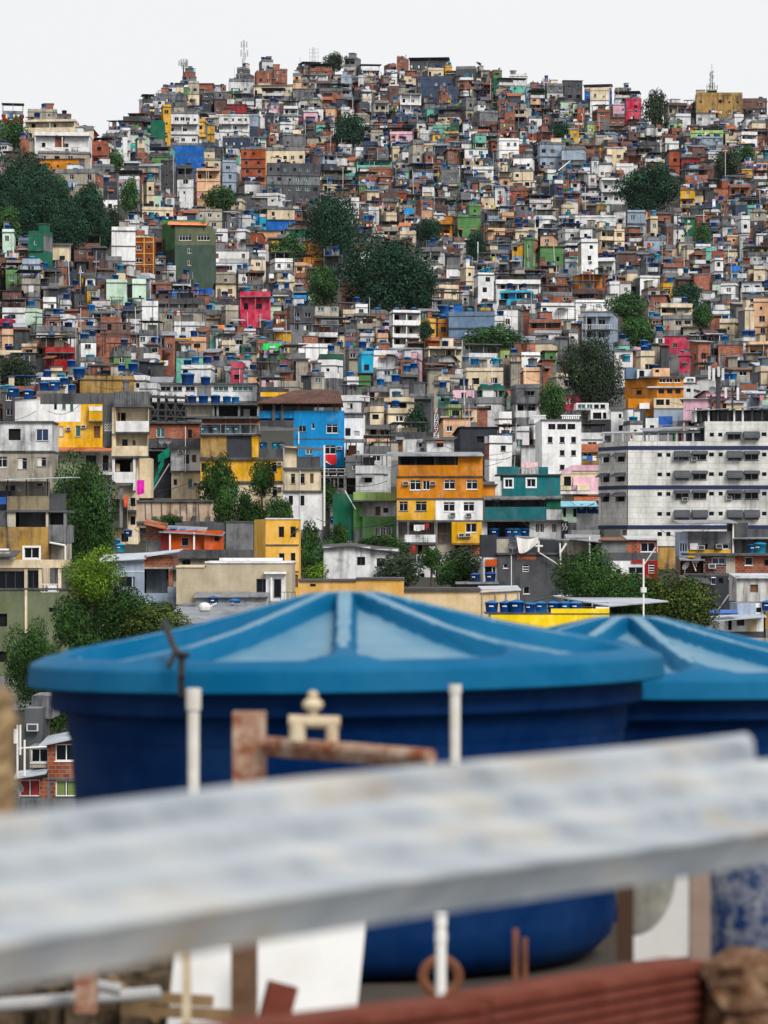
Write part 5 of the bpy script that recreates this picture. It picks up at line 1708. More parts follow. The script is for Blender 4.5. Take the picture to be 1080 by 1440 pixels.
h.block(-14, 799, -6, 829, 'C', dep=1)
h.block(-14, 798.6, 58, 828, 'C', wn('k', -5, 803, 34, 828, 38.5, 802, 54, 827.5), dep=8, f=.15)
h.posts((36.5, 56.5, 84), 798, 829, -.1, .25, WM('C')).box('pilaster', 35, 829.5, 38.5, 890, 'C', -.12, -.004)
h.rail(58, 82, 821, 833, -.06, .25, white_frame).box('panel', 68, 823, 80, 832, 'W', -.1, -.07)
h.block(-14, 776, 12, 787, 'e', dep=5, f=.5).roof(-14, 24, 782, 774, -1.2, 3, fibro)
h.done()
h = NB('pale blue-grey house with a slanted metal roof and a brick band over its balcony', 143, 262, 870, Y=312)
h.block(143, 788, 203, 850, 'b', wn('t', 186, 811, 190, 825) + wn('k', 168.5, 811, 185.5, 825), dep=9)
h.box('band', 143, 787, 203, 789, 'W', -.06, -.003).box('band', 150, 803, 203, 804, 'W', -.05, -.003)
h.roof(138, 206, 789, 780, -.6, 6, zinc_pale, 785, 777).roof(206, 252, 782, 777, -.6, 6, zinc_pale, 775, 772)
h.block(203, 781, 243, 797, 'R', dep=8, f=.05).box('lintel', 203, 797, 243, 800, 'e', -.03, 1)
h.recess(203, 800, 242, 836, 'b', 2.4, wn('a', 231, 800, 236.5, 816), f=.1)
h.block(237, 800, 243, 826, 'R', dep=2, f=-.01).block(243, 796, 256, 826, 'e', wn('a', 246, 801, 252, 815), dep=3, f=.6)
h.roof(242, 258, 800, 796, -.6, .6, fibro)
h.box('parapet', 203, 834, 236, 866, 'b', -.35, -.2).box('parapet', 236, 825, 259, 866, 'b', -.36, -.19).block(203, 850, 259, 880, 'b', dep=8, f=-.15)
h.pipe(156, 789, 808, -.06, .1, steel_dark)
for y in (833, 841, 850):
    h.box('band', 236, y, 259, y + .8, zinc, -.375, -.361)
h.done()
h = NB('red-orange house with a patched metal roof and white posts', 226, 312, 780, Y=348)
h.block(240, 746, 311, 775, 'o', wn('a', 255, 755.5, 265.5, 768), dep=6).block(226, 744, 240, 773, 'E', dep=5, f=.4).block(288, 749, 312, 773, 'o', wn('k', 302, 752, 309, 761), dep=5, f=-.8)
h.roof(224, 288, 748, 738, -.9, 6, zinc, 751, 741).roof(286, 314, 751, 746, -1.4, 5, zinc, 753, 748)
for (a, b, c) in ((236, 247, 741), (251, 259, 742.5), (262, 276, 744)):
    h.roof(a, b, c + 2.5, c, 1.0, 3.5, tarp_blue, th=.02, part='roof_patch')
h.posts((239.6, 273.5), 749, 775, -.7, .16, white_frame)
h.block(204, 735, 232, 760, 'R', dep=4, f=1)
h.roof(203, 232, 736, 729, -.5, 3, tile_mat, 743, 736, .1)
h.done()
h = NB('low beige wall house under a long black planter wall', 240, 362, 800, Y=338)
h.box('planter_wall', 240, 773, 360, 784, dark_concrete, -.4, -.1).block(242, 784.5, 308, 805, 'e', wn('k', 256, 787, 268, 795), dep=7)
h.block(308, 784, 360, 800, 'e', dep=7, f=.2).slab(238, 361, 784.4, .6, .14, dark_concrete, 7)
h.block(240, 774, 360, 784, 'K', dep=3, f=.3)
h.done()
h = NB('square grey concrete wall beside the yellow two-storey block', 246, 356, 782, Y=364, name='retaining_wall', cat='wall')
h.block(318, 734.5, 356, 785, 'G', dep=1).block(246, 735, 318, 760, 'K', dep=1, f=.3)
h.slab(317, 357, 733.8, .1, .14, dark_concrete, 1)
h.done()
h = NB('old retaining wall streaked black with a row of small concrete merlons', 200, 412, 742, Y=404, name='retaining_wall', cat='wall')
h.block(192, 706, 300, 742, 's', dep=1, mat=weathered('streaked_old_plaster', (.44, .33, .24), 1.25)).block(300, 718, 412, 745, 'e', dep=1, f=.02, mat=weathered('streaked_old_plaster', (.44, .33, .24), 1.25))
h.box('coping', 192, 733, 412, 736, dark_concrete, -.4, -.01)
for x in list(range(290, 410, 13)) + [214, 232, 251, 270]:
    h.box('merlon', x, 726, x + 6, 733, slab_mat, -.35, -.05)
h.box('coping', 192, 703, 300, 706, dark_concrete, -.3, 1.2)
for x in (204, 213, 227, 239, 253, 262, 279):
    h.bar('pipe', x, 704, x + 1.5, 733, -.1, -.1, .035, steel_dark)
h.done()
h = NB('plain beige modern house with a white recessed entrance', 248, 416, 848, Y=300)
h.block(290, 792, 411, 850, 'C', wn('k', 360.5, 814, 378, 833), dep=10, mat=weathered('smooth_beige_paint', (.50, .43, .31), .16)).block(248, 798, 290, 850, 'C', dep=10, f=.02, mat=weathered('smooth_beige_paint', (.50, .43, .31), .16))
h.box('parapet', 288, 789.5, 412, 792, 'W', -.12, 10).box('parapet', 247, 795.5, 288, 798, 'C', -.1, 10).box('roof_terrace', 306, 785, 395, 789, 'W', 3, 6)
h.box('entrance', 374, 806, 402, 846, 'W', -.06, -.003).box('entrance', 372, 804, 403, 807, 'W', -.6, -.06)
h.S.inst('door', 'bigdoor', lambda: win_mb('k', .62, 1.55, 2), (h.X(390.5), -.14, h.Z(827)), 0)
h.box('wall_post', 381, 812, 383, 844, 'W', -.5, -.35).rail(395, 416, 832, 844, -1.2, .3)
h.roof(275, 352, 838.5, 832, -3.2, -.1, zinc, 838, 832).roof(345, 379, 838, 833, -2.5, -.1, zinc).block(278, 840, 345, 852, 'b', dep=1, f=-2.8).block(345, 839, 378, 856, 'w', dep=1, f=-2)
h.box('flat_roof', 262, 847, 375, 850, zinc, -6, -3.3).roof(252, 420, 872, 851, -14, -6.2, zinc, 868, 850).roof(246, 300, 862, 852, -9, -5, fibro)
h.tank(333, 854, .95, 'l', -4).tank(303, 850, .9, 'n', -3.6)
h.done()
t = NB('rounded white fibre water tank on the metal shed roof before the beige house', 279, 296, 860, Y=280, name='water_tank', cat='water tank')
t.S.mb('tank_body').lathe([(.36, 0), (.48, .1), (.5, .35), (.44, .55), (.25, .68), (.06, .72)], WM('W'), 18)
t.bar('pipe', 296, 853, 305, 848, 0, 0, .06, pvc).S.close()
h = NB('clean yellow two-storey block with four dark windows', 353, 421, 835, Y=322)
h.block(373.5, 730, 420, 840, 'Y', wn('k', 392, 740.5, 399.5, 755.5, 408.5, 740.5, 416, 755.5) + wn('a', 392, 778, 400, 789, 408.5, 777.5, 415.5, 791) + wn('d', 413, 808, 419, 826), dep=8, xl=353, mat=weathered('fresh_yellow_paint', (.76, .44, .10), .14))
h.box('band', 373, 765.5, 420, 767.5, dark_concrete, -.08, -.003).box('band', 373, 803, 420, 804.5, dark_concrete, -.08, -.003).box('parapet', 373, 728.5, 421, 730.3, 'W', -.1, 8)
h.bar('shutter', 408, 755, 420, 742, -.5, -.1, .05).bar('shutter', 414, 742, 421, 746, -.5, -.1, .05)
h.done()
h = NB('white stained cottage with a curved dark roof edge', 455, 562, 816, Y=352)
h.block(455, 769, 521, 822, 'w', wn('k', 502, 783, 513.5, 795), dep=8).block(521, 772, 560, 822, 'w', wn('B', 529, 785, 542, 798), dep=8, f=.1)
h.roof(452, 492, 771, 766, -.5, 7, fibro, 767, 763).roof(492, 523, 767, 763, -.5, 7, fibro, 772, 767).roof(521, 562, 772, 767, -.5, 7, fibro, 776, 771)
h.done()
h = NB('low orange-cream building with a dark flat roof edge, cut off by the big lid', 420, 570, 835, Y=262)
h.block(420, 817, 500, 850, 'O', wn('k', 436, 821, 444, 825), dep=6, mat=weathered('pale_orange_paint', (.70, .42, .15), .2)).block(500, 814.5, 568, 845, 'O', dep=6, f=.03, mat=weathered('pale_orange_paint', (.70, .42, .15), .2))
h.slab(418, 501, 816.3, .15, .14, fibro, 6).slab(500, 569, 813.8, .15, .12, None, 6)
h.done()
h = NB('long cream warehouse wall with a corrugated white roof end', 556, 733, 862, Y=270)
cw = weathered('smooth_cream_plaster', (.66, .50, .30), .14)
h.block(556, 831, 678, 870, 'C', dep=8, mat=cw).block(678, 829.5, 731, 870, 'C', dep=8, f=.03, mat=cw, xr=736)
h.box('roof_edge', 556, 827, 676, 831, fibro, -.25, 6).roof(676, 733, 832, 826, -.2, 8, zinc_pale, 829, 825)
for x in (678, 697, 712, 729):
    h.pipe(x, 832, 870, -.06, .05, WM('e'))
h.done()
# yellow wall with a row of tanks and the white canopy
h = NB('bright yellow roof wall carrying a row of blue tanks', 683, 858, 885, Y=230, name='roof_wall', cat='wall')
yw = weathered('bright_yellow_paint', (.85, .60, .0), .12)
h.block(690, 864, 857, 900, 'Y', dep=5, mat=yw).block(775, 856, 857, 863.9, 'Y', dep=.4, f=.02, mat=yw).block(838, 853.5, 857, 855.9, 'W', dep=.3, f=.03)
h.slab(683, 858, 863.0, .05, .06, dark_concrete, 5)
for (x, d_, c) in ((692, .92, 'b'), (712, .92, 'b'), (727, 1.0, 'b'), (746, .8, 'b')):
    h.tank(x, 861.5, d_, c, .9 if x < 720 else .45)
for (x, c) in ((763, 'l'), (781, 'b'), (797, 'l'), (812, 'b')):
    h.tank(x, 861.5, .85, c, 2.2)
h.done()
h = NB('flat white metal canopy on thin posts over the yellow wall', 706, 942, 876, Y=232, name='canopy', cat='canopy')
cm = plain('white_canopy_sheet', (.40, .43, .49), .4, .0, vary=.35)
R_ = h.S.mb('roof')
q = [tuple(at(a, b, c) - h.pos) for (a, b, c) in ((777, 837.5, 275), (856, 852, 232), (940, 845, 251), (843, 832, 296))]
q2 = [(x, y, z - .08) for (x, y, z) in q]
R_.face(q, cm)
R_.face(list(reversed(q2)), cm)
for i in range(4):
    j = (i + 1) % 4
    R_.face((q2[i], q2[j], q[j], q[i]), cm)
for (pa, pb) in (((706, 856, 236), (777, 838.5, 275)), ((706, 857, 236), (856, 853, 232)), ((730, 850, 248), (856, 848, 243))):
    h.S.mb('roof_frame').bar(tuple(at(*pa) - h.pos), tuple(at(*pb) - h.pos), .05, steel_dark, 5)
h.posts((739, 768), 852, 878, .6, .07, steel).posts((800, 838), 850, 876, 4, .07, steel)
h.S.close()
# --- right side
h = NB('brick and grey house with a five-pane window over a sooty band, behind the round tree', 843, 926, 800, Y=345)
h.block(846, 760, 881, 790, 'G', dep=8).block(881, 758, 899.5, 777, 'R', dep=8, f=-.02).block(899.5, 757.5, 924, 777, 'E', wn('h', 901, 763, 921.5, 776), dep=8, f=-.01)
h.block(846, 777, 925, 790, 'K', dep=8, f=-.03).roof(842, 884, 759, 755, -.5, 6, rust_sheet).roof(881, 926, 758, 753, -.4, 6, zinc_pale, 758.5, 754)
h.block(799, 752, 846, 780, 'e', wn('o', 830, 760, 840, 778), dep=6, f=2).block(806, 745, 846, 753, 'G', dep=6, f=3).roof(796, 845, 757, 751, -.5, 3, zinc, 762, 752)
h.bar('pipe', 829, 754, 829, 790, -.2, -.2, .08, WM('w')).bar('beam', 797, 757, 828, 756, -.3, -.3, .09, zinc)
h.done()
h = NB('red annex with a white louvred window beside a white terrace', 859, 926, 828, Y=322)
h.block(907, 788, 925, 830, 'E', wn('l', 912, 791.5, 920.5, 806), dep=7).block(859, 789, 905, 812, 'w', wn('a', 884, 797.5, 904.5, 807) + wn('o', 866, 800, 873, 808), dep=7, f=.1)
h.roof(866, 912, 813, 808, -1.1, .1, rust_sheet, 812, 808).block(868, 814, 907, 832, 'C', wn('k', 896, 817, 903, 823, 887, 818, 890, 822), dep=6, f=-.3).box('parapet', 888, 787, 906, 792, 'E', -.03, .09)
h.done()
h = NB('grey mouldy wall house with a white door panel and a yellow strip', 955, 1090, 790, Y=352)
h.block(967, 747, 1029, 773, 'G', wn('h', 1016, 765, 1025, 772) + wn('o', 991, 765, 995, 772), dep=7).block(967, 773, 1029, 784, 'Y', dep=7, f=-.01).block(955, 748, 967, 783, 'b', wn('o', 956.5, 764, 958.5, 775, 960, 764, 962, 775, 963.5, 764, 965.5, 775), dep=5, f=-.1)
h.box('panel', 970, 764, 981, 773, 'W', -.25, -.004).ac(986, 770).ac(1011, 768)
h.roof(952, 1034, 736, 731, -2.5, 6, zinc, 735, 730)
h.pipe(1030.5, 734, 780, -.2, .1).block(1031, 735, 1053, 757, 'K', dep=6, f=.6).block(1053, 744, 1092, 760, 'K', dep=5, f=1.2)
h.roof(1031, 1092, 757, 752, -1.0, 5, zinc).recess(1032, 757, 1092, 777, 'z', 3, wn('k', 1036, 762, 1047, 773))
h.tank(1068, 778, 1.35, 'c', -.5).tank(1059, 778, 1.2, 'l', -.1)
h.done()
h = NB('long brick house with sooty flat roof, half dark red and half orange', 968, 1092, 812, Y=325)
h.block(989, 781, 1021, 806.5, 'r', wn('B', 1001, 784, 1020.5, 793.5), dep=8).block(1021, 781, 1034, 806.5, 'e', dep=8, f=-.01).block(1034, 781, 1092, 808, 'R', wn('h', 1047.5, 783.5, 1058.5, 795) + wn('o', 1075, 787, 1084, 795), dep=8, f=-.02)
h.slab(968, 1094, 779.8, .7, .22, dark_concrete, 8).recess(957, 786, 989, 808, 'R', 2, wn('k', 958, 790, 962, 800), f=.2).roof(955, 990, 787, 784, -1.2, 1, zinc)
h.ac(1001, 796).dish(978, 797, -.8, .6).dish(962, 806, -.8, .8).bar('strut', 972, 787, 978, 803, -.5, -.5, .06, pvc)
h.slab(960, 1036, 807.6, .3, .2, dark_concrete, 7)
h.done()
h = NB('dark slate-netted house under the long brick house', 972, 1036, 868, Y=322)
h.block(993, 809, 1034.5, 870, 'z', wn('B', 1000, 812, 1007, 822) + wn('k', 1024, 813, 1031, 823, 1010, 813, 1017, 821), dep=7).block(972, 808, 992.5, 842, 'z', wn('t', 972.5, 812, 984, 823), dep=6, f=.4)
h.box('band', 1000, 811.5, 1006, 812.7, white_frame, -.2, -.02).box('band', 1024, 813.3, 1031, 814.5, white_frame, -.2, -.02)
h.bar('strut', 1005, 863, 1024, 836, -.6, -.6, .07, steel).roof(960, 996, 817, 811, -2.4, 0, fibro, 820, 813).block(954, 817, 975, 830, 'K', dep=3, f=-.5)
for i in range(5):
    h.bar('loose_cable', 955 + i * 6, 826 + i * 2, 1000 + i * 7, 842 + i * 4, -.4, -.3, .03)
h.done()
h = NB('white house with black mould stains beside the dark netted house', 1034, 1094, 852, Y=308)
h.block(1036, 810, 1094, 847, 'w', wn('s', 1055, 822, 1066, 833), dep=7, mat=weathered('mouldy_white_plaster', (.62, .61, .59), 1.3)).roof(1034, 1094, 812, 807, -.4, 6, zinc_pale)
h.slab(1036, 1094, 847.6, .15, .2, dark_concrete, 6)
h.done()
h = NB('small pale house with a white slanted canopy roof at the edge of the trees', 996, 1092, 905, Y=282)
h.block(1038, 848.5, 1064, 866, 'b', dep=6, f=.6).block(1064, 848.5, 1075, 866, 'W', wn('k', 1061.5, 854.5, 1072, 861.5), dep=6, f=.58)
h.roof(998, 1074, 872, 867, -2.2, 1, zinc_pale, 866, 862)
h.block(1021, 866.5, 1074, 888, 'W', wn('k', 1036, 870, 1047, 880) + wn('D', 1024, 870, 1029, 886), dep=6).block(1049, 867, 1064, 888, 'C', dep=1, f=-.02)
h.block(1020, 888, 1076, 915, 'K', dep=6, f=.02).block(1076, 860, 1094, 885, 'Q', dep=6, f=-.2).box('terrace_wall', 1010, 896, 1092, 905, 'e', -2.5, -2.2)
h.roof(996, 1034, 861, 857, -2.5, -.4, tarp_blue).tank(1080, 859, 1.0, 'b', .4)
h.done()
h = NB('brick annex with white windows and bright curtains, seen beside the blue tank', 22, 112, 1125, Y=205)
h.block(67, 1044, 112, 1095, 'R', wn('h', 78, 1046.5, 108, 1070), dep=7).block(41, 1050, 67, 1080, 'e', wn('h', 43, 1053, 67, 1072.5), dep=6, f=.3)
h.block(26, 1094, 66, 1123, 'R', wn('r', 27.5, 1096.5, 56, 1120), dep=6, f=.05).block(66, 1096.5, 71, 1123, 'G', dep=3, f=.03).block(71, 1096.5, 112, 1123, 'R', wn('v', 78, 1097.5, 107.5, 1120), dep=6, f=.04)
h.slab(66, 112, 1095.6, .03, .1, concrete, 3)
h.block(10, 1122, 112, 1150, 'G', dep=7)
h.roof(56, 114, 1047, 1041, -.6, 5, zinc_pale, 1035.5, 1030).roof(21, 67, 1093, 1086, -1.0, 1, zinc_pale, 1085, 1079)
h.dish(29, 1121, -.8, -.7)
for (x, a, b) in ((27, 1018, 1092), (31, 1018, 1060), (37, 1039, 1090)):
    h.pipe(x, a, b, -1.0, .06)
h.bar('drainpipe', 27, 1051, 67, 1049, -.9, -.6, .05, pvc).box('meter_box', 22, 1024, 27, 1044, 'W', -1.1, -.7)
h.block(26, 1000, 50, 1058, 'K', dep=5, f=3.5).ac(38, 1027, 3.4).block(30, 985, 60, 1018, 'G', dep=5, f=6)
h.tank(104, 1036, .8, 'b', 2)
h.done()

# ------------------------------------------------------------------ masts, poles, cables
def lattice(label, x, yb, yt, wb, Y, mat=steel, panels=(), cat='radio mast', th=.09):
    t = NB(label, x - 5, x + 5, yb, Y=Y, name='radio_mast', cat=cat)
    m = t.S.mb('lattice')
    Ht = t.Z(yt)
    c = [(-1, -1), (1, -1), (1, 1), (-1, 1)]
    n = max(5, int(Ht / (wb * 2.2)))
    for (a, b) in c:
        m.bar((a * wb, b * wb, 0), (a * wb * .45, b * wb * .45, Ht), th, mat, 4)
    for i in range(n):
        z0, z1 = Ht * i / n, Ht * (i + 1) / n
        w0, w1 = wb * (1 - .55 * i / n), wb * (1 - .55 * (i + 1) / n)
        for k in range(4):
            a, b = c[k], c[(k + 1) % 4]
            m.bar((a[0] * w0, a[1] * w0, z0), (b[0] * w1, b[1] * w1, z1), .05, mat, 4)
            m.bar((a[0] * w0, a[1] * w0, z0), (b[0] * w0, b[1] * w0, z0), .05, mat, 4)
    for (px, py, hh) in panels:
        q = MB()
        q.box(t.X(px) - .22, t.X(px) + .22, -.5, -.25, t.Z(py) - hh / 2, t.Z(py) + hh / 2, steel)
        q.bar((t.X(px), -.3, t.Z(py)), (0, 0, t.Z(py) - .3), .05, mat, 4)
        q.build('antenna_panel', t.root)
    return t


Yr = D(344, 115)
t = lattice('tall slim telecom mast with two rings of panels on a grey concrete house', 343, 97, 56, .45, Yr + 4, steel, ((339.5, 63, 2.0), (347, 63, 2.0), (343, 61, 2.0), (339, 75, 2.2), (348, 75, 2.2), (345, 79, 2.0), (341, 86, 1.6)))
t.S.close()
t = NB('telecom pole with a crown of panels on the brick box of the tall cream house', 252, 264, 102, Y=D(266, 148) + 4, name='telecom_mast', cat='mast')
t.bar('pole', 258, 112, 258, 84, 0, 0, .22, steel_dark).bar('crossbar', 251.5, 90, 264, 90, 0, 0, .08)
for (x, y, hh) in ((252, 88, 1.0), (255, 87, 1.4), (258.5, 86, 1.2), (262, 87, 1.5), (263.5, 89, 1.6), (256.5, 91, 1.2), (260.5, 91, 1.2)):
    m = MB()
    m.box(t.X(x) - .25, t.X(x) + .25, -.4, -.12, t.Z(y) - hh, t.Z(y) + hh * .6, steel)
    m.build('antenna_panel', t.root)
t.S.close()
t = lattice('pale lattice frame mast with side rods beside the ridge tree', 441, 90, 66, .7, D(441, 105) + 6, steel)
for x in (435.5, 447.5):
    t.bar('rod', x, 88, x, 68, 0, 0, .06, steel)
for y in (69, 74, 80, 86):
    t.bar('rod', 435, y, 448, y, 0, 0, .05, steel)
t.S.close()
t = lattice('thin mast with whip aerials on the ochre block at the ridge', 1000.5, 134, 100, .5, D(1010, 162) + 4, steel_dark, ((998, 112, 1.0), (1003, 108, 1.0), (998, 105, .9), (1002.5, 101, .8), (997, 120, 1.2), (1004, 118, 1.0)))
t.bar('aerial', 1001, 100, 1001, 90, 0, 0, .06, steel_dark)
m = t.S.mb('platform')
m.box(t.X(993.5), t.X(1008), -1.5, 1.5, t.Z(134), t.Z(126), WM('e'))
m.box(t.X(994.5), t.X(1007), -1.52, -1.49, t.Z(132), t.Z(128), void)
for x in (993.5, 997, 1001, 1004, 1008):
    t.bar('platform', x, 126, x, 120, -1.4, -1.4, .08)
t.bar('platform', 993, 123, 1008.5, 123, -1.4, -1.4, .07)
t.S.close()
t = lattice('thin red and white lattice mast beside a dark tree above the orange building', 613.5, 650, 574, .42, D(613, 640) + 3, WM('w'), th=.05)
t.S.close()
tt = MB()
for k in (1, 3, 5):
    z0, z1 = t.Z(650 - k * 12.6), t.Z(650 - (k + 1) * 12.6)
    w = .42 * (1 - .55 * (k + .5) / 6)
    for (a, b) in ((-1, -1), (1, -1), (1, 1), (-1, 1)):
        tt.bar((a * w, b * w, z0), (a * w, b * w, z1), .06, WM('E'), 4)
tt.build('red_section', t.root)
POLES = [(244, 272, 219, 'grey pole beside the strong blue house', steel, 0), (496, 170, 138, 'thin pole beside a dark house below the ridge tower', steel, 0), (456, 732, 626, 'white pole in front of the bright blue house', pvc, 1),
         (905, 872, 786, 'white lamp pole rising beside the white canopy', pvc, 2), (113, 420, 374, 'pale pole above a dark yard', steel, 0), (1020, 262, 210, 'pale pole beside a white house high on the slope', steel, 0),
         (672, 366, 340, 'white pole in front of a narrow tree under the green block', pvc, 0), (650, 520, 478, 'thin pole below the blue-grey house', steel, 0), (366, 470, 442, 'pole in front of the crimson house', steel, 0),
         (823, 310, 262, 'thin pole beside a grey house with a leaning bar', steel, 0), (953, 345, 300, 'thin dark pole near the dark green wall', steel_dark, 0)]
pole_tops = []
for (x, yb, yt, lab, mt, kind) in POLES:
    t = NB(lab, x - 3, x + 3, yb, Y=(232 if kind == 2 else D(x, yb) - 4), name='utility_pole', cat='pole')
    t.bar('pole', x, yb + 8, x, yt, 0, 0, .06 if kind == 2 else .12, mt)
    if kind == 2:
        t.bar('pole', x, 833, x, 826, 0, 0, .2, WM('W')).bar('lamp_arm', x, 795, x + 16, 770, 0, -.4, .04, pvc).bar('lamp_arm', x, 790, x + 2, 792, 0, 0, .05, pvc)
    elif kind == 0:
        t.bar('crossarm', x - 3, yt + 3, x + 3, yt + 3, 0, 0, .07, steel_dark)
    t.S.close()
    pole_tops.append(at(x, yt + 3, t.Y))
cab = MB()
rc = random.Random(5)
pts_ = []
for k in range(110):
    x0, y0 = rc.uniform(-20, 1000), rc.uniform(170, 780)
    x1, y1 = x0 + rc.uniform(40, 120), y0 + rc.uniform(-14, 14)
    a, b = at(x0, y0, D(x0, y0 + 26) - 3), at(x1, y1, D(x1, y1 + 26) - 3)
    prev = None
    for i in range(9):
        u = i / 8
        p = a.lerp(b, u)
        p.z -= 1.0 * 4 * u * (1 - u)
        if prev is not None:
            cab.bar(prev, p, .04, steel_dark, 3)
        prev = p
tag(cab.build('overhead_cables'), 'tangle of thin dark overhead cables sagging between the houses', 'cables', kind='stuff')
# leaning white pole on the grey house
t = NB('pale bar leaning out from a light grey house high on the slope', 783, 802, 242, Y=D(795, 240) - 3, name='leaning_bar', cat='pole')
t.bar('bar', 783, 242, 802, 226, -.5, .4, .16, pvc)
t.S.close()

# coloured cloths and tarps on the slope
CLOTH = [(192.5, 675, 203, 695, 'magenta cloth hanging under the green netting', (.72, .02, .42)), (568, 293, 582, 301, 'bright blue tarp above a cream balcony house', (.02, .28, .62)), (558, 313, 578, 319, 'orange and yellow cloth awning on a cream balcony house', (.72, .25, .10)),
         (370, 483, 383, 492, 'vivid green awning, the first of two over a brick terrace', (.02, .62, .10)), (384, 483, 395, 493, 'vivid green awning, the second of two over a brick terrace', (.02, .60, .10)), (391, 500, 410, 506, 'vivid green strip awning below the paired green awnings', (.02, .62, .08)),
         (294, 457, 316, 464, 'orange and yellow printed banner on a dark parapet', (.75, .22, .05)), (1028, 374, 1041, 381, 'blue tarp square on a cream house wall', (.02, .16, .55)), (266, 406, 299, 415, 'long blue tarpaulin roof over a grey veranda', (.01, .09, .42)),
         (221, 411, 262, 416, 'thin blue tarpaulin sheet beside the long tarpaulin roof', (.02, .13, .48)), (582, 738, 597, 746, 'white laundry sheet on the balcony under the yellow floor', (.72, .72, .72)), (597, 736, 603, 744, 'dark red laundry towel on the balcony under the yellow floor', (.42, .02, .03)),
         (596, 752, 603, 762, 'pale grey cloth hung over the balcony wall under the yellow floor', (.55, .58, .62)), (733, 650, 757, 657, 'pink and white flowered sheet on the teal house roof', (.72, .50, .52)), (174, 697, 180, 713, 'orange-red towel by the cream balcony house', (.65, .12, .06)),
         (579, 767, 584, 777, 'red shirt drying on the lowest balcony of the orange building', (.5, .03, .03)), (604, 768, 612, 776, 'white shirt drying on the lowest balcony of the orange building', (.7, .7, .72)), (358, 300, 372, 310, 'blue sheet panel on the pale cyan hut', (.03, .25, .6)),
         (741, 148, 752, 153, 'magenta and white laundry below a peach house near the ridge', (.5, .05, .3)), (182, 203, 203, 208, 'turquoise sheet under the dark green house on the ridge', (.02, .45, .33)), (692, 265, 700, 267, 'turquoise cover on a slate house', (.05, .5, .55)),
         (1002, 280, 1006, 296, 'white metal sheet standing on a slate roof', (.75, .76, .78)), (412, 415, 431, 424, 'bright blue tarp wall above grey roofs', (.02, .25, .6)), (660, 185, 672, 198, 'white tarp triangle over a dark yard', (.75, .75, .75))]
for (x0, y0, x1, y1, lab, c) in CLOTH:
    yb = y1 + (10 if y1 < 600 else 3)
    Yc = D((x0 + x1) / 2, yb) - (5 if y1 < 600 else 3.2)
    if 'yellow floor' in lab or 'orange building' in lab:
        Yc = D(618, 768) - .75
    elif 'teal house' in lab:
        Yc = D(735, 735) + .1
    elif 'magenta cloth hanging' in lab or 'balcony house' in lab and y0 > 600:
        Yc = D(185, 725) - 2.4
    t = NB(lab, x0, x1, y1, Y=Yc, name='hanging_cloth', cat='cloth')
    t.root.name = 'hanging_cloth'
    m = t.S.mb('fabric')
    mt = plain('cloth_' + lab.replace(' ', '_').replace(',', '')[:24], c, .85, vary=.9)
    n = 6
    for i in range(n):
        for j in range(3):
            def q(u, v):
                return (t.X(x0 + (x1 - x0) * u), .12 * sin(u * 13) * (1 - v) - .3 * (1 - v) * 0, t.Z(y1 - (y1 - y0) * v + (1 - v) * 1.0 * sin(u * 5)))
            m.face((q(i / n, j / 3), q((i + 1) / n, j / 3), q((i + 1) / n, (j + 1) / 3), q(i / n, (j + 1) / 3)), mt)
    t.S.close()

# painted letters on the dark green house at the ridge
side = None
for r in rec_list:
    if r['x0'] == 185 and r['y0'] == 210:
        side = r
dg = NB('dark green house on the ridge with white letters painted on its end wall', 166, 230, 196, Y=D(205, 200) + 1)
dg.block(183, 179, 212, 195, 'd', wn('h', 188, 181.5, 198, 188) + wn('k', 208.5, 182.5, 211, 187), dep=8, xl=165).block(212, 169, 230, 196, 'd', dep=8, f=-.1)
dg.block(183, 195.2, 212, 226, 'b', dep=7, xl=166, lw=[(176, 200, 180, 206, 'h'), (176, 213, 180, 219, 'k')], f=.1)
dg.box('band', 183, 188.6, 212, 189.4, 'W', -.06, -.003).box('roof', 166, 169, 212, 171.5, 'K', -.3, 6).block(167, 171, 196, 179, 'K', dep=5, f=1)
Lw = Vector((dg.X(183) - dg.X(165), -8, 0))
ang = atan2(Lw.y, Lw.x)
LETTERS = []
for (ch, u) in (('R', .13), ('N', .40), ('E', .63), ('Y', .86)):
    cu = bpy.data.curves.new('letter', 'FONT')
    cu.body = ch
    cu.align_x = 'CENTER'
    cu.align_y = 'CENTER'
    cu.size = 3.1
    cu.extrude = .02
    cu.offset = .05
    o = bpy.data.objects.new('painted_letter', cu)
    COL.objects.link(o)
    o.parent = dg.root
    o.location = (dg.X(165) + Lw.x * u - .05, 8 + Lw.y * u - .04, dg.Z(187.3))
    o.rotation_euler = (pi / 2, 0, ang)
    o.scale = (1.35, 1, 1)
    cu.materials.append(white_frame)
    LETTERS.append(o)
bpy.context.view_layer.update()
dgr = bpy.context.evaluated_depsgraph_get()
for o in LETTERS:
    me = bpy.data.meshes.new_from_object(o.evaluated_get(dgr))
    q = bpy.data.objects.new('letter', me)
    COL.objects.link(q)
    q.parent = dg.root
    q.location, q.rotation_euler, q.scale = o.location, o.rotation_euler, o.scale
    bpy.data.objects.remove(o)
dg.done()

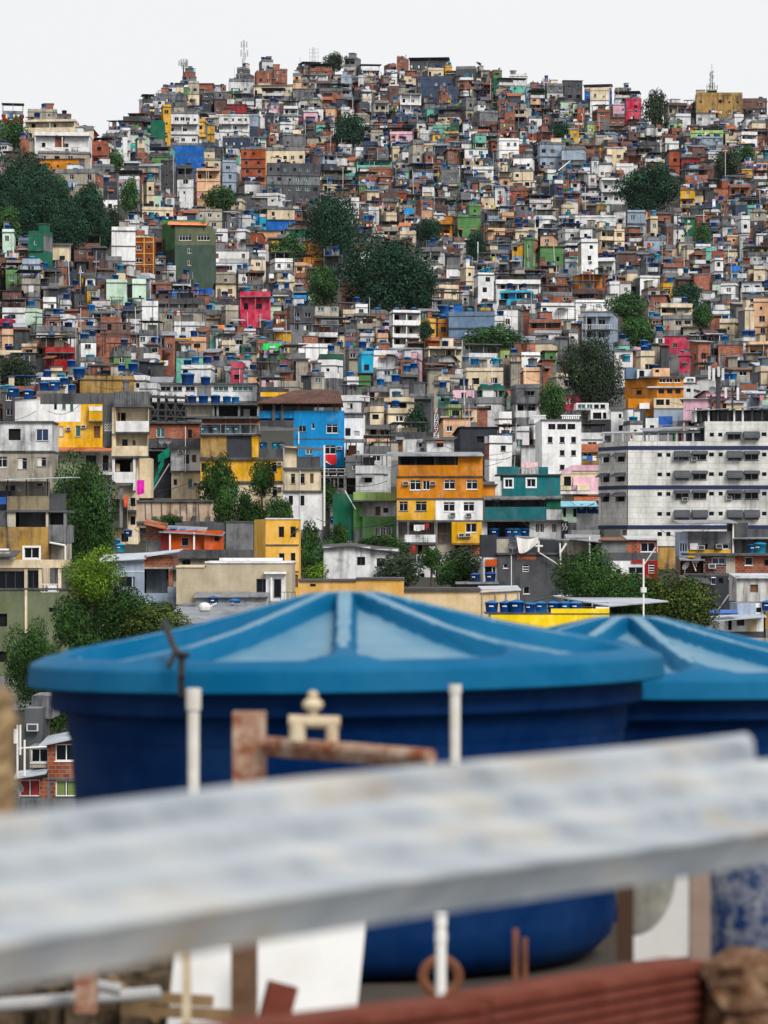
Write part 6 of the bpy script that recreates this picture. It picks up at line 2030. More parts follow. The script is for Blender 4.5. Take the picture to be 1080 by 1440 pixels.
# special fronts: brick grid facade, green block with an orange awning
h = NB('rust-brown house front divided by yellow bands into six panels', 187, 217, 398, Y=D(200, 396) - .5)
h.block(188.5, 333, 216, 397, 'R', wn('h', 192, 344.5, 199, 351.5, 191, 362, 200, 369, 192, 381, 198.5, 388.5) + wn('a', 207, 345, 211.5, 349.5, 207, 363, 211.5, 368, 207, 380, 211.5, 384), dep=6, mat=weathered('rust_brown_paint', (.27, .065, .02), .25))
ym = weathered('yellow_band_paint', (.70, .40, .10), .3)
for x in (188.5, 202, 215):
    h.box('band', x, 333, x + 1.4, 397, ym, -.1, -.004)
for y in (333, 340, 356, 371.5, 395.6):
    h.box('band', 188.5, y, 216.4, y + 1.2, ym, -.13, -.101)
h.done()
h = NB('wide green house with a dark green lower front and an orange roof-terrace awning', 224, 302, 406, Y=D(262, 400) - 1)
h.block(246, 325, 301, 345, 'v', wn('h', 252, 330, 269, 338, 278, 330, 295, 338), dep=9, xl=224, f=0)
h.block(246, 345.2, 301, 407, 'v', wn('h', 264, 348, 269, 356, 264, 365, 269, 373), dep=9, xl=224, f=.02, mat=weathered('deep_green_grey', (.06, .10, .075), .4))
h.block(286, 306.5, 287, 325, 'g', dep=7, xl=285).box('wall', 225, 305.5, 285, 312, 'g', 6.5, 7)
h.block(246, 318, 300, 325, 'v', dep=.2).recess(240, 312, 290, 320, 'z', 4, f=1.5)
h.block(224.3, 306, 224.8, 350, 'g', dep=1, f=8.6)
ga = h.S.mb('wall')
gm = WM('g')
ga.face(((h.X(224), 9.0, h.Z(350)), (h.X(246), -.05, h.Z(350)), (h.X(246), -.05, h.Z(320)), (h.X(224), 9.0, h.Z(306))), gm)
h.roof(236, 291, 316, 310, -.6, 2.5, plain('orange_awning', (.72, .22, .09), .7, vary=1), 317, 311, .06, 'awning')
h.done()

# ------------------------------------------------------------------ bird
b = NB('small dark bird gliding in the white sky over the ridge', 671, 676, 90, Y=900, name='bird', cat='bird')
m = MB()
bm_ = plain('bird_plumage', (.03, .03, .03), .8)
prof = [(-1.0, .03), (-.6, .14), (0, .22), (.5, .15), (.75, .12), (.95, .02)]
for (xa, ra), (xb, rb) in zip(prof, prof[1:]):
    m.bar((xa, 0, 0), (xb, 0, .02), ra, bm_, 8, rb)
for sgn in (-1, 1):
    w0, w1, w2 = [(.35, sgn * .1, .08), (-.3, sgn * .1, .08)], [(.3, sgn * .7, .42), (-.25, sgn * .7, .38)], [(-.1, sgn * 1.6, .3), (-.3, sgn * 1.5, .28)]
    for a_, b_ in ((w0, w1), (w1, w2)):
        m.face((a_[0], a_[1], b_[1], b_[0]), bm_)
        m.face([(x, y, z - .04) for (x, y, z) in (a_[0], b_[0], b_[1], a_[1])], bm_)
m.face(((-.9, -.05, 0), (-1.5, -.25, 0), (-1.5, .25, 0), (-.9, .05, 0)), bm_)
bo = m.build('body', b.root)
b.root.rotation_euler = (radians(20), radians(25), radians(30))

# ------------------------------------------------------------------ trees
def leaf_mat(name, c1, c2):
    m, nt, N, L, b = nodes_of(name)
    g = N.new('ShaderNodeNewGeometry')
    mx = N.new('ShaderNodeMix')
    mx.data_type = 'RGBA'
    mx.inputs[6].default_value = (*c1, 1)
    mx.inputs[7].default_value = (*c2, 1)
    pw = N.new('ShaderNodeMath')
    pw.operation = 'POWER'
    pw.inputs[1].default_value = 1.8
    L.new(g.outputs['Random Per Island'], pw.inputs[0])
    L.new(pw.outputs[0], mx.inputs[0])
    n = N.new('ShaderNodeTexNoise')
    n.inputs['Scale'].default_value = .35
    L.new(g.outputs['Position'], n.inputs['Vector'])
    hs = N.new('ShaderNodeHueSaturation')
    mr = N.new('ShaderNodeMapRange')
    mr.inputs[1].default_value, mr.inputs[2].default_value, mr.inputs[3].default_value, mr.inputs[4].default_value = .32, .68, .5, 1.55
    L.new(n.outputs['Fac'], mr.inputs[0])
    L.new(mr.outputs[0], hs.inputs['Value'])
    L.new(mx.outputs[2], hs.inputs['Color'])
    L.new(hs.outputs['Color'], b.inputs['Base Color'])
    b.inputs['Roughness'].default_value = .8
    b.inputs['Specular IOR Level'].default_value = .08
    return m


LEAF = {'k': leaf_mat('dark_leaves', (.011, .036, .023), (.030, .070, .034)), 'm': leaf_mat('mid_green_leaves', (.020, .058, .020), (.060, .125, .034)),
        'u': leaf_mat('dusty_leaves', (.018, .032, .018), (.046, .066, .032)), 'f': leaf_mat('glossy_leaves', (.013, .042, .011), (.052, .105, .022)),
        'y': leaf_mat('bright_leaves', (.045, .105, .010), (.16, .235, .020)), 'q': leaf_mat('yellow_tipped_leaves', (.016, .044, .012), (.115, .135, .022))}
CROWN = {}


def crown(var, kind, n):
    key = (var, kind, n)
    if key in CROWN:
        return CROWN[key]
    r = random.Random(77 + var * 13 + n)
    shape = [(1.0, .9, 1.0), (1.0, 1.0, .95), (1.0, .95, .9), (1.0, .95, .72)][var]
    blobs = []
    nb = [15, 18, 12, 26][var]
    for i in range(nb):
        # spread the lobes evenly through the crown
        g = (i + .5) / nb
        a = i * 2.39996 + r.uniform(-.4, .4)
        u = 1 - 2 * g
        rad = r.uniform(.45, .66)
        c = Vector((cos(a) * math.sqrt(1 - u * u), sin(a) * math.sqrt(1 - u * u), u)) * rad
        blobs.append((c, r.uniform(.27, .43)))
    blobs.append((Vector((0, 0, 0)), .5))
    mb = MB()
    mats = LEAF[kind]
    sz = 3.9 / math.sqrt(n)
    wsum = [b[1] ** 2 for b in blobs]
    for i in range(n):
        c, br = r.choices(blobs, wsum)[0]
        d = Vector((r.gauss(0, 1), r.gauss(0, 1), r.gauss(.15, 1))).normalized()
        rr = br * (r.uniform(.80, 1.06) if r.random() < .75 else r.uniform(.4, .85))
        p = c + d * rr
        nrm = (d + Vector((r.gauss(0, .34), r.gauss(0, .34), r.gauss(.2, .34)))).normalized()
        u = nrm.orthogonal().normalized()
        v = nrm.cross(u)
        an = r.uniform(0, 2 * pi)
        u, v = u * cos(an) + v * sin(an), v * cos(an) - u * sin(an)
        s1 = sz * r.uniform(.5, 1.2)
        s2 = s1 * r.uniform(.5, .85)
        q = [p - u * s1, p + v * s2 * .9 + nrm * s1 * .15, p + u * s1, p - v * s2 * .9 + nrm * s1 * .15]
        mb.face([(x.x * shape[0], x.y * shape[1], x.z * shape[2]) for x in q], mats)
    me = mb.mesh('crown_leaves')
    # make it fill the unit box exactly across x and z
    xs_ = sorted(abs(q[0]) for q in mb.v)
    zs_ = sorted(abs(q[2]) for q in mb.v)
    sx, sz_ = 1 / xs_[int(len(xs_) * .975)], 1 / zs_[int(len(zs_) * .975)]
    CROWN[key] = (me, sx, sz_)
    return CROWN[key]


GROUP_T = 'trees growing between the houses'
for i, (x0, y0, x1, y1, kind, var, lab) in enumerate(TREES):
    xc = (x0 + x1) / 2
    near = y1 > 640
    Y = D(xc, y1) - 2
    if y1 > 842:
        Y = 262 if xc < 300 else 268
    if 728 <= y1 <= 746 and 195 < x0 < 405:
        Y = 396
    if lab.startswith('shaggy'):
        Y = 255
    if lab.startswith('dark shrub in the gap'):
        Y = 225
    s = Y / F
    w, hgt = (x1 - x0) * s / 2 * .93, (y1 - y0) * s
    trunk_h = hgt * (.28 if not lab.startswith(('flat-topped', 'slim tree')) else .55)
    if lab.startswith('flat-topped'):
        hgt += 14 * s
    if lab.startswith('slim tree'):
        hgt += 10 * s
    px = w * 2 / s
    n = int(min(14400, max(2700, px * (y1 - y0) * (1.7 if near else 1.9))))
    n = 900 * max(1, round(n / 900))
    me, sx, sz_ = crown(var, kind, n)
    zb = (HOR - y1) * s
    ctop = (HOR - y0) * s
    if y1 > 842:
        zb = -14.5
    root = empty('tree' if not any(k in lab for k in ('bush', 'shrub', 'creeper')) else 'shrub', ((xc - 540) * s, Y, zb - (4 if near else 2)))
    tag(root, lab, 'tree' if root.name.startswith('tree') else 'shrub', GROUP_T)
    c = bpy.data.objects.new('crown', me)
    COL.objects.link(c)
    c.parent = root
    ch = (y1 - y0) * s * (.5 if not lab.startswith('slim') else .32)
    base = root.location.z
    c.location = (0, 0, ctop - ch - base)
    c.scale = (w * sx, w * sx * .95, ch * sz_)
    c.rotation_euler = (0, 0, 0)
    tb = MB()
    r = random.Random(i)
    tr = max(.12, w * .07)
    zc = c.location.z
    lean = .25 * w if not lab.startswith('slim') else -.8
    mid = (lean * .3, 0, max(.5, zc - ch * .55))
    pale = plain('pale_bark', (.20, .17, .14), .9, vary=4) if 'pale trunk' in lab else bark
    tb.bar((-lean * .3, 0, -2), mid, tr * 1.3, pale, 7, tr)
    for k in range(6):
        a = 2 * pi * k / 6 + r.uniform(0, 1)
        e = (mid[0] + cos(a) * w * .55, sin(a) * w * .55 - (.2 * w if 'pale' in lab else 0), zc + ch * r.uniform(-.1, .45))
        tb.bar(mid, e, tr * .65, pale, 5, tr * .2)
    tb.build('trunk', root)

# ------------------------------------------------------------------ labels of the hillside houses
LAND = [(262, 220, 'the strong blue stepped house'), (291, 250, 'the tall peach house'), (256, 180, 'the white three-storey house with balconies'), (268, 130, 'the tall cream ridge house'), (411, 258, 'the long mould-stained block'),
        (262, 355, 'the green house with an orange awning'), (202, 365, 'the rust-brown panelled house'), (315, 368, 'the big white blank wall'), (357, 440, 'the crimson two-storey house'), (438, 355, 'the orange house with grey awnings'),
        (545, 390, 'the broad dark dome tree'), (492, 185, 'the round tree under the ridge'), (495, 94, 'the square concrete ridge tower'), (616, 124, 'the big navy house'), (604, 90, 'the dark house on the summit'), (564, 190, 'the pale pink house'),
        (715, 210, 'the house with red windows'), (842, 132, 'the strong blue ridge house'), (890, 155, 'the crimson ridge house'), (1012, 148, 'the ochre ridge block'), (914, 264, 'the broad tree with pale trunk'), (808, 224, 'the pale grey double house'),
        (658, 310, 'the green three-storey block'), (625, 322, 'the orange cube'), (765, 360, 'the pair of green houses'), (680, 408, 'the slim white three-storey house'), (728, 402, 'the wide white terrace house'), (828, 362, 'the white stacked tower'),
        (832, 397, 'the orange brick terraces'), (844, 460, 'the house with green balconies'), (828, 522, 'the brownish dark tree'), (955, 483, 'the crimson sloped house'), (937, 410, 'the small yellow cube'), (952, 445, 'the long cream veranda'),
        (1072, 448, 'the tall peach tower'), (663, 458, 'the blue-grey fortress-like house'), (569, 462, 'the beige balcony block'), (695, 480, 'the low spreading tree'), (514, 511, 'the sky blue cube'), (440, 495, 'the long blank white wall'),
        (383, 487, 'the vivid green awnings'), (425, 574, 'the bright blue house'), (620, 690, 'the big orange building'), (425, 558, 'the dark tiled roof'), (290, 552, 'the wide white window row'), (137, 521, 'the orange brick box'), (46, 452, 'the pale mint stepped house'),
        (152, 472, 'the wide brick wall'), (176, 411, 'the pale mint twin house'), (55, 350, 'the dark green two-storey house'), (10, 345, 'the tall pale mint house'), (75, 300, 'the wooded bank'), (90, 200, 'the white balcony house'), (105, 258, 'the long beige wall'),
        (16, 162, 'the red house with canopy'), (138, 217, 'the terracotta house'), (207, 185, 'the dark green lettered house'), (920, 545, 'the orange two-storey house'), (790, 628, 'the plain white four-storey house'), (960, 680, 'the grey apartment block'), (1015, 540, 'the telecom panels'),
        (467, 323, 'the tall tree over the slope'), (357, 235, 'the terracotta tower'), (394, 218, 'the long cream house'), (384, 127, 'the long cream ridge house'), (525, 228, 'the mint house'), (995, 190, 'the pale lime house'), (1003, 202, 'the pale lime house'), (810, 560, 'the pink ground floor')]
used_labels = set()


def norm(t):
    return ' '.join(t.lower().replace(',', ' ').replace('-', ' ').split())


def rels(x, y, k=5):
    out = []
    for (lx, ly, nm) in sorted(LAND, key=lambda q: hypot(q[0] - x, (q[1] - y) * 1.3)):
        d = hypot(lx - x, ly - y)
        if d < 9:
            continue
        dx, dy = x - lx, y - ly
        w = 'just ' if d < 38 else ('' if d < 85 else 'well ')
        if abs(dx) > 2.2 * abs(dy):
            p = w + ('left of ' if dx < 0 else 'right of ')
        elif abs(dy) > 2.2 * abs(dx):
            p = w + ('above ' if dy < 0 else 'below ')
        else:
            p = ('up and ' if dy < 0 else 'down and ') + ('left of ' if dx < 0 else 'right of ')
        out.append(p + nm)
        if len(out) >= k:
            break
    return out


STOREY = {1: 'one-storey', 2: 'two-storey', 3: 'three-storey', 4: 'four-storey', 5: 'five-storey', 6: 'six-storey'}
ROOFW = {'f': 'flat roof', 'k': 'flat tank roof', 's': 'sheet roof', 't': 'covered roof terrace', 'h': 'tiled roof', 'x': 'unfinished roof'}


def colour_words(cols):
    ns = []
    for c in cols:
        n = PAL[c][0]
        if n not in ns:
            ns.append(n)
    return ns[0] if len(ns) == 1 else ns[0] + ' and ' + ns[-1]


def unique(cands):
    for c in cands:
        if len(c.replace(',', ' ').split()) <= 16 and len(c.replace('-', ' ').replace(',', ' ').split()) <= 18 and norm(c) not in used_labels:
            used_labels.add(norm(c))
            return c
    c = [q for q in cands if len(q.replace(',', ' ').replace('-', ' - ').split()) <= 16][-1]
    used_labels.add(norm(c))
    return c


for r in sorted([q for q in allh if q['root'] is not None], key=lambda q: -q['area']):
    cx, cy = (r['x0'] + r['x1']) / 2, (r['y0'] + r['y1']) / 2
    col_ = colour_words(r['cols'])
    st = STOREY.get(r['nf'], 'tall')
    rl = rels(cx, cy, 8)
    c = []
    if r['bal'] and 'p' not in r['bal']:
        c += [f'{col_} {st} balcony house, {x}' for x in rl[:2]]
    c += [f'{col_} {st} house with {ROOFW[r["roof"]]}, {x}' for x in rl[:3]]
    c += [f'{col_} {st} house, {x}' for x in rl[:3]]
    c += [f'{col_} {st} house with {ROOFW[r["roof"]]}, {x}' for x in rl[3:]] + [f'{col_} house, {x} and {y}' for x in rl[:3] for y in rl[3:8]]
    r['label'] = unique(c)
    tag(r['root'], r['label'], 'house', 'houses crowded over the hillside')

# ------------------------------------------------------------------ roof water tanks
TM = {}
tank_names = {'b': ('blue', tank_blue, tank_lid), 'c': ('turquoise', tank_cyan, tank_cyan), 'l': ('light blue', tank_lid, tank_lid), 'n': ('navy', tank_navy, tank_blue), 'g': ('grey-blue', tank_grey, tank_grey)}


def tank_mesh(kind, near):
    if (kind, near) in TM:
        return TM[(kind, near)]
    nm, bm, lm = tank_names[kind]
    n = 20 if near else 10
    a, l = MB(), MB()
    a.lathe([(.40, 0), (.405, .02), (.455, .60), (.475, .605), (.475, .66)], bm, n, cap=False)
    l.lathe([(.475, .655), (.505, .655), (.505, .70), (.46, .715), (.2, .80), (.05, .83)], lm, n)
    if near:
        # worn white maker's strip, moulded onto the wall of the tank
        for (t0, t1) in ((-2.25, -2.08), (-2.05, -1.93), (-1.9, -1.72), (-1.69, -1.55)):
            r0, r1 = .447, .452
            a.face([(r0 * cos(t0), r0 * sin(t0), .40), (r0 * cos(t1), r0 * sin(t1), .40), (r1 * cos(t1), r1 * sin(t1), .49), (r1 * cos(t0), r1 * sin(t0), .49)], white_frame)
        for k in range(10):
            t = 2 * pi * k / 10
            l.bar((.47 * cos(t), .47 * sin(t), .715), (.06 * cos(t), .06 * sin(t), .835), .018, lm, 4)
        TM[(kind, near)] = (a.mesh('tank_body', True), l.mesh('tank_lid', True))
    else:
        a.add(l)
        TM[(kind, near)] = (a.mesh('water_tank', True), None)
    return TM[(kind, near)]


for (x, y, wpx, kind, Yx) in ((19, 558, 17, 'b', 402), (40, 561, 17, 'b', 400), (62, 549, 15, 'b', 470), (77, 549, 17, 'b', 468), (90, 541, 13, 'b', 474), (101, 549, 11, 'b', 470), (111, 531, 18, 'b', 500),
                         (171, 522, 12, 'b', 520), (187, 522, 15, 'b', 519), (264, 541, 21, 'b', 540), (289, 541, 15, 'b', 540), (270, 567, 14, 'n', 485), (286, 567, 15, 'b', 485), (303, 567, 15, 'b', 485), (319, 567, 13, 'l', 485),
                         (331, 567, 12, 'l', 485), (505, 668, 9, 'b', 462), (517, 668, 9, 'b', 462), (528, 668, 8, 'b', 462), (470, 736, 13, 'b', 405),
                         (180, 755, 13, 'n', 392), (169, 776, 14, 'c', 366), (164, 768, 12, 'l', 390)):
    s_ = Yx / F
    TANKS.append((at(x, y, Yx), wpx * s_, kind, dict(cols='-', x=x, y=y)))

inview = []
for (p, dia, kind, rec) in TANKS:
    px, py = 540 + p.x / p.y * F, HOR - p.z / p.y * F
    if -15 < px < 1095 and 60 < py < 1130:
        inview.append((p, dia, kind, rec, px, py))
inview.sort(key=lambda q: q[0].y)
print('TANKS', len(inview))
tank_mass = MB()
for i, (p, dia, kind, rec, px, py) in enumerate(inview):
    nm = tank_names[kind][0]
    if i >= 270:
        a = MB()
        me = tank_mesh(kind, False)[0]
        nmx = MB()
        nmx.lathe([(.40, 0), (.455, .62), (.505, .65), (.505, .70), (.2, .80), (.05, .83)], tank_names[kind][1], 9)
        nmx.v = [(x * dia, y * dia, z * dia) for (x, y, z) in nmx.v]
        tank_mass.add(nmx, tuple(p))
        continue
    near = p.y < 470
    b_, l_ = tank_mesh(kind, near)
    o = bpy.data.objects.new('water_tank', b_)
    COL.objects.link(o)
    o.location = p
    o.scale = (dia, dia, dia)
    o.rotation_euler = (0, 0, (i * .37) % .5 - .25)
    if l_:
        q = bpy.data.objects.new('lid', l_)
        COL.objects.link(q)
        q.parent = o
    place = ['left end', 'right end']
    if isinstance(rec, NB):
        base = f'{nm} water tank'
        host = []
        for wd in rec.label.split():
            if wd in ('with', 'under', 'over', 'in', 'beside', 'behind', 'above', 'below', 'of', 'carrying', 'on', 'before', 'at') or len(host) >= 7:
                break
            host.append(wd)
            if wd.endswith(','):
                break
        host = ' '.join(host).rstrip(',')
        if host.endswith(' and'):
            host = host[:-4]
        sib = sorted([q[4] for q in inview if q[3] is rec])
        k = sib.index(px)
        ordw = ['first', 'second', 'third', 'fourth', 'fifth', 'sixth', 'seventh', 'eighth', 'ninth']
        if len(sib) == 1:
            c = [f'{base} on the {host}']
        else:
            c = [f'{base}, {ordw[k]} from the left on the {host}']
        c = [c[0], ] + [c[0] + ', ' + x for x in rels(px, py, 3)]
    else:
        hc = colour_words(rec['cols']) if rec['cols'] != '-' else ''
        rl = rels(px, py, 8)
        c = ([f'{nm} water tank on a {hc} house, {x}' for x in rl[:2]] if hc else [f'{nm} water tank in a rooftop row, {x}' for x in rl[:8]]) + [f'{nm} roof water tank, {x}' for x in rl[:4]] + [f'small {nm} water tank on a {hc} roof, {x}' for x in rl[:4]] + [f'{nm} tank, {x} and {y}' for x in rl[:4] for y in rl[4:8]]
    c = [q.replace(' a orange', ' an orange').replace(' a olive', ' an olive').replace(' a ochre', ' an ochre') for q in c]
    tag(o, unique(c), 'water tank', 'blue water tanks on the roofs')
if tank_mass.f:
    tag(tank_mass.build('small_water_tanks', smooth=True), 'the smallest blue roof tanks dotted over the far slope', 'water tanks', kind='stuff')

# ------------------------------------------------------------------ the two big tanks in front
def lerp_tab(t, x):
    for (a, u), (b, v) in zip(t, t[1:]):
        if a <= x <= b:
            return u + (v - u) * (x - a) / (b - a)
    return t[-1][1]


def ribbed_lid(R, hc, rim, parent, mat, nrib=10, drop=.0):
    mb = MB()
    nt, nr = 400, 44
    off = -pi / 2
    rows_ = []
    pan = {}
    for j in range(nr + 1):
        t = j / nr
        r = R * (1 - (1 - t) ** 1.15) if False else R * t
        row = []
        for k in range(nt):
            th = 2 * pi * k / nt
            u = r / R
            hs_ = lerp_tab(((0, 1.0), (.12, .975), (.31, .76), (.54, .52), (.83, .29), (.93, .20), (1.0, .06)), u) * hc
            ph = (th - off + pi / nrib) % (2 * pi / nrib) - pi / nrib
            s_ = abs(r * sin(ph))
            hw = .020 + .095 * smooth((u - .78) / .2) ** 2
            fl = 1 - smooth((s_ - hw) / .014)
            sink = .050 * smooth(u / .14) * (1 - smooth((u - .84) / .12)) * (1 - fl)
            z = hs_ - sink
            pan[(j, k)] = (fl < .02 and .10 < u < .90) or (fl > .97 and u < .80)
            row.append(mb.p((r * cos(th), r * sin(th), z)))
        rows_.append(row)
    mb.slots[mat] = 0
    mb.slots[lid_sheen_faded] = 1
    for ja, (a, b) in enumerate(zip(rows_, rows_[1:])):
        for k in range(nt):
            j = (k + 1) % nt
            mb.f.append((a[k], b[k], b[j], a[j]))
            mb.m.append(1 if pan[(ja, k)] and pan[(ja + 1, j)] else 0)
    ring = [mb.v[rows_[-1][k]] for k in range(nt)]
    zr = sum(q[2] for q in ring) / nt

    def strip(p0, p1):
        A = [mb.p((p0[0] * cos(2 * pi * k / nt), p0[0] * sin(2 * pi * k / nt), p0[1] if p0[1] is not None else ring[k][2])) for k in range(nt)]
        B = [mb.p((p1[0] * cos(2 * pi * k / nt), p1[0] * sin(2 * pi * k / nt), p1[1])) for k in range(nt)]
        for k in range(nt):
            j = (k + 1) % nt
            mb.f.append((A[k], B[k], B[j], A[j]))
            mb.m.append(0)
    strip((R, None), (R + .005, .004))
    strip((R + .005, .004), (R + .012, -.050))
    strip((R + .012, -.050), (R + .004, -.056))
    strip((R + .004, -.056), (R - .05, -.054))
    return mb.build('lid', parent, smooth=True)


def scuffed(name, c, pale, amount, rough, scale=1.0):
    m, nt, N, L, b = nodes_of(name)
    tc = N.new('ShaderNodeTexCoord')
    n1 = N.new('ShaderNodeTexNoise')
    n1.inputs['Scale'].default_value = 2.2 * scale
    n1.inputs['Detail'].default_value = 8
    n1.inputs['Roughness'].default_value = .7
    L.new(tc.outputs['Object'], n1.inputs['Vector'])
    r = N.new('ShaderNodeMapRange')
    r.inputs[1].default_value, r.inputs[2].default_value, r.inputs[3].default_value, r.inputs[4].default_value = .4, .8, 0, amount
    L.new(n1.outputs['Fac'], r.inputs[0])
    mx = N.new('ShaderNodeMix')
    mx.data_type = 'RGBA'
    mx.inputs[6].default_value = (*c, 1)
    mx.inputs[7].default_value = (*pale, 1)
    L.new(r.outputs[0], mx.inputs[0])
    L.new(mx.outputs[2], b.inputs['Base Color'])
    rr = N.new('ShaderNodeMapRange')
    rr.inputs[3].default_value, rr.inputs[4].default_value = rough, rough + .2
    L.new(n1.outputs['Fac'], rr.inputs[0])
    L.new(rr.outputs[0], b.inputs['Roughness'])
    b.inputs['Specular IOR Level'].default_value = .5 if 'bleach' in name else .06
    return m


lid_m = scuffed('lid_blue_plastic', (.0, .088, .20), (.02, .15, .28), .8, .45)
lid_sheen_faded = scuffed('sky_sheen_bleached_lid_plastic', (.055, .185, .29), (.20, .31, .38), 1.0, .36)  # pale sky sheen of panels and rib tops painted into the colour, with sun fading
body_m = scuffed('body_navy_plastic', (.0, .017, .085), (.02, .065, .17), .7, .5)


def big_tank(px, py_rim, Y, R, hc, zbot, label, roll=0.0, turn=0.0):
    p = at(px, py_rim, Y)
    root = empty('water_tank', p)
    tag(root, label, 'water tank', 'big blue water tanks on the rooftop in front')
    root.rotation_euler = (0, -roll, turn)
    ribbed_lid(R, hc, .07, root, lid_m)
    b = MB()
    k = R / .953
    H = zbot
    b.lathe([(.895 * k, -.035), (.897 * k, -.115), (.892 * k, -.125), (.86 * k, -.128), (.848 * k, -.14), (.846 * k, -.20), (.842 * k, -.205), (.838 * k, -.215), (.806 * k, H + .13), (.79 * k, H + .06), (.74 * k, H + .012), (.66 * k, H), (.0, H)], body_m, 96, cap=False)
    b.build('tank_body', root, smooth=True)
    return root


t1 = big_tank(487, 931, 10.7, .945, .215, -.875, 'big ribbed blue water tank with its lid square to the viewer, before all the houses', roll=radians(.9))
st_ = MB()
cx, cz = (268 - 487) / F * 10.7, 0
black = plain('black_rubber', (.012, .012, .013), .6)
pth = [((249 - 487) / F * 10.7, -.62, .135), ((258 - 487) / F * 10.7, -.72, .10), ((268 - 487) / F * 10.7, -.82, .065), ((280 - 487) / F * 10.7, -.93, .045), ((281 - 487) / F * 10.7, -.975, -.01), ((281 - 487) / F * 10.7, -.97, -.06)]
for a, b in zip(pth, pth[1:]):
    st_.bar(a, b, .010, black, 8)
pth = [((290 - 487) / F * 10.7, -.95, .05), ((272 - 487) / F * 10.7, -.94, .055), ((264 - 487) / F * 10.7, -.96, .02)]
for a, b in zip(pth, pth[1:]):
    st_.bar(a, b, .008, black, 8)
so = st_.build('strap', None)
so.location = t1.location
tag(so, 'short black cable tied over the edge of the big blue lid', 'cable')
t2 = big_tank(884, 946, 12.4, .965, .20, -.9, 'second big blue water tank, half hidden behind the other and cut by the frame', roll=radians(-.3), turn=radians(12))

# ------------------------------------------------------------------ rooftop things, out of focus
deck = MB()
old_conc = weathered('old_deck_concrete', (.085, .068, .052), .9)
deck.box(-4.5, 5.5, 6.45, 14.2, -1.65, -1.245, old_conc)
deck.box(-4.0, 5.0, 7.6, 13.8, -30, -1.65, concrete)
tag(deck.build('rooftop'), 'old concrete rooftop slab under the big blue tanks', 'rooftop')

# long curved sheet crossing the picture
fm, nt, N, L, b = nodes_of('weathered_grey_sheet')
tc = N.new('ShaderNodeTexCoord')
mp = N.new('ShaderNodeMapping')
mp.inputs['Scale'].default_value = (.45, 13, 5)
mr_ = N.new('ShaderNodeMapping')
mr_.inputs['Rotation'].default_value = (0, 0, -atan2(1.5, 1.6))
L.new(tc.outputs['Object'], mr_.inputs['Vector'])
L.new(mr_.outputs[0], mp.inputs['Vector'])
n1 = N.new('ShaderNodeTexNoise')
n1.inputs['Scale'].default_value = 2.0
n1.inputs['Detail'].default_value = 5
L.new(mp.outputs[0], n1.inputs['Vector'])
cr = N.new('ShaderNodeValToRGB')
cr.color_ramp.elements[0].position = .32
cr.color_ramp.elements[0].color = (.18, .21, .245, 1)
cr.color_ramp.elements[1].position = .68
cr.color_ramp.elements[1].color = (.42, .425, .415, 1)
e = cr.color_ramp.elements.new(.5)
e.color = (.31, .34, .37, 1)
L.new(n1.outputs['Fac'], cr.inputs[0])
n2 = N.new('ShaderNodeTexNoise')
n2.inputs['Scale'].default_value = 3
n2.inputs['Detail'].default_value = 6
mp2 = N.new('ShaderNodeMapping')
mp2.inputs['Scale'].default_value = (.9, 5, 3)
L.new(mr_.outputs[0], mp2.inputs['Vector'])
L.new(mp2.outputs[0], n2.inputs['Vector'])
r2 = N.new('ShaderNodeMapRange')
r2.inputs[1].default_value, r2.inputs[2].default_value, r2.inputs[4].default_value = .54, .72, .7
L.new(n2.outputs['Fac'], r2.inputs[0])
mx = N.new('ShaderNodeMix')
mx.data_type = 'RGBA'
L.new(r2.outputs[0], mx.inputs[0])
L.new(cr.outputs[0], mx.inputs[6])
mx.inputs[7].default_value = (.30, .23, .15, 1)
L.new(mx.outputs[2], b.inputs['Base Color'])
b.inputs['Roughness'].default_value = .42
fl, fr = at(-90, 1168, 3.2), at(1045, 1033, 4.75)
nl, nr_ = at(-90, 1322, 2.92), at(1150, 1140, 4.42)
o0 = at(500, 1200, 3.7)
sh = MB()
nu, nv = 40, 120
prof_rows = []
for i in range(nu + 1):
    u = i / nu
    a, c = fl.lerp(fr, u), nl.lerp(nr_, u)
    row = []
    for j in range(nv + 1):
        v = j / nv
        p = a.lerp(c, v)
        w = (v * 2.9 + .05) % 1.0
        bump = smooth((w - .10) / .10) * (1 - smooth((w - .46) / .10))
        p.z += .021 * bump - .010 + .004 * sin(u * 5) 
        row.append(tuple(p - o0))
    q = Vector(row[-1])
    for (dy, dz) in ((-.002, -.004), (.002, -.006), (.024, -.044)):
        row.append((q.x, q.y + dy, q.z + dz))
    prof_rows.append(row)
for a, c in zip(prof_rows, prof_rows[1:]):
    for j in range(len(a) - 1):
        sh.face((a[j + 1], c[j + 1], c[j], a[j]), fm)
m_top = sh
und = [[(x, y, z - .006) for (x, y, z) in row[:nv + 1]] for row in prof_rows]
for a, c in zip(und, und[1:]):
    for j in range(nv):
        m_top.face((a[j], c[j], c[j + 1], a[j + 1]), fm)
me = m_top.mesh('corrugated_sheet')
import bmesh
bm = bmesh.new()
bm.from_mesh(me)
bmesh.ops.remove_doubles(bm, verts=bm.verts, dist=.0004)
bm.to_mesh(me)
bm.free()
me.polygons.foreach_set('use_smooth', [True] * len(me.polygons))
so = bpy.data.objects.new('corrugated_sheet', me)
COL.objects.link(so)
so.location = o0
tag(so, 'long grey weathered corrugated sheet crossing in front of the big tanks', 'roof sheet')


def simple(name, label, cat, mb, loc=(0, 0, 0), smooth_=False, group=None):
    o = mb.build(name, None, smooth_)
    o.location = loc
    tag(o, label, cat, group)
    return o


def local(px, py, Y, ref):
    return tuple(at(px, py, Y) - ref)


